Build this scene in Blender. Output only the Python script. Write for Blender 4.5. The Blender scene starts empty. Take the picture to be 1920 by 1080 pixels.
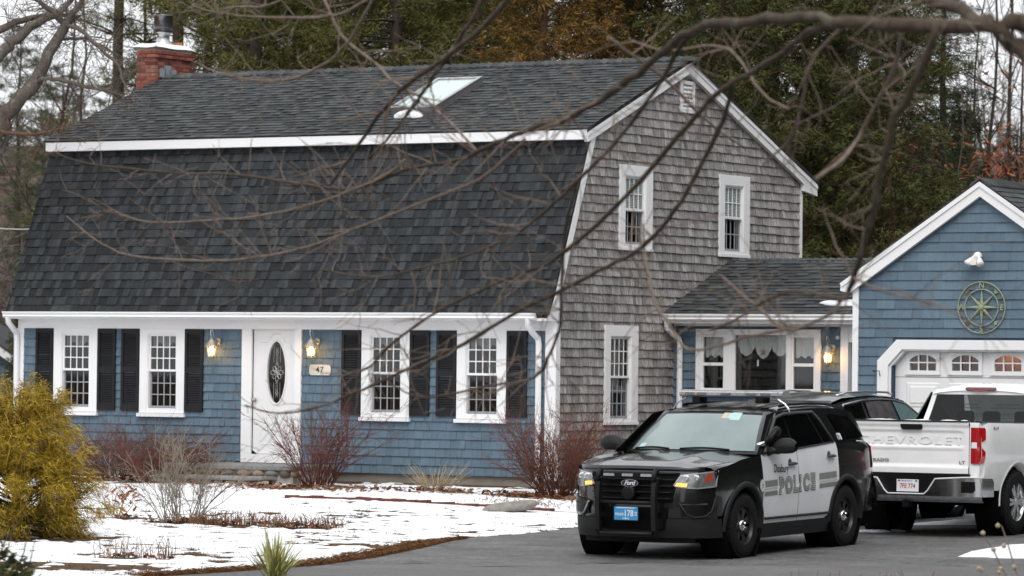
import bpy, bmesh, math, random
import numpy as np
from mathutils import Vector, Matrix
R = math.radians
scn = bpy.context.scene
col = scn.collection
random.seed(7)

# ------------------------------------------------------------------ camera, world, sun, exposure
cam_d = bpy.data.cameras.new('camera')
cam = bpy.data.objects.new('camera', cam_d); col.objects.link(cam); scn.camera = cam
cam_d.sensor_width = 36.0; cam_d.lens = 7535.7 / 1920 * 36.0
cam_d.clip_start = 0.5; cam_d.clip_end = 3000
CPOS = Vector((31.510, -53.300, 1.773)); yaw, pitch, roll = 0.54495, 0.020834, 0.011779
d_ = Vector((-math.sin(yaw) * math.cos(pitch), math.cos(yaw) * math.cos(pitch), math.sin(pitch)))
r_ = Vector((math.cos(yaw), math.sin(yaw), 0)); u_ = r_.cross(d_)
r2 = math.cos(roll) * r_ + math.sin(roll) * u_; u2 = -math.sin(roll) * r_ + math.cos(roll) * u_
cam.matrix_world = Matrix(((r2.x, u2.x, -d_.x, CPOS.x), (r2.y, u2.y, -d_.y, CPOS.y), (r2.z, u2.z, -d_.z, CPOS.z), (0, 0, 0, 1)))
cam_d.dof.use_dof = True; cam_d.dof.focus_distance = 54.0; cam_d.dof.aperture_fstop = 3.4

SUN_EL, SUN_AZ = R(50), R(150)          # overcast: broad, weak sun from behind the camera
world = bpy.data.worlds.new('World'); scn.world = world; world.use_nodes = True
wn = world.node_tree; wn.nodes.clear()
sky = wn.nodes.new('ShaderNodeTexSky'); sky.sky_type = 'NISHITA'; sky.sun_disc = False
sky.sun_elevation = SUN_EL; sky.sun_rotation = SUN_AZ; sky.air_density = 1.0; sky.dust_density = 6.0; sky.ozone_density = 1.0
hs = wn.nodes.new('ShaderNodeHueSaturation'); hs.inputs['Saturation'].default_value = 0.22; hs.inputs['Value'].default_value = 1.0
mxw = wn.nodes.new('ShaderNodeMix'); mxw.data_type = 'RGBA'; mxw.inputs[0].default_value = 0.8; mxw.inputs[7].default_value = (6.85, 6.98, 7.2, 1)   # thick even cloud over the clear sky
bg = wn.nodes.new('ShaderNodeBackground'); bg.inputs['Strength'].default_value = 0.13
wo = wn.nodes.new('ShaderNodeOutputWorld')
wn.links.new(sky.outputs[0], hs.inputs['Color']); wn.links.new(hs.outputs[0], mxw.inputs[6]); wn.links.new(mxw.outputs[2], bg.inputs[0]); wn.links.new(bg.outputs[0], wo.inputs[0])
sd = bpy.data.lights.new('sun', 'SUN'); sd.energy = 0.9; sd.angle = R(30); sd.color = (1, 0.97, 0.93)
sun = bpy.data.objects.new('sun', sd); col.objects.link(sun)
sv = Vector((math.sin(SUN_AZ) * math.cos(SUN_EL), math.cos(SUN_AZ) * math.cos(SUN_EL), math.sin(SUN_EL)))
sun.rotation_euler = sv.to_track_quat('Z', 'Y').to_euler()
vs = scn.view_settings; vs.view_transform = 'Standard'; vs.look = 'None'; vs.gamma = 1.0; vs.use_curve_mapping = False
vs.exposure = 0.52
scn.cycles.max_bounces = 6; scn.cycles.diffuse_bounces = 3; scn.cycles.glossy_bounces = 3
scn.cycles.transmission_bounces = 4; scn.cycles.transparent_max_bounces = 8
scn.cycles.use_denoising = True

# ------------------------------------------------------------------ helpers
class MB:
    def __init__(s): s.v = []; s.f = []; s.m = []; s.cur = 0
    def add(s, vs_, fs):
        o = len(s.v); s.v.extend([tuple(p) for p in vs_])
        for f in fs: s.f.append(tuple(i + o for i in f)); s.m.append(s.cur)
        return s
    def hexa(s, p):          # 8 points: bottom 4 (ccw from above), top 4
        return s.add(p, [(3, 2, 1, 0), (4, 5, 6, 7), (0, 1, 5, 4), (1, 2, 6, 5), (2, 3, 7, 6), (3, 0, 4, 7)])
    def box(s, x0, x1, y0, y1, z0, z1):
        if x0 > x1: x0, x1 = x1, x0
        if y0 > y1: y0, y1 = y1, y0
        if z0 > z1: z0, z1 = z1, z0
        return s.hexa([(x0, y0, z0), (x1, y0, z0), (x1, y1, z0), (x0, y1, z0), (x0, y0, z1), (x1, y0, z1), (x1, y1, z1), (x0, y1, z1)])
    def obox(s, c, ax, ay, az):
        c, ax, ay, az = map(Vector, (c, ax, ay, az))
        return s.hexa([c - ax - ay - az, c + ax - ay - az, c + ax + ay - az, c - ax + ay - az, c - ax - ay + az, c + ax - ay + az, c + ax + ay + az, c - ax + ay + az])
    def prism(s, pts, ext):   # planar polygon extruded by a vector
        n = len(pts); e = Vector(ext); a = [Vector(p) for p in pts]
        return s.add(a + [p + e for p in a], [tuple(range(n - 1, -1, -1)), tuple(range(n, 2 * n))] + [(i, (i + 1) % n, n + (i + 1) % n, n + i) for i in range(n)])
    def grid(s, P, flip=False):   # 2-D list of points
        o = len(s.v); R_ = len(P); C_ = len(P[0])
        for row in P: s.v.extend([tuple(q) for q in row])
        for i in range(R_ - 1):
            for j in range(C_ - 1):
                q = (o + i * C_ + j, o + i * C_ + j + 1, o + (i + 1) * C_ + j + 1, o + (i + 1) * C_ + j)
                s.f.append(q[::-1] if flip else q); s.m.append(s.cur)
        return s
    def tube(s, path, rad, n=6, caps=True):
        path = [Vector(p) for p in path]
        if not hasattr(rad, '__len__'): rad = [rad] * len(path)
        o = len(s.v); up = Vector((0, 0, 1))
        t0 = (path[1] - path[0]).normalized()
        a = t0.cross(up) if abs(t0.z) < 0.95 else t0.cross(Vector((1, 0, 0)))
        a.normalize()
        for i, p in enumerate(path):
            t = (path[min(i + 1, len(path) - 1)] - path[max(i - 1, 0)])
            if t.length < 1e-9: t = t0
            t.normalize(); a = (a - t * a.dot(t))
            if a.length < 1e-6: a = t.orthogonal()
            a.normalize(); b = t.cross(a)
            for k in range(n):
                w = 2 * math.pi * k / n; q = p + (a * math.cos(w) + b * math.sin(w)) * rad[i]; s.v.append((q.x, q.y, q.z))
        for i in range(len(path) - 1):
            for k in range(n):
                k2 = (k + 1) % n; s.f.append((o + i * n + k, o + i * n + k2, o + (i + 1) * n + k2, o + (i + 1) * n + k)); s.m.append(s.cur)
        if caps:
            s.f.append(tuple(o + k for k in range(n - 1, -1, -1))); s.m.append(s.cur)
            e = o + (len(path) - 1) * n; s.f.append(tuple(e + k for k in range(n))); s.m.append(s.cur)
        return s
    def lathe(s, prof, n=24, axis='z', c=(0, 0, 0), caps=False):   # prof: (radius, height)
        o = len(s.v); c = Vector(c)
        for r, h in prof:
            for k in range(n):
                w = 2 * math.pi * k / n; a, b = r * math.cos(w), r * math.sin(w)
                q = {'z': Vector((a, b, h)), 'y': Vector((a, h, b)), 'x': Vector((h, a, b))}[axis] + c
                s.v.append((q.x, q.y, q.z))
        for i in range(len(prof) - 1):
            for k in range(n):
                k2 = (k + 1) % n; s.f.append((o + i * n + k, o + i * n + k2, o + (i + 1) * n + k2, o + (i + 1) * n + k)); s.m.append(s.cur)
        if caps:
            s.f.append(tuple(o + k for k in range(n))); s.m.append(s.cur)
            e = o + (len(prof) - 1) * n; s.f.append(tuple(e + k for k in range(n))); s.m.append(s.cur)
        return s
    def mesh(s, name, mats, smooth=False):
        me = bpy.data.meshes.new(name); me.from_pydata(s.v, [], s.f)
        for m_ in (mats if isinstance(mats, (list, tuple)) else [mats]): me.materials.append(M[m_] if isinstance(m_, str) else m_)
        if any(s.m): me.polygons.foreach_set('material_index', s.m)
        if smooth: me.polygons.foreach_set('use_smooth', [True] * len(s.f))
        me.update(); return me
    def build(s, name, mats, parent=None, smooth=False, bevel=0, fix=False, auto=0):
        me = s.mesh(name, mats, smooth)
        if fix:
            bm = bmesh.new(); bm.from_mesh(me); bmesh.ops.recalc_face_normals(bm, faces=bm.faces); bm.to_mesh(me); bm.free()
        o = bpy.data.objects.new(name, me); col.objects.link(o)
        if parent: o.parent = parent
        if bevel:
            b = o.modifiers.new('bevel', 'BEVEL'); b.width = bevel; b.segments = 2; b.limit_method = 'ANGLE'; b.angle_limit = R(35)
        if auto: shade_auto(o, auto)
        return o
def shade_auto(o, deg):
    me = o.data; me.polygons.foreach_set('use_smooth', [True] * len(me.polygons))
    bm = bmesh.new(); bm.from_mesh(me)
    for e in bm.edges:
        if len(e.link_faces) == 2 and e.calc_face_angle(0) > R(deg): e.smooth = False
    bm.to_mesh(me); bm.free()
def tag(o, label=None, cat=None, group=None, kind=None):
    if label: o['label'] = label
    if cat: o['category'] = cat
    if group: o['group'] = group
    if kind: o['kind'] = kind
    return o
def empty(name, loc=(0, 0, 0), rz=0, label=None, cat=None, group=None):
    o = bpy.data.objects.new(name, None); col.objects.link(o); o.empty_display_size = 0.2
    o.location = loc; o.rotation_euler = (0, 0, rz); return tag(o, label, cat, group)
def link_mesh(name, me, parent=None, loc=None):
    o = bpy.data.objects.new(name, me); col.objects.link(o)
    if parent: o.parent = parent
    if loc is not None: o.location = loc
    return o
def text_mesh(txt, size, extrude=0.003, offset=0.0, shear=0.0, spacing=1.0, sx=1.0, font_res=3):
    """flat lettering as verts (x, y) centred at 0 with faces; returns verts list, faces"""
    cu = bpy.data.curves.new('lettering', 'FONT'); cu.body = txt; cu.size = size; cu.extrude = extrude; cu.offset = offset
    cu.shear = shear; cu.space_character = spacing; cu.align_x = 'CENTER'; cu.align_y = 'CENTER'; cu.resolution_u = font_res
    o = bpy.data.objects.new('lettering', cu); col.objects.link(o)
    dg = bpy.context.evaluated_depsgraph_get(); me = bpy.data.meshes.new_from_object(o.evaluated_get(dg))
    vs_ = [(v.co.x * sx, v.co.y, v.co.z) for v in me.vertices]; fs = [tuple(p.vertices) for p in me.polygons]
    bpy.data.objects.remove(o); bpy.data.curves.remove(cu); bpy.data.meshes.remove(me)
    return vs_, fs
def lerp(a, b, t): return a + (b - a) * t
def interp(x, xs, ys): return float(np.interp(x, xs, ys))
def smooth(t): t = min(max(t, 0.0), 1.0); return t * t * (3 - 2 * t)
def gz(x, y):            # ground height
    A = abs(min(y, 0.0)); lawn = -0.03 * min(A, 12.4) - 0.0155 * max(A - 12.4, 0); dr = -0.18 - 0.0155 * A
    t = smooth((x + 1) / 6.0)
    return max(lawn * (1 - t) + dr * t, -0.62)

# ------------------------------------------------------------------ materials
M = {}
class NT:
    def __init__(s, name):
        s.m = bpy.data.materials.new(name); s.m.use_nodes = True; s.t = s.m.node_tree; s.b = s.t.nodes['Principled BSDF']; M[name] = s.m
    def n(s, typ, **kw):
        nd = s.t.nodes.new('ShaderNode' + typ)
        for k, v in kw.items():
            if k.startswith('_'): setattr(nd, k[1:], v)
            else:
                key = k if k in nd.inputs else k.replace('_', ' ')
                if isinstance(v, bpy.types.NodeSocket): s.t.links.new(v, nd.inputs[key])
                else: nd.inputs[key].default_value = v
        return nd
    def l(s, a, b): s.t.links.new(a, b)
    def math(s, op, a, b=None):
        nd = s.t.nodes.new('ShaderNodeMath'); nd.operation = op
        for i, v in enumerate((a, b)):
            if v is None: continue
            if isinstance(v, bpy.types.NodeSocket): s.l(v, nd.inputs[i])
            else: nd.inputs[i].default_value = v
        return nd.outputs[0]
    def mix(s, fac, a, b, blend='MIX'):
        nd = s.t.nodes.new('ShaderNodeMix'); nd.data_type = 'RGBA'; nd.blend_type = blend
        for i, v in ((0, fac), (6, a), (7, b)):
            if isinstance(v, bpy.types.NodeSocket): s.l(v, nd.inputs[i])
            else: nd.inputs[i].default_value = (v if i == 0 else (*v, 1.0) if len(v) == 3 else v)
        return nd.outputs[2]
    def ramp(s, fac, stops, interp_='LINEAR'):
        nd = s.t.nodes.new('ShaderNodeValToRGB'); nd.color_ramp.interpolation = interp_
        el = nd.color_ramp.elements
        while len(el) < len(stops): el.new(0.5)
        for e, (p, c) in zip(el, stops): e.position = p; e.color = (*c, 1) if len(c) == 3 else c
        s.l(fac, nd.inputs[0]); return nd.outputs[0]
    def pos(s, scale=(1, 1, 1), obj=False):
        c = s.n('TexCoord').outputs['Object'] if obj else s.n('NewGeometry').outputs['Position']
        mp = s.n('Mapping', Vector=c); mp.inputs['Scale'].default_value = scale; return mp.outputs[0]
    def noise(s, vec, scale=5, detail=4, rough=0.6):
        nd = s.n('TexNoise', Vector=vec, Scale=scale, Detail=detail, Roughness=rough); return nd.outputs[0]
    def rnd(s):      # a random number for each piece: by object and by loose island
        a = s.n('ObjectInfo').outputs['Random']; b = s.n('NewGeometry').outputs['Random Per Island']
        return s.math('FRACT', s.math('ADD', a, b))
    def bump(s, h, strength=0.3, dist=0.01):
        nd = s.n('Bump', Height=h, Strength=strength, Distance=dist); s.l(nd.outputs[0], s.b.inputs['Normal'])
    def out(s, color=None, rough=0.6, spec=0.4, metal=0.0):
        if color is not None:
            if isinstance(color, bpy.types.NodeSocket): s.l(color, s.b.inputs['Base Color'])
            else: s.b.inputs['Base Color'].default_value = (*color, 1)
        if isinstance(rough, bpy.types.NodeSocket): s.l(rough, s.b.inputs['Roughness'])
        else: s.b.inputs['Roughness'].default_value = rough
        s.b.inputs['Specular IOR Level'].default_value = spec; s.b.inputs['Metallic'].default_value = metal
        return s.m
def plain(name, c, rough=0.6, spec=0.4, metal=0.0, var=0.06, scale=3.0, coat=0.0):
    t = NT(name); nz = t.noise(t.pos(), scale, 5, 0.65)
    k = t.ramp(nz, [(0.25, (1 - var * 2,) * 3), (0.75, (1 + var * 0.5,) * 3)])
    t.out(t.mix(1.0, c, k, 'MULTIPLY'), rough, spec, metal)
    if coat: t.b.inputs['Coat Weight'].default_value = coat; t.b.inputs['Coat Roughness'].default_value = 0.04
    return t
def emis(name, c, strength):
    t = NT(name); t.b.inputs['Base Color'].default_value = (*c, 1); t.b.inputs['Emission Color'].default_value = (*c, 1); t.b.inputs['Emission Strength'].default_value = strength; return t

def shingle_mat(name, stops, streak, amount, rough=0.85, fine=60, light=None):
    t = NT(name); base = t.ramp(t.rnd(), stops)
    st = t.noise(t.pos(streak), 1.0, 4, 0.7)
    c = t.mix(1.0, base, t.ramp(st, [(0.3, (1 - amount,) * 3), (0.72, (1 + amount * 0.9,) * 3)]), 'MULTIPLY')
    big = t.noise(t.pos(), 0.55, 3, 0.5)
    c = t.mix(1.0, c, t.ramp(big, [(0.3, (0.86, 0.86, 0.87)), (0.7, (1.06, 1.05, 1.04))]), 'MULTIPLY')
    if light:
        s2 = t.noise(t.pos(light[0]), 1.0, 3, 0.75); c = t.mix(t.ramp(s2, [(light[2], (0, 0, 0)), (light[3], (light[4],) * 3)]), c, light[1])
    g = t.noise(t.pos(), fine, 2, 0.6)
    t.bump(g, 0.25, 0.004); t.out(c, rough, 0.25); return t
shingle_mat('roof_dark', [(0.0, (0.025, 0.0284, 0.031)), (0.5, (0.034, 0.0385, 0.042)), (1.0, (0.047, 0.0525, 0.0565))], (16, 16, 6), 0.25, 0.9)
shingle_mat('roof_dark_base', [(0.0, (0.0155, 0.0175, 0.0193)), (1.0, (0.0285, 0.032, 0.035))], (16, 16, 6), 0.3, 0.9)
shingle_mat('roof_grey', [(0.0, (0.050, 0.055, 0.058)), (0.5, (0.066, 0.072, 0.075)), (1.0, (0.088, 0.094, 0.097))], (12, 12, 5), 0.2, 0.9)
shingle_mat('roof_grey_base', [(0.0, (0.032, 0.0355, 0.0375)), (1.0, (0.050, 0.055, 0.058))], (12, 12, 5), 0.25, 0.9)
shingle_mat('cedar', [(0.0, (0.20, 0.187, 0.181)), (0.4, (0.285, 0.268, 0.261)), (0.75, (0.34, 0.323, 0.316)), (1.0, (0.40, 0.384, 0.377))], (34, 34, 1.4), 0.62, 0.9, 70,
            light=((60, 60, 2.4), (0.48, 0.47, 0.47), 0.55, 0.70, 0.8))
shingle_mat('blue_shingle', [(0.0, (0.100, 0.150, 0.197)), (0.5, (0.112, 0.168, 0.218)), (1.0, (0.126, 0.187, 0.240))], (26, 26, 1.5), 0.10, 0.62, 60)
shingle_mat('brick', [(0.0, (0.075, 0.032, 0.030)), (0.15, (0.16, 0.052, 0.040)), (0.5, (0.25, 0.074, 0.052)), (0.85, (0.30, 0.105, 0.072)), (1.0, (0.30, 0.16, 0.125))], (12, 12, 12), 0.2, 0.9)
shingle_mat('fieldstone', [(0.0, (0.10, 0.09, 0.08)), (0.3, (0.22, 0.17, 0.12)), (0.6, (0.30, 0.24, 0.18)), (1.0, (0.16, 0.17, 0.17))], (10, 10, 10), 0.3, 0.85)
plain('white', (0.82, 0.82, 0.825), 0.5, 0.3, var=0.008)
plain('white_door', (0.78, 0.78, 0.785), 0.35, 0.45, var=0.015, scale=1.5)
plain('mortar', (0.50, 0.46, 0.42), 0.9, 0.2)
plain('underlay', (0.035, 0.035, 0.036), 0.9, 0.1)
plain('blue_under', (0.05, 0.08, 0.115), 0.9, 0.1)
plain('cedar_under', (0.05, 0.045, 0.044), 0.9, 0.1)
plain('shutter', (0.011, 0.0112, 0.013), 0.5, 0.3)
plain('foundation', (0.25, 0.23, 0.20), 0.9, 0.2, var=0.12)
plain('grey_sash', (0.33, 0.34, 0.36), 0.6, 0.3)
plain('granite', (0.27, 0.27, 0.265), 0.85, 0.3, var=0.2, scale=14)
plain('metal', (0.55, 0.56, 0.57), 0.35, 0.5, 0.9)
plain('lead', (0.42, 0.47, 0.52), 0.5, 0.5, 0.6, var=0.2, scale=20)
plain('pewter', (0.42, 0.38, 0.33), 0.45, 0.5, 0.6)
plain('black', (0.008, 0.008, 0.009), 0.5, 0.4)
plain('interior', (0.014, 0.014, 0.014), 0.9, 0.1)
plain('curtain', (0.26, 0.26, 0.26), 0.9, 0.1)
plain('curtain_white', (0.62, 0.62, 0.60), 0.9, 0.1)
plain('blind', (0.80, 0.84, 0.81), 0.8, 0.2)
plain('compass_green', (0.38, 0.43, 0.28), 0.7, 0.3, var=0.25, scale=30)
plain('rust', (0.30, 0.13, 0.06), 0.85, 0.2, var=0.3, scale=40)
plain('snow_clump', (0.86, 0.88, 0.92), 0.7, 0.3, var=0.03)
plain('sign_cream', (0.72, 0.68, 0.60), 0.5, 0.3)
plain('skylight_frame', (0.22, 0.21, 0.22), 0.4, 0.4, 0.5)
plain('starfish', (0.42, 0.22, 0.12), 0.8, 0.2)
emis('lamp_glow', (1.0, 0.52, 0.13), 22.0)
def glass_mat(name, tint, refl=0.10, alpha=0.55, rough=0.02):
    """thin pane: partly clear, partly a mirror that grows toward grazing"""
    t = NT(name); nt = t.t; nt.nodes.remove(t.b)
    tr = t.n('BsdfTransparent'); tr.inputs[0].default_value = (*tint, 1)
    gl = t.n('BsdfGlossy'); gl.inputs['Roughness'].default_value = rough; gl.inputs[0].default_value = (1, 1, 1, 1)
    lw = t.n('LayerWeight', Blend=0.5); f = t.math('ADD', t.math('MULTIPLY', t.math('POWER', lw.outputs['Facing'], 5.0), 0.9), refl + 0.03)
    mx = t.n('MixShader'); t.l(f, mx.inputs[0]); t.l(tr.outputs[0], mx.inputs[1]); t.l(gl.outputs[0], mx.inputs[2])
    t.l(mx.outputs[0], nt.nodes['Material Output'].inputs[0]); return t
glass_mat('pane', (0.90, 0.92, 0.92), 0.015)
glass_mat('lantern_glass', (0.95, 0.9, 0.8), 0.02, rough=0.1)
t = NT('skylight_glass'); t.out((0.50, 0.60, 0.58), 0.08, 0.8)
FGP = [[(23.821,-33.434,3.23,0.1031),(23.028,-33.338,3.541,0.0799),(22.506,-33.073,3.703,0.0671),(22.332,-33.179,3.698,0.0584),(21.74,-32.954,3.737,0.0508),(21.157,-32.724,3.806,0.0427),(20.612,-32.47,3.852,0.039),(20.108,-32.192,3.863,0.0366),(19.731,-31.835,3.85,0.0341),(19.349,-31.48,3.764,0.0315),(18.932,-31.144,3.633,0.0288),(18.479,-30.831,3.501,0.0259),(18.078,-30.488,3.437,0.0229),(17.64,-30.167,3.412,0.0197),(16.904,-29.443,3.366,0.0186),(16.417,-29.151,3.27,0.0151),(15.823,-28.925,3.222,0.0135),(15.285,-28.664,3.118,0.0127),(14.805,-28.37,3.126,0.0119),(14.601,-28.495,3.156,0.0109),(13.615,-27.925,3.27,0.0103),(12.987,-27.722,3.298,0.0094),(12.275,-27.57,3.359,0.0085),(11.68,-27.348,3.431,0.0065),(11.187,-27.064,3.533,0.0044)],[(23.821,-33.432,3.118,0.0836),(22.841,-33.331,3.404,0.0745),(22.506,-33.07,3.572,0.0642),(22.312,-33.191,3.712,0.0525),(21.952,-32.828,3.853,0.0448),(21.471,-32.538,3.972,0.0366),(20.707,-31.836,4.206,0.0287)],[(21.157,-32.724,3.806,0.0244),(20.772,-32.371,3.732,0.0218),(20.38,-32.021,3.635,0.0207),(19.934,-31.704,3.528,0.0195),(19.576,-31.334,3.436,0.0182),(19.14,-31.007,3.192,0.0169),(18.596,-30.743,2.833,0.0155),(17.775,-30.065,2.547,0.0143),(17.32,-29.753,2.453,0.0128),(16.808,-29.476,2.335,0.0121),(16.287,-29.204,2.191,0.0113),(15.756,-28.936,1.983,0.0096),(15.317,-28.612,1.788,0.0078),(14.872,-28.295,1.726,0.006)],[(19.883,-31.977,3.856,0.0177),(19.553,-31.59,3.799,0.0165),(19.263,-31.294,3.63,0.015),(18.883,-31.05,3.351,0.0136),(18.473,-30.825,3.097,0.0129),(18.017,-30.511,2.891,0.0123),(17.579,-30.188,2.731,0.0107),(17.071,-29.908,2.599,0.01),(16.49,-29.673,2.498,0.0093),(15.899,-29.445,2.431,0.0076),(15.296,-29.227,2.496,0.0058)],[(19.97,-31.682,3.548,0.0179),(19.77,-31.448,3.351,0.0173),(19.434,-31.176,3.007,0.0167),(19.091,-30.909,2.75,0.0161),(18.747,-30.646,2.583,0.0155),(18.373,-30.402,2.474,0.0149),(17.823,-30.03,2.34,0.0143),(17.258,-29.784,2.164,0.0137),(16.713,-29.525,1.963,0.013),(16.157,-29.273,1.811,0.0123),(15.558,-29.047,1.634,0.0106),(15.016,-28.788,1.502,0.0088),(14.464,-28.536,1.442,0.007),(13.972,-28.251,1.495,0.0051)],[(22.014,-33.138,3.712,0.025),(21.837,-33.005,3.443,0.0238),(21.65,-32.879,3.238,0.0225),(21.5,-32.73,3.005,0.0219),(21.35,-32.58,2.704,0.0214),(21.14,-32.348,2.375,0.0186),(20.94,-32.115,2.225,0.0157),(20.624,-31.839,2.256,0.0143),(20.304,-31.566,2.275,0.013),(19.952,-31.31,2.202,0.0115),(19.651,-31.022,2.114,0.01),(19.317,-30.755,2.05,0.0068)],[(20.94,-32.115,2.231,0.0125),(20.665,-31.811,2.117,0.0111),(20.244,-31.48,2.05,0.013),(19.873,-31.123,2.18,0.01),(19.524,-30.753,2.304,0.0085),(19.186,-30.376,2.417,0.006)],[(21.127,-32.356,2.344,0.0093),(21.303,-32.364,2.266,0.0077),(21.574,-32.433,2.219,0.0061),(21.867,-32.486,2.127,0.0045),(22.038,-32.498,2.052,0.003)],[(20.244,-31.48,2.05,0.0114),(19.802,-31.162,2.006,0.01),(19.441,-30.911,1.947,0.0093),(19.105,-30.647,1.93,0.0086),(18.926,-30.524,2.051,0.0086),(18.671,-30.334,2.262,0.0105),(18.485,-30.101,2.514,0.0106),(18.366,-29.946,2.768,0.0089)],[(15.931,-29.095,3.281,0.0115),(15.582,-28.836,3.184,0.0107),(15.095,-28.661,3.062,0.0098),(14.601,-28.49,2.976,0.009),(14.007,-28.264,2.919,0.0091),(13.474,-28.002,2.914,0.0082),(12.826,-27.81,2.911,0.0073),(12.348,-27.516,2.956,0.0064),(11.901,-27.205,3.05,0.0043)],[(17.388,-29.851,3.356,0.0127),(16.809,-29.495,3.115,0.0121),(16.039,-29.255,2.922,0.0114),(15.261,-28.904,2.758,0.0107),(14.747,-28.628,2.672,0.0099),(14.282,-28.441,2.621,0.01),(13.811,-28.258,2.596,0.0091),(13.228,-28.144,2.606,0.0082),(12.611,-27.934,2.653,0.0073),(12.093,-27.666,2.783,0.0053),(11.587,-27.393,2.99,0.0043)],[(18.203,-30.52,3.064,0.0123),(17.925,-30.212,2.727,0.0124),(17.799,-30.045,2.34,0.0125),(17.697,-29.867,2.109,0.0117),(17.476,-29.645,1.893,0.0109),(17.311,-29.508,1.764,0.0101),(17.046,-29.317,1.707,0.0102),(16.63,-29.1,1.666,0.0094),(15.986,-28.786,1.582,0.0087),(15.605,-28.55,1.616,0.0068),(15.203,-28.329,1.75,0.0049)],[(14.725,-28.456,4.65,0.0119),(14.985,-28.523,4.257,0.0129),(15.297,-28.562,4.047,0.0128),(15.54,-28.645,3.877,0.0127),(15.848,-28.689,3.73,0.0116),(16.119,-28.753,3.546,0.0115),(16.389,-28.819,3.326,0.0096)],[(17.427,-30.321,4.412,0.017),(17.084,-30.17,4.077,0.0163),(16.791,-29.992,3.873,0.0147),(16.605,-29.867,3.743,0.0138),(16.412,-29.747,3.611,0.013),(16.067,-29.485,3.447,0.0113),(15.593,-29.066,3.288,0.0096)],[(17.853,-30.647,4.365,0.0193),(17.304,-30.387,4.034,0.0188),(16.841,-30.195,3.846,0.0182),(16.441,-29.966,3.708,0.0166),(16.102,-29.7,3.566,0.015),(15.604,-29.294,3.315,0.0124),(15.195,-28.953,3.126,0.0097)],[(15.692,-29.036,4.521,0.0115),(15.202,-28.746,4.409,0.0117),(14.738,-28.442,4.403,0.0109),(14.216,-28.174,4.44,0.0101),(13.686,-27.912,4.492,0.0082),(13.184,-27.633,4.567,0.0063),(12.748,-27.315,4.66,0.0042)],[(15.676,-29.047,4.559,0.0125),(15.202,-28.741,4.194,0.0117),(14.738,-28.433,4.033,0.0119),(14.181,-28.184,3.958,0.0101),(13.545,-27.986,4.038,0.0072),(13.135,-27.77,4.156,0.0052)],[(19.718,-30.069,3.045,0.0138),(19.868,-29.981,3.178,0.0173),(19.984,-29.916,3.376,0.0121),(20.292,-30.318,3.55,0.0102),(20.597,-30.722,3.715,0.0116),(21.497,-32.518,3.804,0.0122)],[(21.173,-32.481,3.837,0.0123),(20.887,-32.184,3.758,0.011),(20.595,-31.891,3.641,0.0111),(20.369,-31.555,3.419,0.0097),(20.121,-31.232,3.231,0.0082),(19.795,-30.959,3.086,0.0067)],[(18.07,-29.922,4.027,0.0125),(18.011,-29.488,3.935,0.0127),(17.921,-28.837,3.818,0.0111),(17.937,-28.237,3.555,0.0095),(17.929,-27.653,3.398,0.0058)],[(14.32,-28.117,4.655,0.0081),(13.941,-27.993,4.558,0.0082),(13.581,-27.978,4.557,0.0072),(13.23,-27.838,4.515,0.0052)],[(19.8,-30.614,3.458,0.0085),(19.609,-30.615,3.565,0.0085),(19.37,-30.533,3.817,0.0086),(19.143,-30.438,3.899,0.0078),(18.698,-30.24,3.894,0.007),(18.291,-30.021,3.994,0.0053)]]
BGP = [[(-11.609,-2.251,2.15,0.2627),(-10.784,-1.798,4.087,0.2277),(-10.184,-1.464,5.278,0.1752),(-9.884,-1.293,5.746,0.1445),(-9.487,-1.066,6.321,0.1139),(-9.179,-0.894,6.885,0.0963),(-8.991,-0.791,7.352,0.0788),(-8.886,-0.731,7.493,0.0613),(-8.699,-0.626,7.837,0.0438),(-8.459,-0.492,8.322,0.0307)],[(-8.991,-0.793,7.422,0.0482),(-9.008,-1.159,7.611,0.0436),(-9.123,-1.466,7.79,0.0348)],[(-8.991,-0.791,7.352,0.035),(-8.719,-0.86,7.337,0.0349),(-8.411,-0.903,7.175,0.0326),(-8.067,-0.922,6.901,0.0304),(-7.799,-0.871,6.679,0.026),(-7.68,-0.909,6.43,0.0216),(-7.539,-0.936,6.226,0.013)],[(-9.044,-0.818,7.141,0.0263),(-8.957,-0.532,7.169,0.0264),(-8.875,-0.249,7.17,0.022),(-8.687,0.221,6.979,0.0155)],[(-9.389,-1.009,6.409,0.035),(-9.138,-1.093,6.476,0.0349),(-8.761,-1.098,6.439,0.0348),(-8.455,-1.026,6.348,0.0304),(-8.104,-0.93,6.293,0.0239),(-7.74,-0.823,6.186,0.0152)],[(-10.558,-1.71,6.104,0.1314),(-10.071,-1.084,6.881,0.0968),(-9.923,-0.884,7.182,0.0837),(-9.632,-0.482,7.522,0.0663),(-9.543,-0.197,7.64,0.0488),(-9.445,0.088,7.972,0.0356)],[(-10.482,-1.686,6.981,0.0963),(-10.134,-1.015,7.329,0.0661),(-9.942,-0.669,7.492,0.053),(-9.649,-0.261,7.612,0.0355),(-9.369,0.143,7.617,0.0222)],[(-10.016,-1.957,5.684,0.0391),(-9.57,-1.684,5.585,0.0348),(-9.236,-1.481,5.555,0.0304),(-8.953,-1.31,5.577,0.0261),(-8.686,-1.15,5.658,0.013)],[(-10.559,-1.681,4.879,0.0788),(-10.034,-1.37,5.148,0.0525),(-9.809,-1.24,5.414,0.0438),(-9.794,-1.238,5.721,0.035)]]
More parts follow.
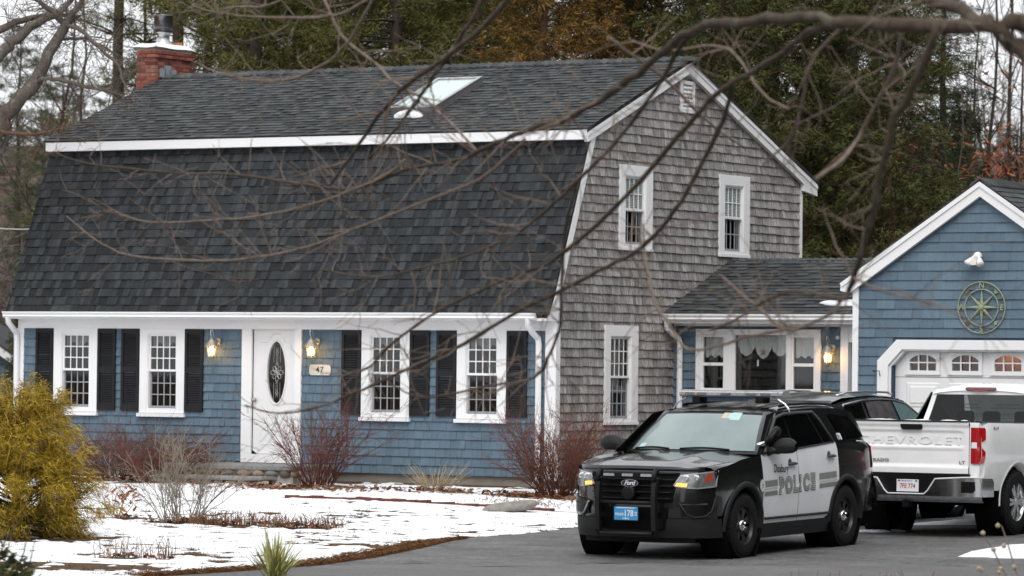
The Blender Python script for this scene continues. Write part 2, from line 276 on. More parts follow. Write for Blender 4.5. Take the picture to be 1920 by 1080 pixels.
# ------------------------------------------------------------------ ground, drive, road, snow
t = NT('earth')
n1 = t.noise(t.pos(), 1.3, 5, 0.7); n2 = t.noise(t.pos((1, 1, 1)), 24, 4, 0.75)
c = t.ramp(n2, [(0.25, (0.030, 0.020, 0.014)), (0.45, (0.085, 0.052, 0.030)), (0.62, (0.16, 0.115, 0.06)), (0.8, (0.22, 0.17, 0.10))])
c = t.mix(t.ramp(n1, [(0.42, (0, 0, 0)), (0.6, (0.7, 0.7, 0.7))]), c, (0.075, 0.038, 0.024))
t.bump(n2, 0.8, 0.03); t.out(c, 0.95, 0.15)
t = NT('asphalt')
a1 = t.noise(t.pos(), 1.1, 6, 0.75); a2 = t.noise(t.pos(), 55, 3, 0.8); a3 = t.noise(t.pos((0.35, 1.1, 1)), 0.8, 4, 0.6)
c = t.ramp(a1, [(0.3, (0.072, 0.072, 0.073)), (0.48, (0.112, 0.111, 0.110)), (0.7, (0.170, 0.166, 0.161))])
c = t.mix(1.0, c, t.ramp(a2, [(0.3, (0.5,) * 3), (0.5, (1.0,) * 3), (0.72, (1.55,) * 3)]), 'MULTIPLY')
c = t.mix(t.ramp(a3, [(0.6, (0, 0, 0)), (0.75, (0.5, 0.5, 0.5))]), c, (0.05, 0.05, 0.052))
a4 = t.noise(t.pos(), 13, 4, 0.75); c = t.mix(1.0, c, t.ramp(a4, [(0.30, (0.55,) * 3), (0.5, (1.0,) * 3), (0.7, (1.4,) * 3)]), 'MULTIPLY')
a5 = t.noise(t.pos((0.5, 0.5, 1)), 0.9, 3, 0.5); vm = t.n('Mapping', Vector=t.n('NewGeometry').outputs['Position']); va = t.n('VectorMath', _operation='ADD'); t.l(vm.outputs[0], va.inputs[0]); nc = t.n('TexNoise', Vector=t.pos(), Scale=1.6, Detail=4); t.l(nc.outputs['Color'], va.inputs[1])
vo = t.n('TexVoronoi', Vector=va.outputs[0], Scale=0.33, _feature='DISTANCE_TO_EDGE'); c = t.mix(t.ramp(vo.outputs['Distance'], [(0.0, (0.75,) * 3), (0.006, (0.0,) * 3)]), c, (0.03, 0.03, 0.03))
t.bump(a2, 0.4, 0.006); t.out(c, t.ramp(a3, [(0.4, (0.85,) * 3), (0.72, (0.5,) * 3)]), 0.35)
t = NT('road_asphalt')
a1 = t.noise(t.pos(), 1.0, 6, 0.75); a2 = t.noise(t.pos(), 60, 3, 0.8)
c = t.ramp(a1, [(0.3, (0.105, 0.105, 0.106)), (0.5, (0.128, 0.127, 0.127)), (0.7, (0.165, 0.163, 0.162))])
c = t.mix(1.0, c, t.ramp(a2, [(0.3, (0.62,) * 3), (0.72, (1.4,) * 3)]), 'MULTIPLY')
t.bump(a2, 0.35, 0.005); t.out(c, 0.85, 0.3)
t = NT('snow')
s1 = t.noise(t.pos(), 3.0, 5, 0.6); s2 = t.noise(t.pos(), 40, 3, 0.7)
c = t.ramp(s1, [(0.3, (0.80, 0.83, 0.88)), (0.6, (0.90, 0.91, 0.93))])
s3 = t.noise(t.pos(), 9, 4, 0.7); t.bump(s3, 0.5, 0.05); t.out(c, 0.65, 0.3); t.b.inputs['Subsurface Weight'].default_value = 0.0
plain('needles', (0.21, 0.105, 0.048), 0.95, 0.1, var=0.35, scale=30)
plain('edging_brick', (0.20, 0.075, 0.055), 0.9, 0.2, var=0.2, scale=12)

from mathutils import noise as mn
def nz(x, y, s=1.0, o=0.0, oct_=4): return mn.fractal(Vector((x * s + o, y * s - o, o * 0.37)), 0.6, 2.0, oct_)

DRX = [3.9, 3.4, 3.4, 4.0, 4.35, 4.68, 4.86, 4.78, 4.92, 5.50, 6.08, 6.36, 6.25, 6.05, 5.5, 4.5]
DRY = [6.0, 3.7, 0.0, -4.0, -5.6, -7.4, -8.9, -9.9, -10.85, -12.5, -14.4, -15.9, -17.2, -18.4, -21.0, -26.0]
def drive_edge(y): return float(np.interp(-y, [-v for v in DRY], DRX))
# terrain: one sheet to the horizon, finer near the house, rising to a wooded hill far behind on the left
def hill(x, y):
    d = math.hypot(x + 40, y - 130)
    far = smooth((y - 45 - 0.25 * x) / 90.0)
    return far * 13.0 * smooth((30 - x) / 90.0)
xs = sorted(set([-900, -600, -400, -250, -180] + list(np.arange(-140, 60, 4.0)) + list(np.arange(-16, 16, 0.8)) + [70, 90, 120, 180, 300, 600, 900]))
ys = sorted(set([-900, -500, -300, -200, -140, -100, -80, -66] + list(np.arange(-56, 30, 4.0)) + list(np.arange(-24, 4, 0.8)) + list(np.arange(30, 220, 8.0)) + [260, 400, 700, 1200]))
P = [[(x, y, gz(x, y) + hill(x, y)) for x in xs] for y in ys]
tag(MB().grid(P).build('ground', 'earth', smooth=True), 'bare brown earth and dead grass under the thin snow', 'ground', kind='structure')
# driveway: left border follows the lawn, reaches the garage and the road
ysd = [3.72, 3.2, 2.4, 1.6, 0.85] + list(np.arange(0.4, -30.1, -0.4))
m = MB(); P = []
for y in ysd:
    xe = drive_edge(y) + 0.05 * nz(0, y, 2.0, 5); row = []
    xr = 4.6 if y > 0.86 else 16.0
    for k in range(22):
        x = lerp(xe, xr, k / 21.0); row.append((x, y, gz(x, y) + 0.012))
    P.append(row)
tag(m.grid(P, True).build('driveway', 'asphalt', smooth=True), 'worn grey asphalt driveway in front of the garage', 'driveway', kind='structure')
# road: the lighter asphalt across the front of the drive
RP = Vector((8.75, -14.35)); rd = Vector((0.856, 0.518)); rn = Vector((0.518, -0.856))
m = MB(); P = []
for i in range(0, 26):
    w = [0, .15, .4, .8, 1.4, 2, 2.6, 3.2, 4, 5, 6, 7, 8, 9, 10, 12, 14, 16, 18, 20, 23, 26, 30, 36, 44, 60][i]; row = []
    for k in range(0, 61):
        s = -2.7 + k * 0.5 if k < 50 else 22.3 + (k - 49) * 6
        if w == 0: o = 0.30 * nz(s, 0, 0.9, 3)
        else: o = 0
        q = RP + rd * (s - 0.35 * w * (1 if k < 8 else 0)) + rn * (w + o); row.append((q.x, q.y, gz(q.x, q.y) + 0.020))
    P.append(row)
tag(m.grid(P, True).build('road', 'road_asphalt', smooth=True), 'lighter grey road surface in the near foreground', 'road', kind='structure')
# dark cracks filled with tar on the asphalt
plain('tar', (0.018, 0.018, 0.019), 0.45, 0.4)
for (a, b, w) in (((7.9, -15.3), (8.5, -14.95), .035), ((8.6, -14.0), (9.4, -13.5), .04), ((9.6, -13.2), (9.9, -13.02), .03), ((6.9, -15.2), (7.3, -14.95), .03)):
    a = Vector(a); b = Vector(b); nn = Vector((-(b - a).y, (b - a).x)).normalized(); m = MB(); P = [[], []]
    for k in range(13):
        q = a.lerp(b, k / 12.0); h = w * math.sin(math.pi * k / 12.0) * (0.7 + 0.6 * random.random())
        P[0].append((*(q + nn * h), gz(*q) + 0.026)); P[1].append((*(q - nn * h), gz(*q) + 0.026))
    tag(m.grid(P, True).build('tar_patch', 'tar'), 'dark tar line filling a crack in the asphalt', kind='structure')
# snow: a thin real blanket with holes where the lawn and the beds show through
BEDS = [(-7.2, -1.3, 1.3, 1.0), (-6.2, -1.3, 1.2, .9), (-3.5, -1.7, 1.3, .7), (-1.0, -1.9, .7, .4), (1.0, -1.8, 1.4, .6), (-.1, -9.6, .5, .4), (.84, -9.7, .75, .22), (1.85, -9.65, .5, .2), (-1.3, -9.3, .35, .25), (.15, -13.1, 1.1, .9), (3.86, -16.0, .6, .25), (4.3, -17.6, 1.6, .7)]
def snow_h(x, y):
    e = drive_edge(y) - x
    if e < 0.02: return -0.06
    v = 0.62 + 0.30 * nz(x, y, 0.55, 11) + 0.26 * nz(x * 0.8 + y * 0.4, y * 1.6, 2.2, 31, 3)
    strip = 0.06 + 0.24 * smooth((-10.3 - y) / 1.5) * smooth((y + 19) / 3) + 0.10 * nz(x, y, 1.7, 3)
    v -= 1.5 * smooth((strip + 0.12 - e) / 0.22)
    for bx, by, rx, ry in BEDS:
        q = math.hypot((x - bx) / rx, (y - by) / ry)
        v -= 0.75 * smooth((1.25 - q) / 0.6) * (0.75 + 0.8 * nz(x, y, 3.0, 50))
    if abs(y + 4.2) < 0.14 and -2.2 < x < 3.0: v -= 0.6
    if y > -1.0 and x < 0.3: v -= 0.5 * smooth((y + 1.0) / 0.7)
    if x > 2.0 and -9.5 < y < -5: v += 0.15
    lawn = smooth((x + 1.5) / 2.5) * smooth((-5.0 - y) / 1.0) * smooth((y + 15.5) / 1.0)
    v -= 0.24 * lawn * (0.6 + 1.9 * nz(x * 0.7 + y * .45, y * 1.3 - x * .6, 4.6, 77, 3))
    v -= 0.55 * smooth((nz(x * .8 + y * .5, y * .9 - x * .5, 1.9, 140, 3) - .42) / .12)
    fz = smooth((x + 3.0) / 2.0) * smooth((-4.6 - y) / .8)
    v -= 0.62 * (.25 + .75 * fz) * smooth((nz(x * .85 + y * .45, y - x * .35, 3.3, 210, 3) - .20) / .16)
    return 0.020 * smooth((v - 0.16) / 0.22) - 0.006 + 0.006 * nz(x, y, 1.3, 20)
x0, x1, y0, y1, st = -13.0, 6.5, -21.0, -0.02, 0.055
nx = int((x1 - x0) / st); ny = int((y1 - y0) / st); H = np.zeros((ny, nx))
for j in range(ny):
    y = y0 + j * st
    for i in range(nx):
        x = x0 + i * st; H[j, i] = snow_h(x, y)
vi = {}; vv = []; ff = []
for j in range(ny - 1):
    for i in range(nx - 1):
        if max(H[j, i], H[j, i + 1], H[j + 1, i], H[j + 1, i + 1]) > -0.004:
            q = []
            for (jj, ii) in ((j, i), (j, i + 1), (j + 1, i + 1), (j + 1, i)):
                if (jj, ii) not in vi:
                    x, y = x0 + ii * st, y0 + jj * st; vi[(jj, ii)] = len(vv); vv.append((x, y, gz(x, y) + H[jj, ii]))
                q.append(vi[(jj, ii)])
            ff.append(tuple(q))
m = MB(); m.add(vv, ff)
tag(m.build('snow', 'snow', smooth=True), 'thin patchy snow lying on the front lawn', 'snow', kind='structure')
# snow right of the driveway, beyond the frame
P = [[(x, y, gz(x, y) + .05 + .02 * nz(x, y, .4, 8)) for x in [13.2 + .25 * nz(0, y, .8, 4)] + list(np.arange(14, 46, 2.0))] for y in np.arange(-9.5, 14, 1.0)]
tag(MB().grid(P).build('snow', 'snow', smooth=True), 'snow field right of the driveway', 'snow', kind='structure')
# snow lumps on the asphalt and at the drive's right border
def snow_patch(pts, h, seed):
    random.seed(seed); m = MB(); c = Vector((sum(p[0] for p in pts) / len(pts), sum(p[1] for p in pts) / len(pts)))
    ring = []
    for i in range(len(pts)):
        a = Vector(pts[i]); b = Vector(pts[(i + 1) % len(pts)])
        for k in range(5): q = a.lerp(b, k / 5); q += (q - c) * random.uniform(-.08, .08); ring.append(q)
    P = []
    for s, hh in ((1.0, 0.0), (.93, .55), (.8, .85), (.55, 1.0), (.25, .95), (0.0, 1.0)):
        P.append([(*(c + (q - c) * s), gz(*(c + (q - c) * s)) + .016 + h * hh * random.uniform(.75, 1.2)) for q in ring] )
    for r in P: r.append(r[0])
    return tag(m.grid(P).build('snow_patch', 'snow_clump', smooth=True, fix=True), kind='structure')
tag(snow_patch([(11.55, -10.3), (12.2, -10.4), (14.5, -9.0), (13.5, -6.5), (11.6, -7.3), (11.3, -8.6)], .07, 1), 'white snow bank at the right border of the driveway')
tag(snow_patch([(8.2, -6.25), (8.55, -6.1), (8.75, -5.75), (8.35, -5.85)], .03, 2), 'small snow remnant beside the police car rear wheel')
tag(snow_patch([(8.0, -4.2), (9.2, -3.2), (9.6, -2.4), (9.1, -2.5), (8.2, -3.4)], .05, 3), 'long snow remnant under the white pickup')
# brick edging in front of the planting bed
eg = empty('garden_edging', (-2.1, -4.2, 0), 0, 'low red brick edging in the snow before the planting bed', 'edging')
me = MB().box(-.1, .1, -.05, .05, -.06, .035).mesh('brick', 'edging_brick')
for k in range(22):
    x = 0.1 + k * 0.208; b = link_mesh('brick', me, eg, (x, random.uniform(-.015, .015), gz(-2.1 + x, -4.2) + random.uniform(-.01, .012))); b.rotation_euler = (random.uniform(-.05, .05), random.uniform(-.05, .05), random.uniform(-.06, .06))
# dead needles raked along the border of the drive
m = MB(); random.seed(5)
for k in range(15000):
    y = random.uniform(-18.6, -10.4); w = 0.10 + 0.30 * smooth((-10.3 - y) / 1.5)
    x = drive_edge(y) - abs(random.gauss(0, 0.5)) * w + 0.04; a = random.uniform(0, math.pi); L = random.uniform(.02, .06)
    dx, dy = math.cos(a) * L, math.sin(a) * L; z = gz(x, y) + random.uniform(.012, .04)
    m.add([(x - dx, y - dy, z - .01), (x + dx, y + dy, z + random.uniform(-.01, .025)), (x + dy * .10, y - dx * .10, z + .006)], [(0, 1, 2)])
tag(m.build('dead_needles', 'needles'), 'rust brown pine needles and dead grass along the driveway border', 'leaf litter', kind='stuff')

# dead grass blades that come through the thin snow
rg_ = np.random.default_rng(17); V = []
tx = rg_.uniform(-4.5, 6.3, 60000); ty = rg_.uniform(-19, -4.4, 60000); cnt = 0
for x, y in zip(tx, ty):
    e = drive_edge(y) - x
    if e < 0.03: continue
    q = nz(x * .85 + y * .45, y - x * .35, 3.3, 210, 3) - .12 + .10 * nz(x, y, .7, 300)
    w = smooth(q / .25) * (.35 + .65 * smooth((x + 3.5) / 3.0)) + .35 * smooth((.9 - e) / .8)
    if rg_.random() > w * .28: continue
    z = gz(x, y); cnt += 1
    for k in range(4):
        a = rg_.uniform(0, 6.28); l_ = rg_.uniform(.015, .06); bx, by = x + rg_.normal() * .03, y + rg_.normal() * .03; ww = .004
        V += [(bx - ww * math.sin(a), by + ww * math.cos(a), z), (bx + ww * math.sin(a), by - ww * math.cos(a), z), (bx + math.cos(a) * l_ * .9, by + math.sin(a) * l_ * .9, z + .008 + l_ * rg_.uniform(.25, .7))]
plain('dead_grass', (.20, .155, .075), .9, .1, var=.35, scale=9)
m = MB(); m.add(V, [(3 * k, 3 * k + 1, 3 * k + 2) for k in range(len(V) // 3)])
tag(m.build('dead_grass', 'dead_grass'), 'straw and olive grass blades showing through the lawn snow', 'grass', kind='stuff')
# ------------------------------------------------------------------ buildings
def frame(O, U, V, Nn):
    O, U, V, Nn = map(Vector, (O, U, V, Nn))
    return lambda q: O + U * q[0] + V * q[1] + Nn * q[2]
def fb(F, boxes, m=None):      # boxes given as (u0,u1,v0,v1,n0,n1) in a wall frame
    m = m or MB()
    for (a, b, c_, d, e, f) in boxes:
        p = [(a, c_, e), (b, c_, e), (b, d, e), (a, d, e), (a, c_, f), (b, c_, f), (b, d, f), (a, d, f)]
        m.hexa([F(q) for q in p])
    return m
def shingle_field(F, vmin, vmax, ulim, holes, expo, wr, tb, gap, jit, seed, lap=0.012, tt=0.002):
    """wedge pieces course by course; ulim(v) -> (ul, ur); returns list of 8-point pieces"""
    rg = random.Random(seed); out = []; v = vmin; k = 0
    while v < vmax - 0.01:
        vt = min(v + expo + lap, vmax); vc = min(v + expo * 0.5, vmax)
        a0, b0 = ulim(v + 0.002); a1, b1 = ulim(vt - 0.002)
        lo, hi = min(a0, a1), max(b0, b1); segs = [(lo, hi)]
        for (h0, h1, g0, g1) in holes:
            if g0 < vc < g1:
                ns = []
                for (s0, s1) in segs:
                    if h1 <= s0 or h0 >= s1: ns.append((s0, s1)); continue
                    if h0 > s0: ns.append((s0, h0))
                    if h1 < s1: ns.append((h1, s1))
                segs = ns
        for (s0, s1) in segs:
            u = s0 - rg.uniform(0, wr[0])
            while u < s1:
                w = rg.uniform(*wr); p0, p1 = max(u + gap, s0), min(u + w, s1); u += w
                if p1 - p0 < 0.012: continue
                jb = rg.uniform(-jit, jit); t_ = tb * rg.uniform(0.75, 1.3)
                q0, q1 = max(p0, a0), min(p1, b0); r0, r1 = max(p0, a1), min(p1, b1)
                if q1 - q0 < 0.004 and r1 - r0 < 0.004: continue
                if q1 < q0: q0 = q1 = min(max(q0, a0), b0)
                if r1 < r0: r0 = r1 = min(max(r0, a1), b1)
                pts = [(q0, v + jb, 0), (q1, v + jb, 0), (r1, vt, 0), (r0, vt, 0), (q0, v + jb, t_), (q1, v + jb, t_), (r1, vt, tt), (r0, vt, tt)]
                out.append([F(p) for p in pts])
        v += expo; k += 1
    return out
def place_shingles(pieces, name, mat, parent, n_each, label=None):
    pieces.sort(key=lambda p: (sum(p, Vector()) / 8 - CPOS).length)
    for p in pieces[:n_each]:
        MB().hexa(p).build(name, mat, parent)
    if len(pieces) > n_each:
        m = MB()
        for p in pieces[n_each:]: m.hexa(p)
        o = m.build(name + 's', mat, parent); o['kind'] = 'stuff'
        if label: o['label'] = label

def window(parent, F, w, h, cols, rows, casing=(0.14, 0.14, 0.09), sill=True, head=None, inner='curtain', seed=0, flip=False, name='window'):
    """double-hung window; F maps (u from left, v from sill bottom, n outward)"""
    cl, cr, ct = casing; s0 = 0.06 if sill else 0.0
    hd = head if head else ct
    m = fb(F, [(0, cl, s0, h, 0, .035), (w - cr, w, s0, h, 0, .035), (cl, w - cr, h - hd, h, 0, .033), (cl, w - cr, s0, s0 + .08, 0, .03)])
    win = m.build(name, 'white', parent)
    if sill: fb(F, [(-.025, w + .025, 0, .055, 0, .075)]).build('sill', 'white', win)
    else: fb(F, [(-.01, w + .01, -.02, .03, 0, .05)]).build('sill', 'white', win)
    a, b = cl, w - cr; z0, z1 = s0 + .08, h - hd; zm = (z0 + z1) / 2
    e = .028
    # stops around the opening
    fb(F, [(a, a + .018, z0, z1, -.05, .022), (b - .018, b, z0, z1, -.05, .022), (a + .018, b - .018, z1 - .018, z1, -.05, .022)]).build('window_frame', 'white', win)
    a += .018; b -= .018; z1 -= .018
    # upper sash, outside; lower sash, set back
    for (q0, q1, n0, mt, up) in ((zm - .012, z1, 0.0, 'white', True), (z0, zm + .012, -.030, 'white' if False else 'grey_sash', False)):
        sm = fb(F, [(a, a + e, q0, q1, n0 - .02, n0), (b - e, b, q0, q1, n0 - .02, n0), (a + e, b - e, q1 - (e if up else .03), q1, n0 - .02, n0 + (0 if up else .0)), (a + e, b - e, q0, q0 + (.036 if up else .04), n0 - .02, n0 + (.012 if up else 0))])
        sash = sm.build('sash', mt, win)
        g0, g1 = q0 + (.036 if up else .04), q1 - (e if up else .03); c0, c1 = a + e, b - e
        mu = MB(); t_ = .0085
        for i in range(1, cols):
            x = lerp(c0, c1, i / cols); fb(F, [(x - t_, x + t_, g0, g1, n0 - .014, n0 - .003)], mu)
        for j in range(1, rows):
            z = lerp(g0, g1, j / rows)
            for i in range(cols): fb(F, [(lerp(c0, c1, i / cols) + (t_ if i else 0), lerp(c0, c1, (i + 1) / cols) - (t_ if i < cols - 1 else 0), z - t_, z + t_, n0 - .014, n0 - .004)], mu)
        if cols * rows > 1: mu.build('muntin', mt, win)
        for i in range(cols):
            for j in range(rows):
                fb(F, [(lerp(c0, c1, i / cols) + .002, lerp(c0, c1, (i + 1) / cols) - .002, lerp(g0, g1, j / rows) + .002, lerp(g0, g1, (j + 1) / rows) - .002, n0 - .0125, n0 - .0095)]).build('pane', 'pane', win)
    # dark room behind, with what hangs in it
    fb(F, [(a - .3, b + .3, z0 - .3, z1 + .3, -.75, -.70), (a - .3, a - .28, z0 - .3, z1 + .3, -.70, -.06), (b + .28, b + .3, z0 - .3, z1 + .3, -.70, -.06), (a - .28, b + .28, z0 - .3, z0 - .28, -.70, -.06), (a - .28, b + .28, z1 + .28, z1 + .3, -.70, -.06)]).build('room', 'interior', win)
    rg = random.Random(seed)
    if inner == 'curtain':
        top = z1 - .02; P = [[], []]
        for k in range(25):
            u = lerp(a, b, k / 24); d = .16 + .05 * math.cos(k / 24 * 2 * math.pi * 2) ; n = -.10 + .015 * math.sin(k * 1.9)
            P[0].append(F((u, top, n))); P[1].append(F((u, top - d, n)))
        MB().grid(P).build('valance', 'curtain', win)
    if inner == 'blind':
        m = MB(); z = z1 - .01; zb = zm - .02
        while z > zb: fb(F, [(a + .002, b - .03, z - .021, z - .003, -.030, -.026)], m); z -= .026
        m.build('blind', 'blind', win)
    return win
def shutter(parent, F, w, h):
    m = fb(F, [(0, .05, 0, h, 0, .035), (w - .05, w, 0, h, 0, .035), (.05, w - .05, 0, .11, 0, .034), (.05, w - .05, h - .07, h, 0, .034), (.05, w - .05, h * .47, h * .47 + .085, 0, .034), (.05, w - .05, .11, h - .07, 0, .006)])
    sh = m.build('shutter', 'shutter', parent)
    m = MB(); 
    for (b0, b1) in ((.115, h * .47 - .004), (h * .47 + .089, h - .074)):
        z = b0
        while z + .036 < b1:
            p = [(.052, z, .012), (w - .052, z, .012), (w - .052, z + .03, .006), (.052, z + .03, .006), (.052, z, .031), (w - .052, z, .031), (w - .052, z + .034, .012), (.052, z + .034, .012)]
            m.hexa([F(q) for q in p]); z += .0375
    m.build('louvre', 'shutter', sh)
    return sh
def downspout(parent, path, r=(.045, .032), name='downspout', mat='white'):
    m = MB(); m.tube(path, .048, 8); return m.build(name, mat, parent, auto=40)

def wall_core(F, us, top, bot, holes, th, name, mat, parent):
    """solid wall split in columns so that the openings stay open"""
    cuts = sorted(set(list(us) + [h[0] for h in holes] + [h[1] for h in holes])); m = MB()
    for a, b in zip(cuts[:-1], cuts[1:]):
        zs_ = sorted([(h[2], h[3]) for h in holes if h[0] <= a + 1e-6 and h[1] >= b - 1e-6]); z = bot; segs = []
        for (g0, g1) in zs_: segs.append((z, g0)); z = g1
        for (z0, z1) in segs: m.hexa([F(q) for q in [(a, z0, -th), (b, z0, -th), (b, z1, -th), (a, z1, -th), (a, z0, 0), (b, z0, 0), (b, z1, 0), (a, z1, 0)]])
        ta, tb_ = top(a + 1e-6), top(b - 1e-6)
        if max(ta, tb_) > z: m.hexa([F(q) for q in [(a, z, -th), (b, z, -th), (b, tb_, -th), (a, ta, -th), (a, z, 0), (b, z, 0), (b, tb_, 0), (a, ta, 0)]])
    return m.build(name, mat, parent, fix=True)

# ---- gambrel house: front wall at y=0, right gable wall at x=0
house = empty('house', (0, 0, 0), 0, 'gambrel roofed house with blue shingled front, grey cedar gable and black shutters', 'house')
L, D = 10.45, 8.17
YR, ZR = 4.05, 6.94                  # ridge
YB, ZB = 0.72, 5.56                  # eave of the upper slope
prof = [(0, 0.0), (0, 2.60), (0.05, 3.05), (1.05, 5.55), (YR, 6.80), (D, 5.08), (D, 0.0)]
# walls (solid core under the shingles)
fw = wall_core(frame((0, 0, 0), (1, 0, 0), (0, 0, 1), (0, -1, 0)), (-L, -.02), lambda u: 2.62, .16, [(x + .15, x + .753, 1.05, 2.345) for x in (-9.682, -7.907, -3.553, -1.770)] + [(-5.68, -4.82, .2, 2.47)], .12, 'wall', 'blue_under', house); fw['label'] = 'blue shingled front wall'
gw = wall_core(frame((-.01, 0, 0), (0, 1, 0), (0, 0, 1), (1, 0, 0)), (.1301, .14, 1.10, YR, D - .05), lambda u: interp(u, [.13, .14, 1.10, YR, D - .05], [2.6, 3.05, 5.50, 6.76, 5.02]), .1, [(1.879 + .16, 1.879 + .835, 3.80, 4.92), (5.207 + .16, 5.207 + .835, 3.80, 4.92), (1.461 + .16, 1.461 + .835, 1.03, 2.37)], .12, 'wall', 'cedar_under', house); gw['label'] = 'weathered grey cedar shingled gable wall'
lw = MB().prism([(-L + .01, y, z) for (y, z) in [(.13, .1), (.13, 2.60), (.14, 3.05), (1.10, 5.50), (YR, 6.76), (D - .05, 5.02), (D - .05, .1)]], (.12, 0, 0)).build('wall', 'cedar', house, fix=True)
MB().box(-L, 0, D - .15, D, .0, 5.1).build('wall', 'cedar', house)
MB().box(-L + .03, -.03, .03, D - .03, -.5, .16).build('foundation', 'foundation', house)
WX = [-9.682, -7.907, -3.553, -1.770]; WW = .903
holes = [(x + .02, x + WW - .02, 1.0, 2.5) for x in WX] + [(x - .36, x - .03, 1.1, 2.3) for x in WX] + [(-5.85, -4.72, .2, 2.6)]
Ff = frame((0, -.001, 0), (1, 0, 0), (0, 0, 1), (0, -1, 0))
holes_u = [h for h in holes]
pc = shingle_field(Ff, .145, 2.43, lambda v: (-10.32, -.175), [(h[0], h[1], h[2], h[3]) for h in holes_u if h[1] - h[0] > .5], .1395, (.09, .21), .023, .0045, .002, 3)
place_shingles(pc, 'shingle', 'blue_shingle', fw, 300, 'blue painted wood shingles of the front wall')
# frieze, corner boards, skirt
MB().box(-10.44, -.16, -.03, 0, 2.41, 2.60).build('frieze', 'white', house)
MB().box(-L, .01, -.30, -.0305, 2.56, 2.60).build('soffit', 'white', house)
MB().box(-.17, .025, -.028, -.0015, .10, 2.56).box(-.0, .026, -.0012, .10, .10, 2.56).build('corner_board', 'white', house)
MB().box(-10.47, -10.32, -.028, -.0015, .10, 2.41).build('corner_board', 'white', house)
# gutter with a rolled lip
gp = [(-.30, 2.575), (-.34, 2.572), (-.385, 2.60), (-.375, 2.625), (-.40, 2.66), (-.40, 2.678), (-.30, 2.678)]
MB().prism([(-L - .05, y, z) for y, z in gp], (L - .12, 0, 0)).build('gutter', 'white', house, fix=True)
downspout(house, [(-.30, -.34, 2.60), (-.30, -.33, 2.50), (-.29, -.22, 2.38), (-.265, -.09, 2.29), (-.26, -.075, 2.2), (-.26, -.075, .12), (-.24, -.2, .03)])
downspout(house, [(-10.42, -.34, 2.60), (-10.42, -.32, 2.50), (-10.42, -.2, 2.40), (-10.43, -.09, 2.32), (-10.43, -.075, 2.2), (-10.43, -.075, .12), (-10.43, -.2, .03)])
for i, x in enumerate(WX):
    F = frame((x, -.004, .97), (1, 0, 0), (0, 0, 1), (0, -1, 0)); window(house, F, WW, 1.44, 4, 3, (.155, .155, .075), seed=i)
    for s in (x - .374, x + WW + .012):
        shutter(house, frame((s, -.016, 1.065), (1, 0, 0), (0, 0, 1), (0, -1, 0)), .362, 1.335)
# front door
F = frame((0, -.004, 0), (1, 0, 0), (0, 0, 1), (0, -1, 0))
fb(F, [(-5.862, -5.672, .265, 2.41, 0, .04), (-4.832, -4.705, .265, 2.41, 0, .04), (-5.672, -4.832, 2.41, 2.60, 0, .032), (-5.672, -4.832, .265, .40, 0, .05)]).build('door_casing', 'white', house)
dm = MB(); DC, DZ, ORX, ORZ = -5.215, 1.715, .178, .497
dr = empty('door', (0, 0, 0)); dr.parent = house
ring = []; NS = 48
for k in range(NS):
    w = 2 * math.pi * k / NS; ring.append((DC + ORX * math.cos(w), DZ + ORZ * math.sin(w)))
# slab with a real oval opening
outer = []
for (x, z) in ring:
    dx, dz = x - DC, z - DZ; sc = min((.449 if dx < 0 else .381) / max(abs(dx), 1e-6), ((2.462 - DZ) if dz > 0 else (DZ - .405)) / max(abs(dz), 1e-6)); outer.append((DC + dx * sc, DZ + dz * sc))
dm.grid([[F((x, z, -.015)) for x, z in outer + outer[:1]], [F((x, z, -.015)) for x, z in ring + ring[:1]], [F((x, z, -.055)) for x, z in ring + ring[:1]]])
for cx_, cz_ in ((-5.664, 2.462), (-4.834, 2.462), (-4.834, .405), (-5.664, .405)):
    near = sorted(outer, key=lambda q: (q[0] - cx_) ** 2 + (q[1] - cz_) ** 2)[:2]; dm.add([F((cx_, cz_, -.015)), F((*near[0], -.015)), F((*near[1], -.015))], [(0, 1, 2), (2, 1, 0)])
dm.build('door_slab', 'white_door', dr)
# moulded ring, arch and lower panel
mm = MB(); mm.tube([F((DC + (ORX + .014) * math.cos(2 * math.pi * k / 40), DZ + (ORZ + .014) * math.sin(2 * math.pi * k / 40), -.012)) for k in range(41)], .016, 6, False)
mm.build('oval_frame', 'white_door', dr, smooth=True)
for pth in ([(DC - .30, 2.20), (DC - .17, 2.20), (DC - .13, 2.28), (DC - .06, 2.33), (DC, 2.345), (DC + .06, 2.33), (DC + .13, 2.28), (DC + .17, 2.20), (DC + .30, 2.20)],
            [(DC - .30, 1.10), (DC - .2, 1.12), (DC - .1, 1.07), (DC, 1.05), (DC + .1, 1.07), (DC + .2, 1.12), (DC + .30, 1.10), (DC + .30, .56), (DC - .30, .56), (DC - .30, 1.10)]):
    MB().tube([F((x, z, -.014)) for x, z in pth], .010, 5).build('moulding', 'white_door', dr)
plain('came', (0.5, 0.5, 0.48), 0.4, 0.5, 0.7)
MB().add([F((x, z, -.035)) for x, z in ring], [tuple(range(NS))]).build('oval_glass', 'pane', dr)
MB().add([F((x, z, -.06)) for x, z in ring], [tuple(range(NS))]).build('glass_backing', 'interior', dr)
mm = MB()
for s in (-1, 1):
    mm.tube([F((DC + s * .06, DZ + .44, -.03)), F((DC + s * .06, DZ + .16, -.03))], .004, 4); mm.tube([F((DC + s * .06, DZ - .44, -.03)), F((DC + s * .06, DZ - .16, -.03))], .004, 4)
    mm.tube([F((DC + s * .015, DZ + .40, -.03)), F((DC + s * .015, DZ + .12, -.03))], .004, 4); mm.tube([F((DC + s * .015, DZ - .40, -.03)), F((DC + s * .015, DZ - .12, -.03))], .004, 4)
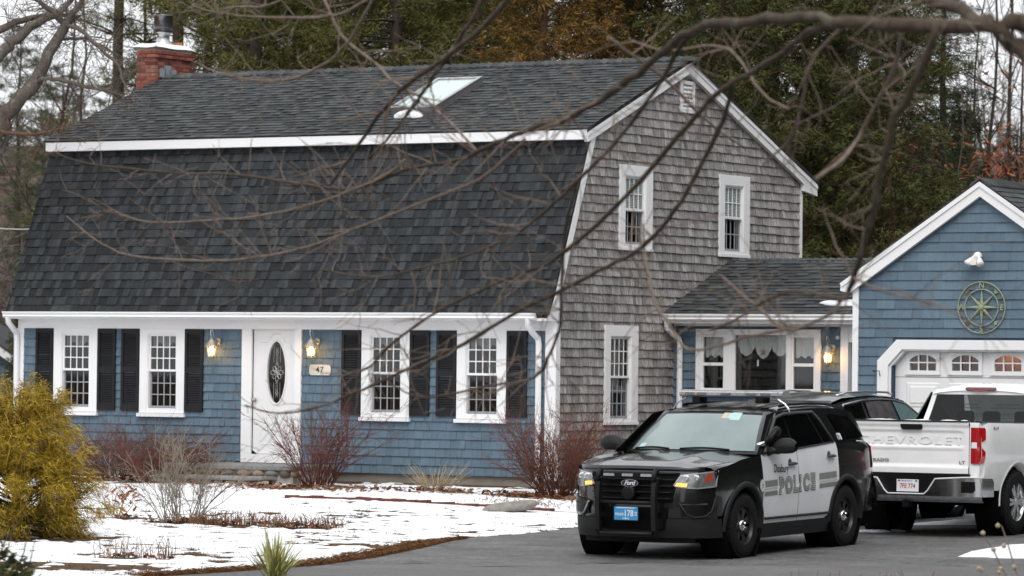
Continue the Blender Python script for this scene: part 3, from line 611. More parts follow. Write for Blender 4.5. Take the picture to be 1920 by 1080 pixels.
for k in range(8):
    w = 2 * math.pi * k / 8; a_ = .155 if k % 2 == 0 else .13; pts = []
    for j in range(13):
        q = j / 12 * 2 * math.pi; rr = a_ * .5 * (1 - math.cos(q)); sw = .035 * math.sin(q)
        pts.append(F((DC + .8 * (rr * math.cos(w) - sw * math.sin(w)), DZ + rr * math.sin(w) + sw * math.cos(w), -.03)))
    mm.tube(pts, .005, 4)
for s in (-1, 1):
    mm.tube([F((DC, DZ + s * .36, -.03)), F((DC + .025, DZ + s * .32, -.03)), F((DC, DZ + s * .28, -.03)), F((DC - .025, DZ + s * .32, -.03)), F((DC, DZ + s * .36, -.03))], .004, 4)
mm.build('leaded_pattern', 'came', dr)
MB().lathe([(.0, -.085), (.028, -.08), (.032, -.06), (.02, -.045), (.012, -.03), (.03, -.02), (.03, -.01)], 12, 'y', (-5.61, 0, 1.27)).build('knob', 'pewter', dr, smooth=True)
# ---- gable wall shingles
Fg = frame((0, 0, 0), (0, 1, 0), (0, 0, 1), (1, 0, 0))
GWIN = [(1.879, 3.742, 1.336, 4, 2, 'blind'), (5.207, 3.738, 1.340, 4, 2, 'blind'), (1.461, .975, 1.551, 4, 3, None)]
def glim(v):
    a = interp(v, [0, 2.6, 3.05, 5.50, 6.80], [0.10, .10, .14, 1.12, 4.03]); b = interp(v, [0, 5.05, 6.80], [D - .03, D - .03, 4.07]); return a, b
pc = shingle_field(Fg, .02, 6.80, glim, [(y + .03, y + 1.015, z + .03, z + h - .03) for y, z, h, *_ in GWIN] + [(3.86, 4.28, 6.05, 6.5)], .1425, (.075, .19), .026, .005, .006, 8)
place_shingles(pc, 'shingle', 'cedar', gw, 300, 'weathered grey cedar shingles of the gable wall')
for i, (y, z, h, cc, rr, inn) in enumerate(GWIN):
    F = frame((.016, y, z), (0, 1, 0), (0, 0, 1), (1, 0, 0)); window(house, F, 1.045, h, cc, rr, (.165, .215, .15), sill=False, head=.17, inner=inn, seed=20 + i)
F = frame((.014, 3.835, 6.02), (0, 1, 0), (0, 0, 1), (1, 0, 0))
v_ = fb(F, [(0, .075, 0, .52, 0, .03), (.397, .472, 0, .52, 0, .03), (.075, .397, 0, .05, 0, .03), (.075, .397, .46, .52, 0, .03), (.075, .397, .05, .46, -.01, .002)]).build('vent', 'white', house)
for k in range(6):
    z = .058 + k * .068; MB().hexa([F(q) for q in [(.076, z, .004), (.396, z, .004), (.396, z + .05, .0), (.076, z + .05, .0), (.076, z - .012, .034), (.396, z - .012, .034), (.396, z + .008, .034), (.076, z + .008, .034)]]).build('louvre', 'white', v_)
# ---- roofs
RX0, RX1 = -10.50, .11               # roof ends
def slope_field(y0, z0, y1, z1, xa, xb, expo, wr, tb, seed, mat, parent, n_each, core=0.05, name='shingle', label=None, holes=()):
    dv = Vector((0, y1 - y0, z1 - z0)); Ln = dv.length; V = dv.normalized(); Nn = Vector((1, 0, 0)).cross(V)
    if Nn.z < 0: Nn = -Nn
    F = frame((0, y0, z0), (1, 0, 0), V, Nn)
    # laminated shingles: a darker base course with lighter tabs of uneven width on top
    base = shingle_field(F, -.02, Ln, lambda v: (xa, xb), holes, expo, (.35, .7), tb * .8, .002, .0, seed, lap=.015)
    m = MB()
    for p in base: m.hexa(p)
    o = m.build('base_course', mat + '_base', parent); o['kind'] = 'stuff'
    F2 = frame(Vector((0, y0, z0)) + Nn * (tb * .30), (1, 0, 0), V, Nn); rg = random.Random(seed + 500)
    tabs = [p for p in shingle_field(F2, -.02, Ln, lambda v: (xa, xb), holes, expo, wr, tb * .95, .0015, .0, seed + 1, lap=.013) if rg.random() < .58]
    place_shingles(tabs, name, mat, parent, n_each, label); return F, Ln
lower = MB().prism([(RX0 + .02, -.30, 2.60), (RX0 + .02, -.26, 2.655), (RX0 + .02, .93, 5.56), (RX0 + .02, 1.05, 5.50), (RX0 + .02, -.16, 2.56)], (RX1 - RX0 - .09, 0, 0)).build('roof', 'underlay', house, fix=True); lower['label'] = 'steep charcoal lower slope of the gambrel roof'
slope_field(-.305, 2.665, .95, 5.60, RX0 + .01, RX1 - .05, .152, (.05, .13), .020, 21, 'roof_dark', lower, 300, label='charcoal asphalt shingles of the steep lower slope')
upper = MB().prism([(RX0, YB, ZB + .005), (RX0, YR, ZR - .05), (RX0, D + .5, 5.12), (RX0, D + .5, 5.06), (RX0, YR, ZR - .14), (RX0, YB, ZB - .05)], (RX1 - RX0, 0, 0)).build('roof', 'underlay', house, fix=True); upper['label'] = 'shallow grey upper slope of the gambrel roof'
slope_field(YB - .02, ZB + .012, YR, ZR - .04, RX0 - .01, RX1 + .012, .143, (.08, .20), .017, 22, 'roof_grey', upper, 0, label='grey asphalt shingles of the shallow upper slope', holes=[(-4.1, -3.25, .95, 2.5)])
m = MB(); random.seed(2); x = RX0
while x < RX1:
    w = .14; t_ = random.uniform(.012, .02)
    m.hexa([(x, YR - .15, ZR - .085), (x + w + .1, YR - .15, ZR - .085 - .006), (x + w + .1, YR, ZR - .03), (x, YR, ZR - .03), (x, YR - .15, ZR - .07 + t_), (x + w + .1, YR - .15, ZR - .088), (x + w + .1, YR, ZR - .02), (x, YR, ZR + t_)])
    m.hexa([(x, YR, ZR - .03), (x + w + .1, YR, ZR - .03), (x + w + .1, YR + .15, ZR - .09), (x, YR + .15, ZR - .09), (x, YR, ZR + t_), (x + w + .1, YR, ZR - .02), (x + w + .1, YR + .15, ZR - .075), (x, YR + .15, ZR - .07 + t_)]); x += w
m.build('ridge_cap', 'roof_grey', house)
# white fascia under the upper eave, rakes
MB().box(RX0 + .02, RX1 - .08, YB - .025, YB + .01, ZB - .155, ZB - .008).box(RX0 + .02, RX1 - .08, YB + .01, 1.02, ZB - .155, ZB - .125).build('fascia', 'white', house)
def rake(pts, w, x0, x1, name='rake'):     # boards hung below a roof line in the y-z plane
    m = MB()
    for (a, b) in zip(pts[:-1], pts[1:]):
        a = Vector((0, *a)); b = Vector((0, *b)); dd = (b - a).normalized(); dn = Vector((0, dd.z, -dd.y))
        if dn.z > 0: dn = -dn
        m.prism([(x0, *(q)[1:]) for q in (a, b, b + dn * w[1], a + dn * w[0])], (x1 - x0, 0, 0))
    return m.build(name, 'white', house, fix=True)
rake([(YB - .02, ZB - .005), (YR, ZR - .06)], (.20, .20), .022, .098)
rake([(YR, ZR - .06), (D + .48, 5.075)], (.21, .21), .022, .095)
rake([(YB + .0, ZB - .045), (YR, ZR - .10)], (.06, .06), .0985, .112)
rake([(YR, ZR - .10), (D + .48, 5.035)], (.06, .06), .0955, .110)
rake([(-.24, 2.64), (.96, 5.50)], (.135, .12), .020, .058)
MB().prism([(.0195, y, z) for y, z in ((-.30, 2.60), (-.05, 3.05), (.10, 3.05), (.10, 2.56), (-.28, 2.56))], (.03, 0, 0)).build('eave_return', 'white', house, fix=True)
MB().prism([(.021, y, z) for y, z in ((D - .02, 5.22), (D + .48, 5.02), (D + .48, 4.86), (D - .02, 4.93))], (.072, 0, 0)).build('eave_return', 'white', house, fix=True)
MB().box(-.10, .03, D - .028, D + .05, .1, 4.93).build('corner_board', 'white', house)
MB().box(RX0 + .03, -.1, D + .3, D + .48, 4.93, 5.02).build('gutter', 'white', house)
# ---- skylight
dv = Vector((0, YR - YB, ZR - ZB - .05)).normalized(); nn = Vector((0, -dv.z, dv.y))
Fs = frame((-4.10, 1.60, ZB + (1.60 - YB) * dv.z / dv.y + .01), (1, 0, 0), dv, nn)
sk = fb(Fs, [(0, .05, 0, 1.56, 0, .13), (.80, .85, 0, 1.56, 0, .13), (.05, .80, 0, .06, 0, .13), (.05, .80, 1.50, 1.56, 0, .13)]).build('skylight', 'skylight_frame', house)
fb(Fs, [(-.012, .055, -.012, 1.572, .1302, .145), (.795, .862, -.012, 1.572, .1302, .145), (.055, .795, -.012, .07, .1302, .145), (.055, .795, 1.49, 1.572, .1302, .145)]).build('skylight_trim', 'metal', sk)
fb(Fs, [(.05, .80, .06, 1.50, .09, .125)]).build('skylight_glass', 'skylight_glass', sk)
# ---- chimney of single bricks
ch = MB().box(-10.845, -10.445, 3.725, 4.805, 3.0, 7.40).build('chimney', 'mortar', house)
bl = MB().box(0, .196, 0, .09, 0, .054).mesh('brick', 'brick'); bh = MB().box(0, .092, 0, .09, 0, .054).mesh('brick', 'brick')
bt = MB().box(-.09, 0, 0, .196, 0, .054).mesh('brick', 'brick'); bth = MB().box(-.09, 0, 0, .092, 0, .054).mesh('brick', 'brick')
random.seed(11)
z = 6.02; k = 0
while z < 7.36:
    out_ = 0.0 if z < 7.20 else .03
    xs_ = [(-10.84, bl), (-10.630, bl)] if k % 2 == 0 else [(-10.84, bh), (-10.734, bl), (-10.526, bh)]
    for x, me in xs_: link_mesh('brick', me, ch, (x + out_, 3.71 - out_ - random.uniform(0, .006), z))
    y = 3.71 - out_ + (.0905 if k % 2 == 0 else .0905); first = True
    while y < 4.75:
        me = bth if (first and k % 2) else bt; ln = .094 if me is bth else .198
        link_mesh('brick', me, ch, (-10.43 + out_ + random.uniform(0, .006) , y, z)); y += ln + .010; first = False
    z += .067; k += 1
MB().box(-10.87, -10.42, 3.70, 4.82, 7.385, 7.43).build('chimney_crown', 'mortar', ch)
P = []; 
for j in range(9):
    row = []
    for i in range(9):
        u, v = i / 8, j / 8; e = min(u, 1 - u, v, 1 - v); row.append((lerp(-10.92, -10.385, u), lerp(3.655, 4.86, v), 7.425 + (.075 * smooth(e * 5) if e > 0 else -.02) + .008 * math.sin(7 * u + 9 * v)))
    P.append(row)
MB().grid(P).build('snow_cap', 'snow_clump', ch, smooth=True)
fl = MB().lathe([(.16, 7.44), (.15, 7.50), (.115, 7.54), (.11, 7.68), (.175, 7.69), (.175, 7.75)], 20, 'z', (-10.64, 4.22, 0)).build('flue_pipe', 'metal', ch, smooth=True)
plain('black_metal', (.02, .02, .022), .35, .5, .6); plain('steel_dark', (.22, .22, .23), .3, .5, .9)
MB().lathe([(.178, 7.70), (.178, 7.76), (.165, 7.765)], 20, 'z', (-10.64, 4.22, 0)).build('flue_collar', 'black_metal', ch, smooth=True)
MB().lathe([(.165, 7.765), (.165, 7.985), (.19, 7.99), (.19, 8.0), (0, 8.03)], 20, 'z', (-10.64, 4.22, 0)).build('flue_cap', 'steel_dark', ch, smooth=True)
plain('clay', (.45, .17, .08), .8); MB().lathe([(.10, 7.40), (.10, 7.55), (.08, 7.55)], 12, 'z', (-10.62, 4.62, 0)).build('clay_flue', 'clay', ch)
m = MB(); 
for (y0_, y1_, z0_, z1_) in ((3.84, 4.00, 6.88, 7.04), (3.98, 4.16, 6.92, 7.10), (4.14, 4.32, 6.92, 7.03)): m.box(-10.43, -10.405, y0_, y1_, z0_, z1_)
m.build('flashing', 'lead', ch)
# snow left below the skylight
def snow_lump(name, c, sx, sy, sz, F=None, seed=0, label=None):
    rg = random.Random(seed); m = MB(); P = []
    for j in range(7):
        ph = j / 6 * math.pi / 2; row = []
        for i in range(15):
            w = 2 * math.pi * i / 14; q = 1 + .16 * math.sin(3 * w + seed) + .08 * math.sin(5 * w)
            p = (c[0] + sx * math.cos(ph) * math.cos(w) * q, c[1] + sy * math.cos(ph) * math.sin(w) * q, c[2] + sz * math.sin(ph) * (1 if j else 0) - (.01 if j == 0 else 0)); row.append(F(p) if F else Vector(p))
        row[-1] = row[0]; P.append(row)
    return tag(m.grid(P).build(name, 'snow_clump', smooth=True, fix=True), label, 'snow')
snow_lump('snow_clump', (.40, -.10, .02), .27, .12, .10, Fs, 3, 'white snow lump on the roof below the skylight')
# ---- lanterns, house number
def lantern(x, y, z, label):
    e = empty('wall_lantern', (x, y, z), 0, label, 'lantern', 'lit brass carriage lanterns on the walls')
    MB().lathe([(0, -.03), (.055, -.03), (.06, -.015), (.06, 0)], 14, 'y', (0, 0, .10)).build('back_plate', 'pewter', e, smooth=True)
    MB().tube([(0, -.03, .10), (0, -.09, .13), (0, -.13, .20), (0, -.15, .255), (0, -.185, .285), (0, -.22, .27), (0, -.225, .22), (0, -.20, .18), (0, -.185, .15)], .009, 6).build('arm', 'metal', e, smooth=True)
    c = (0, -.19, 0)
    MB().lathe([(0, .165), (.02, .16), (.022, .135), (.035, .125), (.06, .085), (.10, .035), (.105, .02), (.09, .018)], 12, 'z', c).build('hood', 'pewter', e)
    m = MB()
    for k in range(6):
        w = 2 * math.pi * k / 6; m.tube([(.088 * math.cos(w), -.19 + .088 * math.sin(w), .02), (.062 * math.cos(w), -.19 + .062 * math.sin(w), -.15)], .009, 4)
    m.lathe([(.063, -.15), (.066, -.16), (.03, -.175), (.0, -.185)], 12, 'z', c); m.build('cage', 'pewter', e)
    MB().lathe([(.085, .018), (.060, -.148)], 6, 'z', c).build('glass', 'lantern_glass', e)
    MB().lathe([(0, -.125), (.034, -.115), (.048, -.06), (.042, -.02), (.016, .01)], 12, 'z', c).build('bulb', 'lamp_glow', e, smooth=True)
    ld = bpy.data.lights.new('lantern_light', 'POINT'); ld.energy = 32.0; ld.color = (1.0, .60, .25); ld.shadow_soft_size = .04
    lo = bpy.data.objects.new('lantern_light', ld); col.objects.link(lo); lo.parent = e; lo.location = (0, -.19, -.05)
lantern(-6.34, -.02, 2.11, 'lit brass wall lantern left of the front door')
lantern(-4.402, -.02, 2.12, 'lit brass wall lantern above the house number sign')
lantern(2.90, 3.712, 2.11, 'lit brass wall lantern beside the side entrance by the garage')
sg = empty('house_number_sign', (-4.345, -.018, 1.765), 0, 'cream plaque with the number 47 beside the front door', 'sign')
pl = [(-.205, -.05), (-.18, -.085), (.18, -.085), (.205, -.05), (.205, .05), (.18, .085), (-.18, .085), (-.205, .05)]
MB().prism([(x, 0, z) for x, z in pl], (0, -.02, 0)).build('plaque', 'sign_cream', sg, fix=True, bevel=.004)
tv, tf = text_mesh('47', .135, .002, .0015, spacing=1.25)
MB().add([(x * .95, -.0215 - z, y) for x, y, z in tv], tf).build('numerals', 'black', sg)
# ---- stoop: three slab steps over single field stones
st_ = empty('stone_steps', (-4.9, -.9, 0), 0, 'grey slab front steps on rounded field stones', 'steps')
def slab(x0, x1, y0, y1, z0, z1, seed):
    m = MB().box(x0 + 4.9, x1 + 4.9, y0 + .9, y1 + .9, z0, z1); return m.build('tread', 'granite', st_, bevel=.018)
slab(-6.6, -4.0, -1.25, -.04, .175, .255, 1); slab(-6.4, -4.35, -1.62, -1.0, .02, .085, 2); slab(-6.9, -4.45, -2.1, -1.4, -.13, -.065, 3)
MB().box(-1.65, .85, -.28, .84, -.45, .17).box(-1.45, .5, -.60, -.285, -.45, .01).build('rubble_core', 'mortar', st_)
random.seed(4)
def stone(x, y, z, sx, sy, sz):
    m = MB(); P = []
    for j in range(6):
        ph = -math.pi / 2 + math.pi * j / 5; P.append([(x + 4.9 + sx * math.cos(ph) ** .7 * math.cos(w) * random.uniform(.9, 1.1) if math.cos(ph) > 1e-6 else x + 4.9, y + .9 + sy * max(math.cos(ph), 0) ** .7 * math.sin(w), z + sz * math.sin(ph)) for w in [2 * math.pi * i / 9 for i in range(9)]])
        P[-1].append(P[-1][0])
    m.grid(P).build('stone', 'fieldstone', st_, smooth=True, fix=True)
x = -6.45
while x < -4.05:
    w = random.uniform(.09, .17); stone(x + w, -1.17, .125, w, .11, random.uniform(.055, .07)); x += 2 * w * .96
x = -6.3
while x < -4.4:
    w = random.uniform(.09, .17); stone(x + w, -1.52, -.035, w, .11, random.uniform(.05, .065)); x += 2 * w * .96

# ---- low wing between house and garage
wing = empty('connecting_wing', (0, 0, 0), 0, 'low blue shingled wing between the gambrel house and the garage', 'building')
ww_ = wall_core(frame((0, 3.73, 0), (1, 0, 0), (0, 0, 1), (0, -1, 0)), (.02, 4.66), lambda u: 2.60, -.15, [(.53, 2.61, 1.50, 2.42)], .12, 'wall', 'blue_under', wing)
MB().box(.02, 4.66, 7.40, 7.52, -.15, 2.60).build('wall', 'blue_shingle', wing)
F = frame((0, 3.729, 0), (1, 0, 0), (0, 0, 1), (0, -1, 0))
pc = shingle_field(F, .02, 2.56, lambda v: (.02, 3.05), [(.47, 2.67, 1.3, 2.52)], .139, (.10, .22), .022, .005, .003, 44)
place_shingles(pc, 'shingle', 'blue_shingle', ww_, 300)
fb(F, [(.03, 4.62, 2.545, 2.61, 0, .035)]).build('frieze', 'white', wing)
gp = [(3.37, 2.625), (3.335, 2.62), (3.30, 2.65), (3.31, 2.675), (3.285, 2.71), (3.285, 2.735), (3.37, 2.735)]
MB().prism([(.03, y, z) for y, z in gp], (4.6, 0, 0)).build('gutter', 'white', wing, fix=True)
MB().box(.03, 4.63, 3.371, 3.695, 2.585, 2.62).build('soffit', 'white', wing)
downspout(wing, [(.10, 3.34, 2.63), (.10, 3.36, 2.50), (.11, 3.5, 2.42), (.16, 3.64, 2.34), (.17, 3.655, 2.25), (.17, 3.655, .0)])
wr_ = MB().prism([(.035, 3.33, 2.715), (.035, 5.66, 3.67), (.035, 8.0, 2.7), (.035, 8.0, 2.62), (.035, 5.66, 3.56), (.035, 3.33, 2.66)], (4.6, 0, 0)).build('roof', 'underlay', wing, fix=True)
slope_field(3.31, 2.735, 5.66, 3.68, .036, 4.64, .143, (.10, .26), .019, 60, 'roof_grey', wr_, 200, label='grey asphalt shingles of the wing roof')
m = MB(); x = .04
while x < 4.6:
    m.hexa([(x, 5.50, 3.60), (x + .24, 5.50, 3.594), (x + .24, 5.66, 3.66), (x, 5.66, 3.66), (x, 5.50, 3.635), (x + .24, 5.50, 3.60), (x + .24, 5.66, 3.67), (x, 5.66, 3.705)]); x += .14
m.build('ridge_cap', 'roof_grey', wing)
snow_lump('snow_clump', (3.05, .42, .01), .35, .10, .05, frame((0, 3.33, 2.75), (1, 0, 0), Vector((0, 2.33, .95)).normalized(), Vector((0, -.95, 2.33)).normalized()), 5, 'thin white snow remnant at the low roof edge beside the garage')
# triple window: sash, picture pane, sash
F = frame((.444, 3.725, 1.44), (1, 0, 0), (0, 0, 1), (0, -1, 0))
tw = fb(F, [(0, .10, 0, 1.06, 0, .04), (2.15, 2.25, 0, 1.06, 0, .04), (.10, 2.15, .965, 1.06, 0, .04), (.10, 2.15, -.0, .075, 0, .04), (.525, .72, .075, .965, 0, .038), (1.635, 1.73, .075, .965, 0, .038)]).build('window', 'white', wing)
def onesash(u0, u1):
    zm = .50
    fb(F, [(u0, u0 + .03, .075, .965, -.02, .02), (u1 - .03, u1, .075, .965, -.02, .02), (u0 + .03, u1 - .03, .93, .965, -.02, .02), (u0 + .03, u1 - .03, .075, .11, -.02, .02), (u0 + .03, u1 - .03, zm - .03, zm + .02, -.02, .025)]).build('sash', 'white', tw)
    for (a, b) in ((.11, zm - .03), (zm + .02, .93)): fb(F, [(u0 + .031, u1 - .031, a + .001, b - .001, -.012, -.008)]).build('pane', 'pane', tw)
onesash(.10, .525); onesash(1.73, 2.15)
fb(F, [(.72, 1.635, .076, .964, -.012, -.008)]).build('pane', 'pane', tw)
fb(F, [(-.2, 2.5, -.3, 1.3, -.9, -.85), (-.2, -.15, -.3, 1.3, -.85, -.15), (2.45, 2.5, -.3, 1.3, -.85, -.15)]).build('room', 'interior', tw)
P = [[], []]
for k in range(61):
    u = lerp(.72, 1.635, k / 60); q = k / 60 * 3; d_k = .17 + .20 * abs(math.sin(math.pi * q)) ** .7 * (1 if 0.9 < q < 2.1 else .8); n = -.06 - .012 * math.sin(k * 1.3)
    P[0].append(F((u, .96, n))); P[1].append(F((u, .96 - d_k, n)))
MB().grid(P).build('valance', 'curtain_white', tw)
for (u0, u1) in ((.13, .495), (1.76, 2.12)):
    P = [[], []]
    for k in range(25): u = lerp(u0, u1, k / 24); P[0].append(F((u, .93, -.06 + .01 * math.sin(k)))); P[1].append(F((u, .62 - .02 * math.sin(k * .7), -.06 + .01 * math.sin(k))))
    MB().grid(P).build('valance', 'curtain_white', tw)
sf = MB(); pts = []
for k in range(10): w = math.pi / 2 + 2 * math.pi * k / 10; rr = .075 if k % 2 == 0 else .022; pts.append(F((1.19 + rr * math.cos(w), .70 + rr * math.sin(w), -.03)))
sf.prism(pts, (0, .008, 0)).build('starfish_ornament', 'starfish', tw)
fb(F, [(1.085, 1.115, .47, .57, -.03, -.025)]).build('window_tag', 'white', tw)
# side door and its casing
F = frame((0, 3.725, 0), (1, 0, 0), (0, 0, 1), (0, -1, 0))
fb(F, [(3.056, 3.19, -.1, 2.545, 0, .06), (3.19, 4.6, 2.3, 2.545, 0, .05)]).build('door_casing', 'white', wing)
fb(F, [(3.23, 4.15, -.05, 2.29, -.02, .012), (3.19, 3.23, -.05, 2.3, -.02, .03)]).build('door', 'grey_sash', wing)
MB().lathe([(0, -.03), (.03, -.028), (.035, 0)], 10, 'y', (2.985, 3.712, 2.37)).build('doorbell_light', 'white', wing, smooth=True)

# ---- garage
gar = empty('garage', (0, 0, 0), 0, 'blue shingled gable garage with a white panelled door', 'garage')
GY, GX0, GX1, GXM = .908, 4.665, 8.815, 6.74
gprof = [(GX0, -.3), (GX0, 3.18), (GXM, 4.56), (GX1, 3.18), (GX1, -.3)]
gwl = MB()
gwl.box(GX0 + .01, 5.30, GY + .01, GY + .13, -.3, 2.20); gwl.box(8.18, GX1 - .01, GY + .01, GY + .13, -.3, 2.20)
gwl.prism([(x, GY + .01, z) for x, z in ((GX0 + .01, 2.2), (GX1 - .01, 2.2), (GX1 - .01, 3.18), (GXM, 4.54), (GX0 + .01, 3.18))], (0, .12, 0))
gwl = gwl.build('wall', 'blue_under', gar, fix=True)
MB().box(GX0, GX0 + .12, GY + .13, 8.5, -.3, 3.15).box(GX1 - .12, GX1, GY + .13, 8.5, -.3, 3.15).box(GX0 + .12, GX1 - .12, 8.38, 8.5, -.3, 3.15).build('wall', 'blue_shingle', gar)
F = frame((0, GY + .009, 0), (1, 0, 0), (0, 0, 1), (0, -1, 0))
def galim(v):
    if v < 3.12: return GX0 + .075, GX1 - .075
    k = (v - 3.12) / (4.52 - 3.12); return lerp(GX0 + .02, GXM - .005, k), lerp(GX1 - .02, GXM + .005, k)
pc = shingle_field(F, -.05, 4.5, galim, [(5.09, 8.39, -1, 2.02), (5.3, 8.18, -1, 2.30)], .1415, (.16, .42), .022, .0022, .0, 51)
place_shingles(pc, 'shingle', 'blue_shingle', gwl, 300)
MB().box(GX0 - .02, GX0 + .075, GY - .03, GY + .012, -.2, 3.13).build('corner_board', 'white', gar)
MB().box(GX1 - .075, GX1 + .02, GY - .03, GY + .012, -.2, 3.13).build('corner_board', 'white', gar)
# roof and rakes
sl = (4.705 - 3.21) / (6.74 - 4.486)
for s in (-1, 1):
    xe = GXM + s * 2.27; ze = 4.69 - 2.27 * sl
    rf = MB().prism([(GXM, GY - .10, 4.665), (xe, GY - .10, ze - .02), (xe, GY - .10, ze - .07), (GXM, GY - .10, 4.60)], (0, 8.0, 0)).build('roof', 'underlay', gar, fix=True)
    dv = Vector((-s * 2.27, 0, 2.27 * sl)); Ln = dv.length; V = dv.normalized(); Nn = Vector((0, 1, 0)).cross(V) * (1 if s < 0 else -1)
    if Nn.z < 0: Nn = -Nn
    Fr = frame((xe, GY - .11, ze - .015), (0, 1, 0), V, Nn)
    pcs = shingle_field(Fr, -.02, Ln - .02, lambda v: (0, 8.0), [], .143, (.14, .34), .014, .0015, 0, 70 + s)
    if s > 0: place_shingles(pcs, 'shingle', 'roof_grey', rf, 60)
    else: place_shingles(pcs, 'shingle', 'roof_grey', rf, 0)
    q0 = Vector((GXM, GY - .10, 4.64)); q1 = Vector((xe, GY - .10, ze - .04)); dd = (q1 - q0).normalized(); dn = Vector((dd.z * s, 0, -abs(dd.x))); dn = Vector((-abs(dd.z) * s, 0, -abs(dd.x)))
    MB().prism([q0, q1, q1 + Vector((0, 0, -.10)), q1 + dn * .16 + Vector((-s * .06, 0, 0)), q0 + Vector((0, 0, -.205))], (0, .075, 0)).build('rake', 'white', gar, fix=True)
    MB().prism([q0 + Vector((0, -.0, .012)), q1 + Vector((0, 0, .012)), q1 + dn * .05, q0 + Vector((0, 0, -.06))], (0, -.022, 0)).build('rake_moulding', 'white', gar, fix=True)
m = MB(); y = GY - .11
while y < 8.8:
    for s in (-1, 1): m.hexa([(GXM, y, 4.69), (GXM + s * .16, y, 4.69 - .16 * sl), (GXM + s * .16, y + .24, 4.68 - .16 * sl), (GXM, y + .24, 4.68), (GXM, y, 4.722), (GXM + s * .16, y, 4.722 - .16 * sl), (GXM + s * .16, y + .24, 4.69 - .16 * sl), (GXM, y + .24, 4.69)])
    y += .14
m.build('ridge_cap', 'roof_grey', gar, fix=True)
# door surround with clipped corners
o0 = [(5.069, -.22), (5.069, 2.005), (5.385, 2.319), (8.095, 2.319), (8.411, 2.005), (8.411, -.22)]
i0 = [(5.245, -.22), (5.245, 1.94), (5.475, 2.175), (8.005, 2.175), (8.235, 1.94), (8.235, -.22)]
m = MB()
for k in range(5): m.prism([F((*o0[k], .0)), F((*o0[k + 1], .0)), F((*i0[k + 1], .0)), F((*i0[k], .0))], (0, -.055, 0))
m.build('door_casing', 'white', gar, fix=True)
m = MB()
for k in range(5): m.prism([F((*i0[k], -.11)), F((*i0[k + 1], -.11)), F((*[lerp(i0[k + 1][j], (6.74, .9)[j], .022) for j in (0, 1)], -.11)), F((*[lerp(i0[k][j], (6.74, .9)[j], .022) for j in (0, 1)], -.11))], (0, -.12, 0))
m.build('door_jamb', 'white', gar, fix=True)
gd = empty('garage_door', (0, 0, 0)); gd.parent = gar
DB, DT_ = -.2, 2.26; zs = [-.2, .168, .70, 1.232, 1.764, 2.30]
for k in range(5):
    m = MB(); a, b = zs[k] + .004, zs[k + 1] - .004
    wins = [5.756, 6.445, 7.134, 7.823] if k == 4 else []
    if k == 4:
        zb_, zt_ = 1.865, 2.095; xs_ = [5.25]
        m = fb(F, [(5.25, 8.23, a, zb_, -.14, -.10), (5.25, 8.23, zt_, b, -.14, -.10)])
        e_ = 5.25
        for c_ in wins: fb(F, [(e_, c_ - .215, zb_, zt_, -.14, -.10)], m); e_ = c_ + .215
        fb(F, [(e_, 8.23, zb_, zt_, -.14, -.10)], m)
    else: fb(F, [(5.25, 8.23, a, b, -.14, -.10)], m)
    pnl = m.build('panel', 'white_door', gd)
    if k < 4:
        for c_ in (5.756, 6.445, 7.134, 7.823):
            q = MB(); w2, h0, h1 = .275, a + .075, b - .075
            # raised field with a grooved border
            q.hexa([F(p) for p in [(c_ - w2, h0, -.1001), (c_ + w2, h0, -.1001), (c_ + w2, h1, -.1001), (c_ - w2, h1, -.1001), (c_ - w2 + .02, h0 + .02, -.088), (c_ + w2 - .02, h0 + .02, -.088), (c_ + w2 - .02, h1 - .02, -.088), (c_ - w2 + .02, h1 - .02, -.088)]])
            q.hexa([F(p) for p in [(c_ - w2 + .05, h0 + .05, -.088), (c_ + w2 - .05, h0 + .05, -.088), (c_ + w2 - .05, h1 - .05, -.088), (c_ - w2 + .05, h1 - .05, -.088), (c_ - w2 + .075, h0 + .075, -.076), (c_ + w2 - .075, h0 + .075, -.076), (c_ + w2 - .075, h1 - .075, -.076), (c_ - w2 + .075, h1 - .075, -.076)]])
            q.build('raised_field', 'white_door', pnl, fix=True)
    else:
        for c_ in wins:
            fr = MB(); w2 = .215
            fb(F, [(c_ - .275, c_ - w2, 1.82, 2.14, -.0999, -.078), (c_ + w2, c_ + .275, 1.82, 2.14, -.0999, -.078), (c_ - w2, c_ + w2, 1.82, 1.865, -.0999, -.078), (c_ - w2, c_ + w2, 2.10, 2.14, -.0999, -.078), (c_ - .285, c_ + .285, 1.80, 1.8195, -.0999, -.07)], fr)
            # arched head filler between frame and glass
            for s in (-1, 1):
                for kk in range(6):
                    ua, ub = kk / 6 * w2, (kk + 1) / 6 * w2; hz = lambda u: 2.096 - .075 * (u / w2) ** 2.4
                    fr.prism([F((c_ + s * ua, 2.10, -.10)), F((c_ + s * ub, 2.10, -.10)), F((c_ + s * ub, hz(ub), -.10)), F((c_ + s * ua, hz(ua), -.10))], (0, -.018, 0))
            for u in (-.0725, .0725): fb(F, [(c_ + u - .011, c_ + u + .011, 1.865, 2.095, -.10, -.084)], fr)
            for (u0, u1) in ((-w2, -.0835), (-.0615, .0615), (.0835, w2)): fb(F, [(c_ + u0, c_ + u1, 1.972, 1.992, -.10, -.084)], fr)
            wf = fr.build('window', 'white_door', gd, fix=True)
            for (u0, u1) in ((-w2, -.0735), (-.0715, .0715), (.0735, w2)):
                for (z0_, z1_) in ((1.867, 1.981), (1.983, 2.094)): fb(F, [(c_ + u0 + .001, c_ + u1 - .001, z0_, z1_, -.112, -.108)]).build('pane', 'pane', wf)
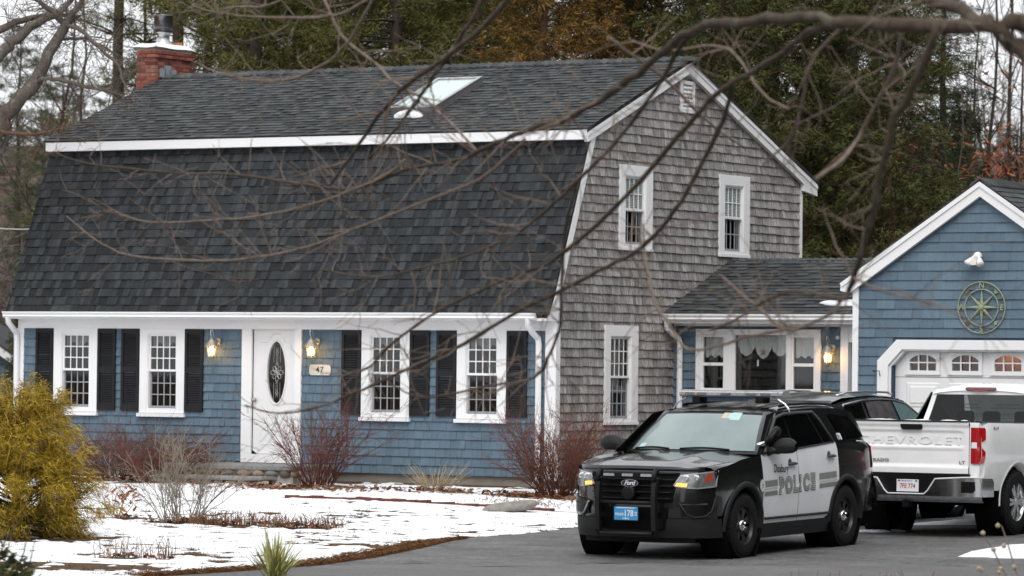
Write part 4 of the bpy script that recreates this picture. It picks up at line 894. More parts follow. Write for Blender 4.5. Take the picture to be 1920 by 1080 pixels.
# inside of the garage: wood back wall and a warm lamp
plain('plywood', (.30, .17, .08), .8, .2, var=.15)
MB().box(GX0 + .15, GX1 - .15, 3.4, 3.5, -.2, 3.1).build('inside_wall', 'plywood', gar)
MB().box(GX0 + .12, GX1 - .12, GY + .2, 3.4, 2.75, 2.8).build('inside_ceiling', 'interior', gar)
ld = bpy.data.lights.new('garage_lamp', 'POINT'); ld.energy = 7.0; ld.color = (1, .45, .15); ld.shadow_soft_size = .05
lo = bpy.data.objects.new('garage_lamp', ld); col.objects.link(lo); lo.location = (6.10, 3.15, 2.32)
MB().tube([(5.02, GY + .0, 1.845), (5.02, GY - .10, 1.85), (5.13, GY - .10, 1.85), (5.145, GY - .10, 1.77)], .008, 5).build('hook', 'black', gar)
# ---- compass ornament, floodlight
cp = empty('compass_ornament', (6.755, GY - .03, 2.80), 0, 'round green metal compass rose on the garage gable', 'wall ornament')
def ringt(r, w, n=56): return [(r * math.cos(2 * math.pi * k / n), w, r * math.sin(2 * math.pi * k / n)) for k in range(n + 1)]
MB().tube(ringt(.378, 0), .0095, 5, False).build('outer_ring', 'compass_green', cp, smooth=True)
MB().tube(ringt(.268, 0), .0095, 5, False).build('inner_ring', 'compass_green', cp, smooth=True)
m = MB()
for k in range(8):
    w = math.pi / 2 + k * math.pi / 4; rr = .285 if k % 2 == 0 else .275; a = (rr * math.cos(w), 0, rr * math.sin(w)); ww2 = .058
    for s in (-1, 1):
        b = (ww2 * 1.2 * math.cos(w + s * math.pi / 8), 0, ww2 * 1.2 * math.sin(w + s * math.pi / 8)); m.add([a, b, (0, 0, 0), (a[0] * .1, -.03, a[2] * .1)], [(0, 1, 3), (1, 2, 3), (0, 1, 2)])
m.build('star', 'compass_green', cp, fix=True)
MB().lathe([(0, -.045), (.03, -.043), (.042, -.03), (.042, 0)], 16, 'y').build('boss', 'compass_green', cp, smooth=True)
for (ch_, x, z) in (('N', 0, .322), ('S', 0, -.322), ('E', .322, 0), ('W', -.322, 0)):
    tv, tf = text_mesh(ch_, .115 if ch_ != 'S' else .12, .004, .002); MB().add([(a + x, -.004 - c_, b + z) for a, b, c_ in tv], tf).build('letter', 'compass_green', cp)
for k in range(4):
    w = math.pi / 4 + k * math.pi / 2; m = MB()
    for (dr_, dt_, ln) in ((0, 0, .05), (.0, .03, .035), (0, -.03, .035), (-.012, 0, .0)):
        c_ = (.322 + dr_); p0 = ((c_ - ln * .6) * math.cos(w) - dt_ * .3 * math.sin(w), 0, (c_ - ln * .6) * math.sin(w) + dt_ * .3 * math.cos(w)); p1 = ((c_ + ln * .6) * math.cos(w) - dt_ * math.sin(w), 0, (c_ + ln * .6) * math.sin(w) + dt_ * math.cos(w))
        if ln: m.tube([p0, p1], [.007, .012], 5)
    m.build('fleur_de_lis', 'rust' if k in (1, 2) else 'compass_green', cp)
m = MB()
for k in range(8):
    w = math.pi / 8 + k * math.pi / 4; m.tube([(.33 * math.cos(w), 0, .33 * math.sin(w)), (.372 * math.cos(w), 0, .372 * math.sin(w))], [.011, .004], 5)
m.build('tick', 'rust', cp)
fl = empty('floodlight', (6.68, GY - .015, 3.50), 0, 'white twin floodlight under the garage gable', 'floodlight')
MB().lathe([(0, -.10), (.04, -.095), (.06, -.07), (.062, -.03), (.055, 0)], 14, 'y', (.02, 0, .06)).build('junction_box', 'white', fl, smooth=True)
for s, a in ((-1, .55), (1, .35)):
    c0 = Vector((.02 + s * .035, -.08, .06)); d0 = Vector((s * a, -.45, -.75)).normalized(); ax = d0.orthogonal().normalized()
    MB().tube([c0, c0 + d0 * .05, c0 + d0 * .07, c0 + d0 * .13, c0 + d0 * .17], [.02, .022, .035, .05, .058], 12).build('lamp_head', 'white', fl, smooth=True)
MB().obox((0, -.13, -.03), (.045, 0, 0), (0, .02, 0), (0, .012, .05)).build('motion_sensor', 'sign_cream', fl, bevel=.006)
# ------------------------------------------------------------------ vehicles
def paint(name, c, rough=0.25, dirt=0.0, metal=0.0, dirtc=(.22, .21, .19)):
    t = NT(name); n1 = t.noise(t.pos((1, 1, 1)), 2.5, 4, 0.6); base = t.mix(1.0, c, t.ramp(n1, [(0.3, (.93,) * 3), (0.7, (1.03,) * 3)]), 'MULTIPLY')
    if dirt:   # road salt film, heavier low down on the body
        z = t.n('SeparateXYZ', Vector=t.n('TexCoord').outputs['Object']).outputs[2]
        low = t.ramp(z, [(0.15, (1, 1, 1)), (0.95, (0.12, 0.12, 0.12))]); sp = t.noise(t.pos(), 9, 5, 0.7)
        f = t.math('MULTIPLY', t.math('MULTIPLY', low, t.ramp(sp, [(0.3, (0.3,) * 3), (0.7, (1,) * 3)])), dirt); base = t.mix(f, base, dirtc)
        t.l(t.math('ADD', t.math('MULTIPLY', f, 0.5), rough), t.b.inputs['Roughness']); t.l(base, t.b.inputs['Base Color']); t.b.inputs['Metallic'].default_value = metal
    else: t.out(base, rough, 0.5, metal)
    t.b.inputs['Coat Weight'].default_value = 0.7; t.b.inputs['Coat Roughness'].default_value = 0.05
    return t
paint('car_black', (.006, .006, .007), .22, .05)
paint('car_white', (.76, .78, .81), .35, .14, dirtc=(.36, .35, .33))
paint('truck_white', (.87, .87, .87), .3, .03, dirtc=(.4, .39, .37))
paint('suv_black', (.010, .012, .016), .25, .1)
plain('cladding', (.018, .018, .019), .55, .25, var=.15)
plain('bullbar', (.009, .009, .010), .5, .25)
plain('trim_black', (.005, .005, .005), .45, .22)
plain('grille_black', (.003, .003, .003), .6, .1)
plain('tyre', (.012, .012, .012), .8, .2, var=.25, scale=20)
plain('wheel_black', (.014, .014, .014), .4, .4)
plain('chrome', (.75, .75, .76), .15, .5, 1.0, var=.02)
plain('alloy', (.62, .63, .64), .25, .5, .9, var=.05)
plain('lens_grey', (.30, .31, .32), .12, .6, .5, var=.25, scale=25)
plain('lens_clear', (.50, .52, .54), .1, .6, .2, var=.3, scale=40)
plain('lens_red', (.42, .008, .012), .1, .6, 0, var=.15, scale=20, coat=1)
plain('lens_dark_red', (.12, .01, .018), .15, .6, 0, coat=1)
plain('reflector_red', (.42, .05, .02), .15, .6)
emis('amber_lit', (1.0, .36, .05), 1.6); emis('tail_lit', (1.0, .05, .02), 1.2)
t = NT('windshield'); n1 = t.noise(t.pos(), 2.0, 3, .5); t.out(t.ramp(n1, [(.3, (.19, .245, .245)), (.7, (.25, .305, .30))]), .10, .6)  # police car glass: sky reflection put into the base colour as pale grey-teal
t = NT('dark_glass'); t.out((.003, .003, .0035), .04, .3)
t = NT('green_glass'); t.out((.09, .15, .15), .05, .6)
plain('sunshade', (.095, .085, .09), .9, .1, var=.3, scale=5)
plain('plate_blue', (.05, .25, .52), .5, .3, var=.03); plain('plate_white', (.75, .76, .78), .5, .3, var=.03)
plain('ink_red', (.42, .03, .05), .6); plain('ink_white', (.82, .84, .86), .5, var=.02); plain('ink_black', (.02, .02, .022), .6); plain('ink_blue', (.06, .16, .42), .5); plain('ink_green', (.0, .30, .20), .5)
plain('decal_grey', (.22, .215, .20), .5, var=.1); plain('decal_light', (.50, .50, .47), .5, var=.05); plain('decal_dark', (.055, .055, .055), .5)
plain('badge_blue', (.012, .022, .09), .2, .6, coat=1)
plain('sticker_teal', (.42, .60, .58), .5); plain('sticker_peach', (.58, .47, .38), .5)
plain('rubber_grey', (.06, .06, .062), .6)

def se(u, n): return max(0.0, 1 - abs(u) ** n) ** (1.0 / n)
class Car:
    """analytic body: side surface y(x,z), nose x(y,z), hood z(x,y), roof; x forward, y left, z up, ground at 0"""
    def __init__(s, xf, xr, hw, xcf, xcr, belt, roof_hw, roof_z, nose_n=3.0, tail_n=4.5):
        s.xf, s.xr, s.hw, s.xcf, s.xcr, s.belt, s.rhw, s.rz, s.nn, s.tn = xf, xr, hw, xcf, xcr, belt, roof_hw, roof_z, nose_n, tail_n
    def plan(s, x):
        if x > s.xcf: return s.hw * se(min((x - s.xcf) / (s.xf - s.xcf), 1), s.nn)
        if x < s.xcr: return s.hw * (0.0 + 1.0 * se(min((s.xcr - x) / (s.xcr - s.xr), 1), s.tn))
        return s.hw
    def side(s, x, z):
        k = interp(z, [.18, .32, .48, .62, .80, .98, s.belt, s.rz], [.925, .965, .985, .990, 1.0, .988, .955, s.rhw / s.hw])
        w = s.plan(x) * k
        if z > s.belt:   # greenhouse narrows a little toward the rear
            w -= .05 * smooth((-x - 1.0) / 1.6)
        return w
    def nose(s, y, z):
        u = min(abs(y) / s.hw, .999); lean = interp(z, [.2, .35, .55, .75, .9, 1.05, 1.15], [-.10, -.03, 0, -.01, -.04, -.10, -.2])
        return s.xcf + (s.xf - s.xcf) * se(u, s.nn) + lean * (0.55 + .45 * (1 - u))
def ruled(B, T, nu, nv, fn, flip=False):
    """ruled patch between polylines B and T (2-D), mapped by fn"""
    def samp(Pl, n):
        d = [0.0]
        for a, b in zip(Pl[:-1], Pl[1:]): d.append(d[-1] + math.hypot(b[0] - a[0], b[1] - a[1]))
        return [(float(np.interp(d[-1] * i / n, d, [p[0] for p in Pl])), float(np.interp(d[-1] * i / n, d, [p[1] for p in Pl]))) for i in range(n + 1)]
    if len(B) == len(T) and nu is None:
        b, t_ = B, T
    else: b, t_ = samp(B, nu), samp(T, nu)
    return [[fn(lerp(b[i][0], t_[i][0], j / nv), lerp(b[i][1], t_[i][1], j / nv)) for i in range(len(b))] for j in range(nv + 1)]
def both(fnbuild):
    for s in (1, -1): fnbuild(s)
def arch(cx, cz, r, a0, a1, n): return [(cx + r * math.cos(R(a0 + (a1 - a0) * k / n)), cz + r * math.sin(R(a0 + (a1 - a0) * k / n))) for k in range(n + 1)]
def thick(P, off):       # a second skin behind a grid, so that panels have depth
    return [[(p[0], p[1] - off * (1 if p[1] > 0 else -1), p[2]) for p in row] for row in P]
def wheel(parent, x, y, r, w, style, side):
    e = empty('wheel', (x, y, r)); e.parent = parent
    o = side     # +1 : outer face toward +y
    pr = [(r * .60, -w * .5), (r * .74, -w * .54), (r * .90, -w * .53), (r * .965, -w * .46), (r * .995, -w * .33), (r, -w * .12), (r, w * .12), (r * .995, w * .33), (r * .965, w * .46), (r * .90, w * .53), (r * .74, w * .54), (r * .60, w * .5)]
    MB().lathe([(a, b * o) for a, b in pr], 40, 'y').build('tyre', 'tyre', e, smooth=True, fix=True)
    m = MB()
    for k in range(44):      # shoulder tread blocks
        a = 2 * math.pi * k / 44
        for q in (-1, 1):
            c = Vector((r * .992 * math.cos(a), q * w * .36, r * .992 * math.sin(a))); t_ = Vector((-math.sin(a), 0, math.cos(a))); n_ = Vector((math.cos(a), 0, math.sin(a)))
            m.obox(c, t_ * r * .05, Vector((0, w * .10, 0)), n_ * .008)
    m.build('tread', 'tyre', e)['kind'] = 'stuff'
    rr = r * .61; f = w * .42 * o
    if style == 'steel':
        MB().lathe([(rr, w * .5 * o), (rr * .95, f), (rr * .9, w * .1 * o), (rr * .86, -w * .2 * o)], 36, 'y').build('rim', 'wheel_black', e, smooth=True)
        MB().lathe([(0, w * .0 * o), (rr * .9, w * .0 * o)], 30, 'y').build('rim_back', 'grille_black', e)
        m = MB()
        for k in range(7):
            a = 2 * math.pi * k / 7; n_ = Vector((math.cos(a), 0, math.sin(a))); t_ = Vector((-math.sin(a), 0, math.cos(a)))
            P = [[n_ * q + t_ * (s_ * ww) + Vector((0, yy * o, 0)) for s_ in (-1, -.4, .4, 1)] for q, ww, yy in ((rr * .25, rr * .20, w * .30), (rr * .5, rr * .155, w * .34), (rr * .75, rr * .20, w * .36), (rr * .93, rr * .34, w * .34))]
            m.grid(P)
        m.lathe([(rr * .33, w * .32 * o), (rr * .28, w * .34 * o)], 24, 'y'); m.lathe([(rr * .90, w * .36 * o), (rr * .80, w * .36 * o)], 36, 'y')
        m.build('spokes', 'wheel_black', e, smooth=True)
        MB().lathe([(rr * .31, w * .30 * o), (rr * .30, w * .40 * o), (rr * .22, w * .45 * o), (0, w * .47 * o)], 20, 'y').build('hub_cap', 'chrome', e, smooth=True)
        m = MB()
        for k in range(5):
            a = 2 * math.pi * k / 5; m.lathe([(0, w * .485 * o), (rr * .05, w * .48 * o), (rr * .055, w * .42 * o)], 8, 'y', (rr * .20 * math.cos(a), 0, rr * .20 * math.sin(a)))
        m.build('lug_nuts', 'chrome', e)['kind'] = 'stuff'
    else:
        MB().lathe([(rr, w * .5 * o), (rr * .96, w * .46 * o), (rr * .93, w * .2 * o), (rr * .9, -w * .2 * o)], 36, 'y').build('rim', 'alloy', e, smooth=True)
        MB().lathe([(0, w * .02 * o), (rr * .92, w * .02 * o)], 30, 'y').build('rim_back', 'grille_black', e)
        m = MB()
        for k in range(6):
            for dd in (-.16, .16):
                a = 2 * math.pi * k / 6 + dd; n_ = Vector((math.cos(a), 0, math.sin(a))); t_ = Vector((-math.sin(a), 0, math.cos(a)))
                m.obox(n_ * rr * .55 + Vector((0, w * .40 * o, 0)), n_ * rr * .41, Vector((0, w * .06, 0)), t_ * rr * .075)
        m.lathe([(0, w * .47 * o), (rr * .2, w * .47 * o), (rr * .24, w * .42 * o), (rr * .24, w * .3 * o)], 20, 'y')
        m.build('spokes', 'alloy', e)
    return e
def map_text(parent, name, txt, size, mat, fn, cx, cz, sx=1.0, shear=0.0, offset=0.0, spacing=1.0, res=3):
    tv, tf = text_mesh(txt, size, 0.0, offset, shear, spacing, sx, res); m = MB(); m.add([fn(cx, cz, a, b) for a, b, c in tv], tf); return m.build(name, mat, parent)

# ---- police car
pol = empty('police_car', (8.637, -10.600, -.327), 0, 'black and white police SUV with push bumper and roof light bar on the driveway', 'police car')
pol.rotation_euler = (0, R(0.8256), R(-87.56))
C1 = Car(2.43, -2.58, .985, 1.42, -1.75, 1.205, .735, 1.70)
AX, TR, AR = 1.432, .37, .445
S = lambda s, off=0.0: (lambda x, z: (x, s * (C1.side(x, z) + off), z))
def p_side(s):
    f = S(s); fl = s < 0
    def panel(name, B, T, nu, nv, mat, off=0.0, parent=pol): return MB().grid(ruled(B, T, nu, nv, S(s, off)), fl).build(name, mat, parent, smooth=True)
    # fender: nose to door, bottom follows the arch
    Bf = [(2.06, .50), (1.93, .50)] + arch(AX, TR, AR + .02, 18, 165, 14) + [(.99, .46), (.955, .36)]
    Tf = [(2.06, 1.02)] + [(lerp(2.0, .965, k / 17), lerp(1.045, 1.175, (k / 17) ** .8)) for k in range(len(Bf) - 1)]
    panel('fender', Bf, Tf, None, 10, 'car_black')
    d1 = panel('door', [(.950, .37), (-.02, .37)], [(.955, 1.175), (-.045, 1.215)], 12, 10, 'car_white')
    Bd = [(-.03, .37), (-.80, .37)] + arch(-AX, TR, AR + .05, 5, 62, 7)
    Td = [(-.055, 1.215)] + [(lerp(-.2, -1.235, k / 8), lerp(1.219, 1.275, k / 8)) for k in range(len(Bd) - 1)]
    d2 = panel('door', Bd, Td, None, 10, 'car_white')
    Bq = arch(-AX, TR, AR + .05, 64, 178, 14) + [(-1.95, .40), (-2.35, .40), (-2.50, .42), (-2.555, .45)]
    Tq = [(lerp(-1.245, -2.45, k / 18), lerp(1.275, 1.26, k / 18)) for k in range(len(Bq) - 4)] + [(-2.30, 1.26), (-2.42, 1.25), (-2.47, 1.24), (-2.50, 1.22)]
    panel('quarter_panel', Bq, Tq, None, 12, 'car_black')
    panel('rocker', [(1.02, .20), (-.98, .20)], [(.985, .372), (-.965, .372)], 10, 4, 'cladding', .004)
    MB().tube([S(s, .012)(lerp(.90, -.92, k / 10), .43) for k in range(11)], .016, 5).build('side_moulding', 'cladding', pol)
    # arch flares
    for cx in (AX, -AX):
        a = arch(cx, TR, AR, -6, 186, 26); P = []
        for dr_, do in ((0.0, -.07), (0.0, .012), (.035, .022), (.062, .012), (.068, -.005)):
            P.append([(cx + (q[0] - cx) * (AR + dr_) / AR, s * (C1.side(min(max(cx + (q[0] - cx) * .9, -2.4), 2.05), max(q[1], .3)) + do), TR + (q[1] - TR) * (AR + dr_) / AR) for q in a])
        MB().grid(P, not fl).build('wheel_arch', 'cladding', pol, smooth=True)
        MB().lathe([(AR + .03, s * .60), (AR + .03, s * .96)], 30, 'y', (cx, 0, TR)).build('wheel_well', 'grille_black', pol)
    # greenhouse skin and glass
    Gs = [(1.06, 1.17), (.955, 1.178), (-.045, 1.215), (-1.235, 1.275), (-2.0, 1.275), (-2.45, 1.255)]
    Gt = [(.40, 1.63), (.20, 1.655), (-.35, 1.685), (-1.05, 1.690), (-1.7, 1.675), (-2.15, 1.62)]
    MB().grid(ruled(Gs, Gt, 30, 8, S(s, -.012)), fl).build('pillars', 'car_black', pol, smooth=True)
    g1 = panel('window', [(.80, 1.195), (.04, 1.226)], [(.235, 1.585), (-.02, 1.615)], 10, 6, 'dark_glass', .002)
    g2 = panel('window', [(-.085, 1.231), (-1.10, 1.278)], [(-.085, 1.62), (-.86, 1.625)], 10, 6, 'dark_glass', .002)
    g3 = panel('window', [(-1.50, 1.305), (-2.26, 1.315)], [(-1.33, 1.61), (-1.93, 1.57)], 10, 6, 'dark_glass', .004)
    for (a, b, q) in (((-.86, 1.235 + .035), (-.68, 1.622), .014), ):
        MB().tube([S(s, .006)(*a), S(s, .006)(*b)], q, 4).build('window_divider', 'trim_black', pol)
    MB().tube([S(s, .008)(x, z) for x, z in ((.93, 1.180), (.4, 1.203), (-.05, 1.222), (-.6, 1.249), (-1.2, 1.278))], .011, 4).build('belt_moulding', 'chrome' if False else 'trim_black', pol)
    MB().tube([S(s, .010)(x, z) for x, z in ((.86, 1.20), (.55, 1.40), (.25, 1.59), (.0, 1.632), (-.4, 1.642), (-.85, 1.645), (-.98, 1.55), (-1.16, 1.29))], .020, 5).build('window_trim', 'rubber_grey', pol, smooth=True)
    for dd, x, z in ((d1, .16, 1.045), (d2, -.98, 1.105)):
        q = S(s, .028); MB().tube([q(x + .11, z), q(x + .05, z + .006), q(x - .05, z + .008), q(x - .11, z + .004)], [.014, .019, .019, .014], 8).build('handle', 'rubber_grey', dd, smooth=True)
        MB().lathe([(.0, s * (C1.side(x, z) + .004)), (.04, s * (C1.side(x, z) + .003)), (.05, s * (C1.side(x, z) - .004))], 14, 'y', (x + .02, 0, z + .02)).build('handle_cup', 'rubber_grey', dd, smooth=True)
    # lettering, applied on both sides
    def fn(cx, cz, a, b, off=.004, tilt=.03): x = cx - s * a; z = cz + b - tilt * a * (-s) * (-1); return (x, s * (C1.side(x, z) + off), z)
    TZ = .80; T0 = -.02; sl_ = lambda x: .028 * (T0 - x)
    def decal(name, x0, x1, z0, z1, mat, par, off=.0035):
        P = ruled([(x0, z0 + sl_(x0)), (x1, z0 + sl_(x1))], [(x0, z1 + sl_(x0)), (x1, z1 + sl_(x1))], 8, 2, S(s, off)); MB().grid(P, fl).build(name, mat, par)
    for (x0, x1, par) in ((.925, .57, d1), (-.62, -1.13, d2)):
        decal('stripe', x0, x1, .82, .895, 'decal_grey', par); decal('stripe', x0, x1, .785, .803, 'decal_light', par); decal('stripe', x0, x1, .715, .768, 'decal_grey', par)
    chars = 'POLICE'; xs_ = [.46, .255, .065, -.075, -.24, -.43] if s > 0 else [-.43, -.24, -.075, .065, .255, .46]
    for ch_, x in zip(chars, xs_):
        par = d1 if x > -.03 else d2
        for mt, offn, oz in (('decal_dark', .020, .0045), ('decal_light', .010, .0055), ('decal_grey', -.001, .0065)):
            tv, tf = text_mesh(ch_, .25, 0.0, offn, 0.0, 1.0, .98, 3); m = MB(); m.add([fn(x, .80 + sl_(x), a, b, oz, 0) for a, b, c in tv], tf); m.build('lettering', mt, par)
    map_text(d1, 'lettering', 'Duxbury', .135, 'ink_black', lambda cx, cz, a, b: fn(cx, cz, a, b, .005), .46, 1.0, .85, .35, .001)
    map_text(pol, 'unit_number', '178', .105, 'ink_white', lambda cx, cz, a, b: fn(cx, cz, a, b, .010), -1.40, 1.335, .9, 0, .004)
    MB().lathe([(0, s * (C1.side(1.0, .82) + .012)), (.075, s * (C1.side(1.0, .82) + .010))], 20, 'y', (1.0, 0, .82)).build('town_seal', 'ink_white', pol)
    m = MB(); 
    for k in range(20):
        a, a2 = 2 * math.pi * k / 20, 2 * math.pi * (k + 1) / 20; yy = s * (C1.side(1.0, .82) + .0135)
        for r0, r1 in ((.066, .071), (.040, .044)): m.add([(1 + r0 * math.cos(a), yy, .82 + r0 * math.sin(a)), (1 + r1 * math.cos(a), yy, .82 + r1 * math.sin(a)), (1 + r1 * math.cos(a2), yy, .82 + r1 * math.sin(a2)), (1 + r0 * math.cos(a2), yy, .82 + r0 * math.sin(a2))], [(0, 1, 2, 3)])
    for dx, dz, q in ((-.012, .01, .012), (.012, .008, .011), (0, -.015, .014)): m.add([(1 + dx - q, yy, .82 + dz - q), (1 + dx + q, yy, .82 + dz - q), (1 + dx + q * .6, yy, .82 + dz + q), (1 + dx - q * .6, yy, .82 + dz + q)], [(0, 1, 2, 3)])
    m.build('seal_print', 'decal_grey', pol)
    # mirror, spot lamp
    mm = MB(); P = []
    for k in range(7):
        q = k / 6; yy = .985 + .30 * q; hz = [.03, .07, .088, .094, .092, .08, .045][k]; hx = [.05, .07, .085, .09, .085, .07, .04][k]; zc = 1.275 + [-.035, -.015, 0, .004, .004, 0, -.005][k]
        P.append([(.70 + hx * math.copysign(abs(math.cos(w)) ** .7, math.cos(w)), s * yy, zc + hz * math.copysign(abs(math.sin(w)) ** .6, math.sin(w))) for w in [2 * math.pi * j / 14 for j in range(15)]])
    MB().grid(P).build('mirror', 'cladding', pol, smooth=True, fix=True)
    MB().tube([(.76, s * .93, 1.20), (.74, s * 1.00, 1.225), (.72, s * 1.08, 1.23)], [.05, .045, .05], 8).build('mirror_arm', 'cladding', pol, smooth=True)
    wheel(pol, AX, s * .845, TR, .25, 'steel', s); wheel(pol, -AX, s * .845, TR, .25, 'steel', s)
both(p_side)
MB().tube([(.80, .93, 1.31), (.78, .98, 1.35), (.70, 1.02, 1.44), (.66, 1.03, 1.475)], [.028, .05, .058, .045], 10).build('spotlight', 'trim_black', pol, smooth=True)
MB().tube([(.92, .88, 1.29), (.84, .92, 1.30), (.80, .93, 1.31)], [.02, .03, .028], 8).build('spotlight_mount', 'chrome', pol, smooth=True)
# hood, cowl, windshield, roof
def hood_z(x, y):
    u = abs(y) / .93; base = interp(x, [.85, 1.2, 1.7, 2.1, 2.34, 2.45], [1.205, 1.195, 1.165, 1.12, 1.065, 1.02])
    crown = -.075 * u ** 3; rib = .020 * math.exp(-((abs(y) - (.40 + .12 * (1.6 - x) * -.3)) / .09) ** 2) * smooth((2.3 - x) / .5); return base + crown + rib - .012 * (1 - smooth(abs(abs(y) - .2) / .3)) * 0
P = []
for j in range(21):
    row = []
    for i in range(33):
        v = -1 + 2 * i / 32; yb = v * .90; yfr = v * .80; q = j / 20
        xf_ = C1.nose(abs(v) * .80, 1.06) - .01; xb_ = 1.02 - .17 * abs(v) ** 2
        x = lerp(xb_, xf_, q); y = lerp(yb, yfr, q ** 2); row.append((x, y, hood_z(x, y)))
    P.append(row)
front_edge = P[-1]
hood_side = {1: [r[-1] for r in P], -1: [r[0] for r in P]}
for s in (1, -1):
    E_ = []
    for k, (x, y, z) in enumerate(hood_side[s]):
        zt_ = interp(x, [.95, 1.5, 2.0, 2.06, 2.4], [1.175, 1.135, 1.045, 1.02, 1.0]); xx = min(x, 2.05); E_.append([(x, y, z - .004), (lerp(x, xx, .5), s * lerp(abs(y), C1.side(xx, zt_), .55), lerp(z, zt_, .35) + .004), (xx, s * C1.side(xx, zt_), zt_)])
    MB().grid(E_, s > 0).build('fender_top', 'car_black', pol, smooth=True)
MB().grid(P, True).build('hood', 'car_black', pol, smooth=True)
P2 = [front_edge, [(x + .012, y, z - .025) for x, y, z in front_edge], [(x + .012, y, z - .05) for x, y, z in front_edge], [(x - .03, y, z - .07) for x, y, z in front_edge]]
MB().grid(P2, True).build('hood_lip', 'car_black', pol, smooth=True)
def ws(u, v, off=0.0):       # u across -1..1, v up 0..1
    yb, yt = .86 * u, .655 * u; xb = 1.03 - .20 * u * u; xt = .27 - .09 * u * u
    q = v + .10 * v * (1 - v); x = lerp(xb, xt, v) + .03 * math.sin(math.pi * v); z = lerp(1.19 - .012 * u * u, 1.665 - .018 * u * u, q)
    return (x + off * .55, lerp(yb, yt, v), z + off * .8)
MB().grid([[ws(-1 + 2 * i / 20, j / 10) for i in range(21)] for j in range(11)]).build('windshield_surround', 'trim_black', pol, smooth=True)
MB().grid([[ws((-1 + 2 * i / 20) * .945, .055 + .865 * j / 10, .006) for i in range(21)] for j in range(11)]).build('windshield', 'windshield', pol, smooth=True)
for s in (-1, 1):
    P = [[ws(s * .94, j / 10, .004) for j in range(11)], [ws(s * .99, j / 10, .022) for j in range(11)], [(ws(s, j / 10)[0] - .03, s * (C1.side(ws(s, j / 10)[0] - .03, ws(s, j / 10)[2]) + .004), ws(s, j / 10)[2] - .0) for j in range(11)], [(ws(s, j / 10)[0] - .13, s * (C1.side(ws(s, j / 10)[0] - .12, ws(s, j / 10)[2]) - .01), ws(s, j / 10)[2] - .01) for j in range(11)]]
    MB().grid(P, s > 0).build('roof_pillar', 'car_black', pol, smooth=True, fix=True)
def roof_p(u, v):
    x = lerp(.285 - .09 * u * u, -2.18 + .10 * u * u, v); hwr = interp(v, [0, .08, .3, .7, 1], [.675, .715, .74, .72, .655]); y = hwr * u
    z = interp(v, [0, .06, .25, .5, .8, 1.0], [1.665, 1.705, 1.745, 1.755, 1.735, 1.69]) - .055 * abs(u) ** 3.2 + .008 * math.cos(u * math.pi * 5) * smooth(v * 4) * smooth((1 - v) * 4)
    return (x, y, z)
MB().grid([[roof_p(-1 + 2 * i / 36, j / 20) for i in range(37)] for j in range(21)]).build('roof', 'car_black', pol, smooth=True)
for s in (-1, 1):
    MB().grid([[roof_p(s, j / 20) for j in range(21)], [(roof_p(s, j / 20)[0], s * (abs(roof_p(s, j / 20)[1]) + .02), roof_p(s, j / 20)[2] - .03) for j in range(21)], [(roof_p(s, j / 20)[0], s * (abs(roof_p(s, j / 20)[1]) + .025), roof_p(s, j / 20)[2] - .09) for j in range(21)]]).build('roof_edge', 'car_black', pol, smooth=True, fix=True)
    MB().tube([roof_p(s * .88, .18 + .68 * j / 10)[:2] + (roof_p(s * .88, .18 + .68 * j / 10)[2] + .025,) for j in range(11)], .018, 6).build('roof_rail', 'trim_black', pol, smooth=True)
# tail
TP = [[(lerp(-2.18, -2.57, smooth(j / 8)) - (.02 if j > 5 else 0) + .12 * abs(u) ** 3, u * lerp(.66, .93, smooth(j / 6)), lerp(1.69, .45, j / 8)) for u in [-1 + 2 * i / 16 for i in range(17)]] for j in range(9)]
MB().grid(TP).build('tailgate', 'car_black', pol, smooth=True)
MB().tube([(-2.50, u * .9, .62) for u in (-1, 1)], .09, 8).build('rear_bumper', 'cladding', pol)
for s in (-1, 1):
    MB().grid(ruled([(-2.24, .93), (-2.52, .93)], [(-2.30, 1.245), (-2.50, 1.225)], 6, 6, S(s, .012)), s < 0).build('tail_light', 'lens_red', pol, smooth=True)
    MB().grid(ruled([(-2.36, 1.12), (-2.50, 1.12)], [(-2.37, 1.20), (-2.49, 1.20)], 4, 3, S(s, .016)), s < 0).build('tail_light_bulb', 'tail_lit', pol)
# nose: fascia pieces on the curved front surface
def Nz(off=0.0): return lambda y, z: (C1.nose(y, z) + off, y, z)
def npatch(name, B, T, nu, nv, mat, off=0.0, parent=pol, flip=False): return MB().grid(ruled(B, T, nu, nv, Nz(off)), flip).build(name, mat, parent, smooth=True)
npatch('bumper_skin', [(-.90, .32), (.90, .32)], [(-.90, 1.015), (.90, 1.015)], 40, 12, 'car_black', -.02)
npatch('lower_bumper', [(-.93, .25), (.93, .25)], [(-.93, .47), (.93, .47)], 40, 6, 'cladding', .012)
npatch('air_dam', [(-.70, .19), (.70, .19)], [(-.72, .26), (.72, .26)], 30, 3, 'trim_black', -.03)
npatch('lower_intake', [(-.42, .34), (.42, .34)], [(-.46, .60), (.46, .60)], 16, 4, 'grille_black', .022)
npatch('grille_back', [(-.50, .66), (.50, .66)], [(-.56, 1.0), (.56, 1.0)], 20, 5, 'grille_black', .0)
gr = empty('grille', (0, 0, 0)); gr.parent = pol
for k in range(5):
    z = .70 + k * .072; hwid = .50 + k * .012; q = Nz(.03); MB().tube([q(lerp(-hwid, hwid, i / 14), z) for i in range(15)], [.011] * 15, 5).build('grille_bar', 'trim_black', gr, smooth=True)
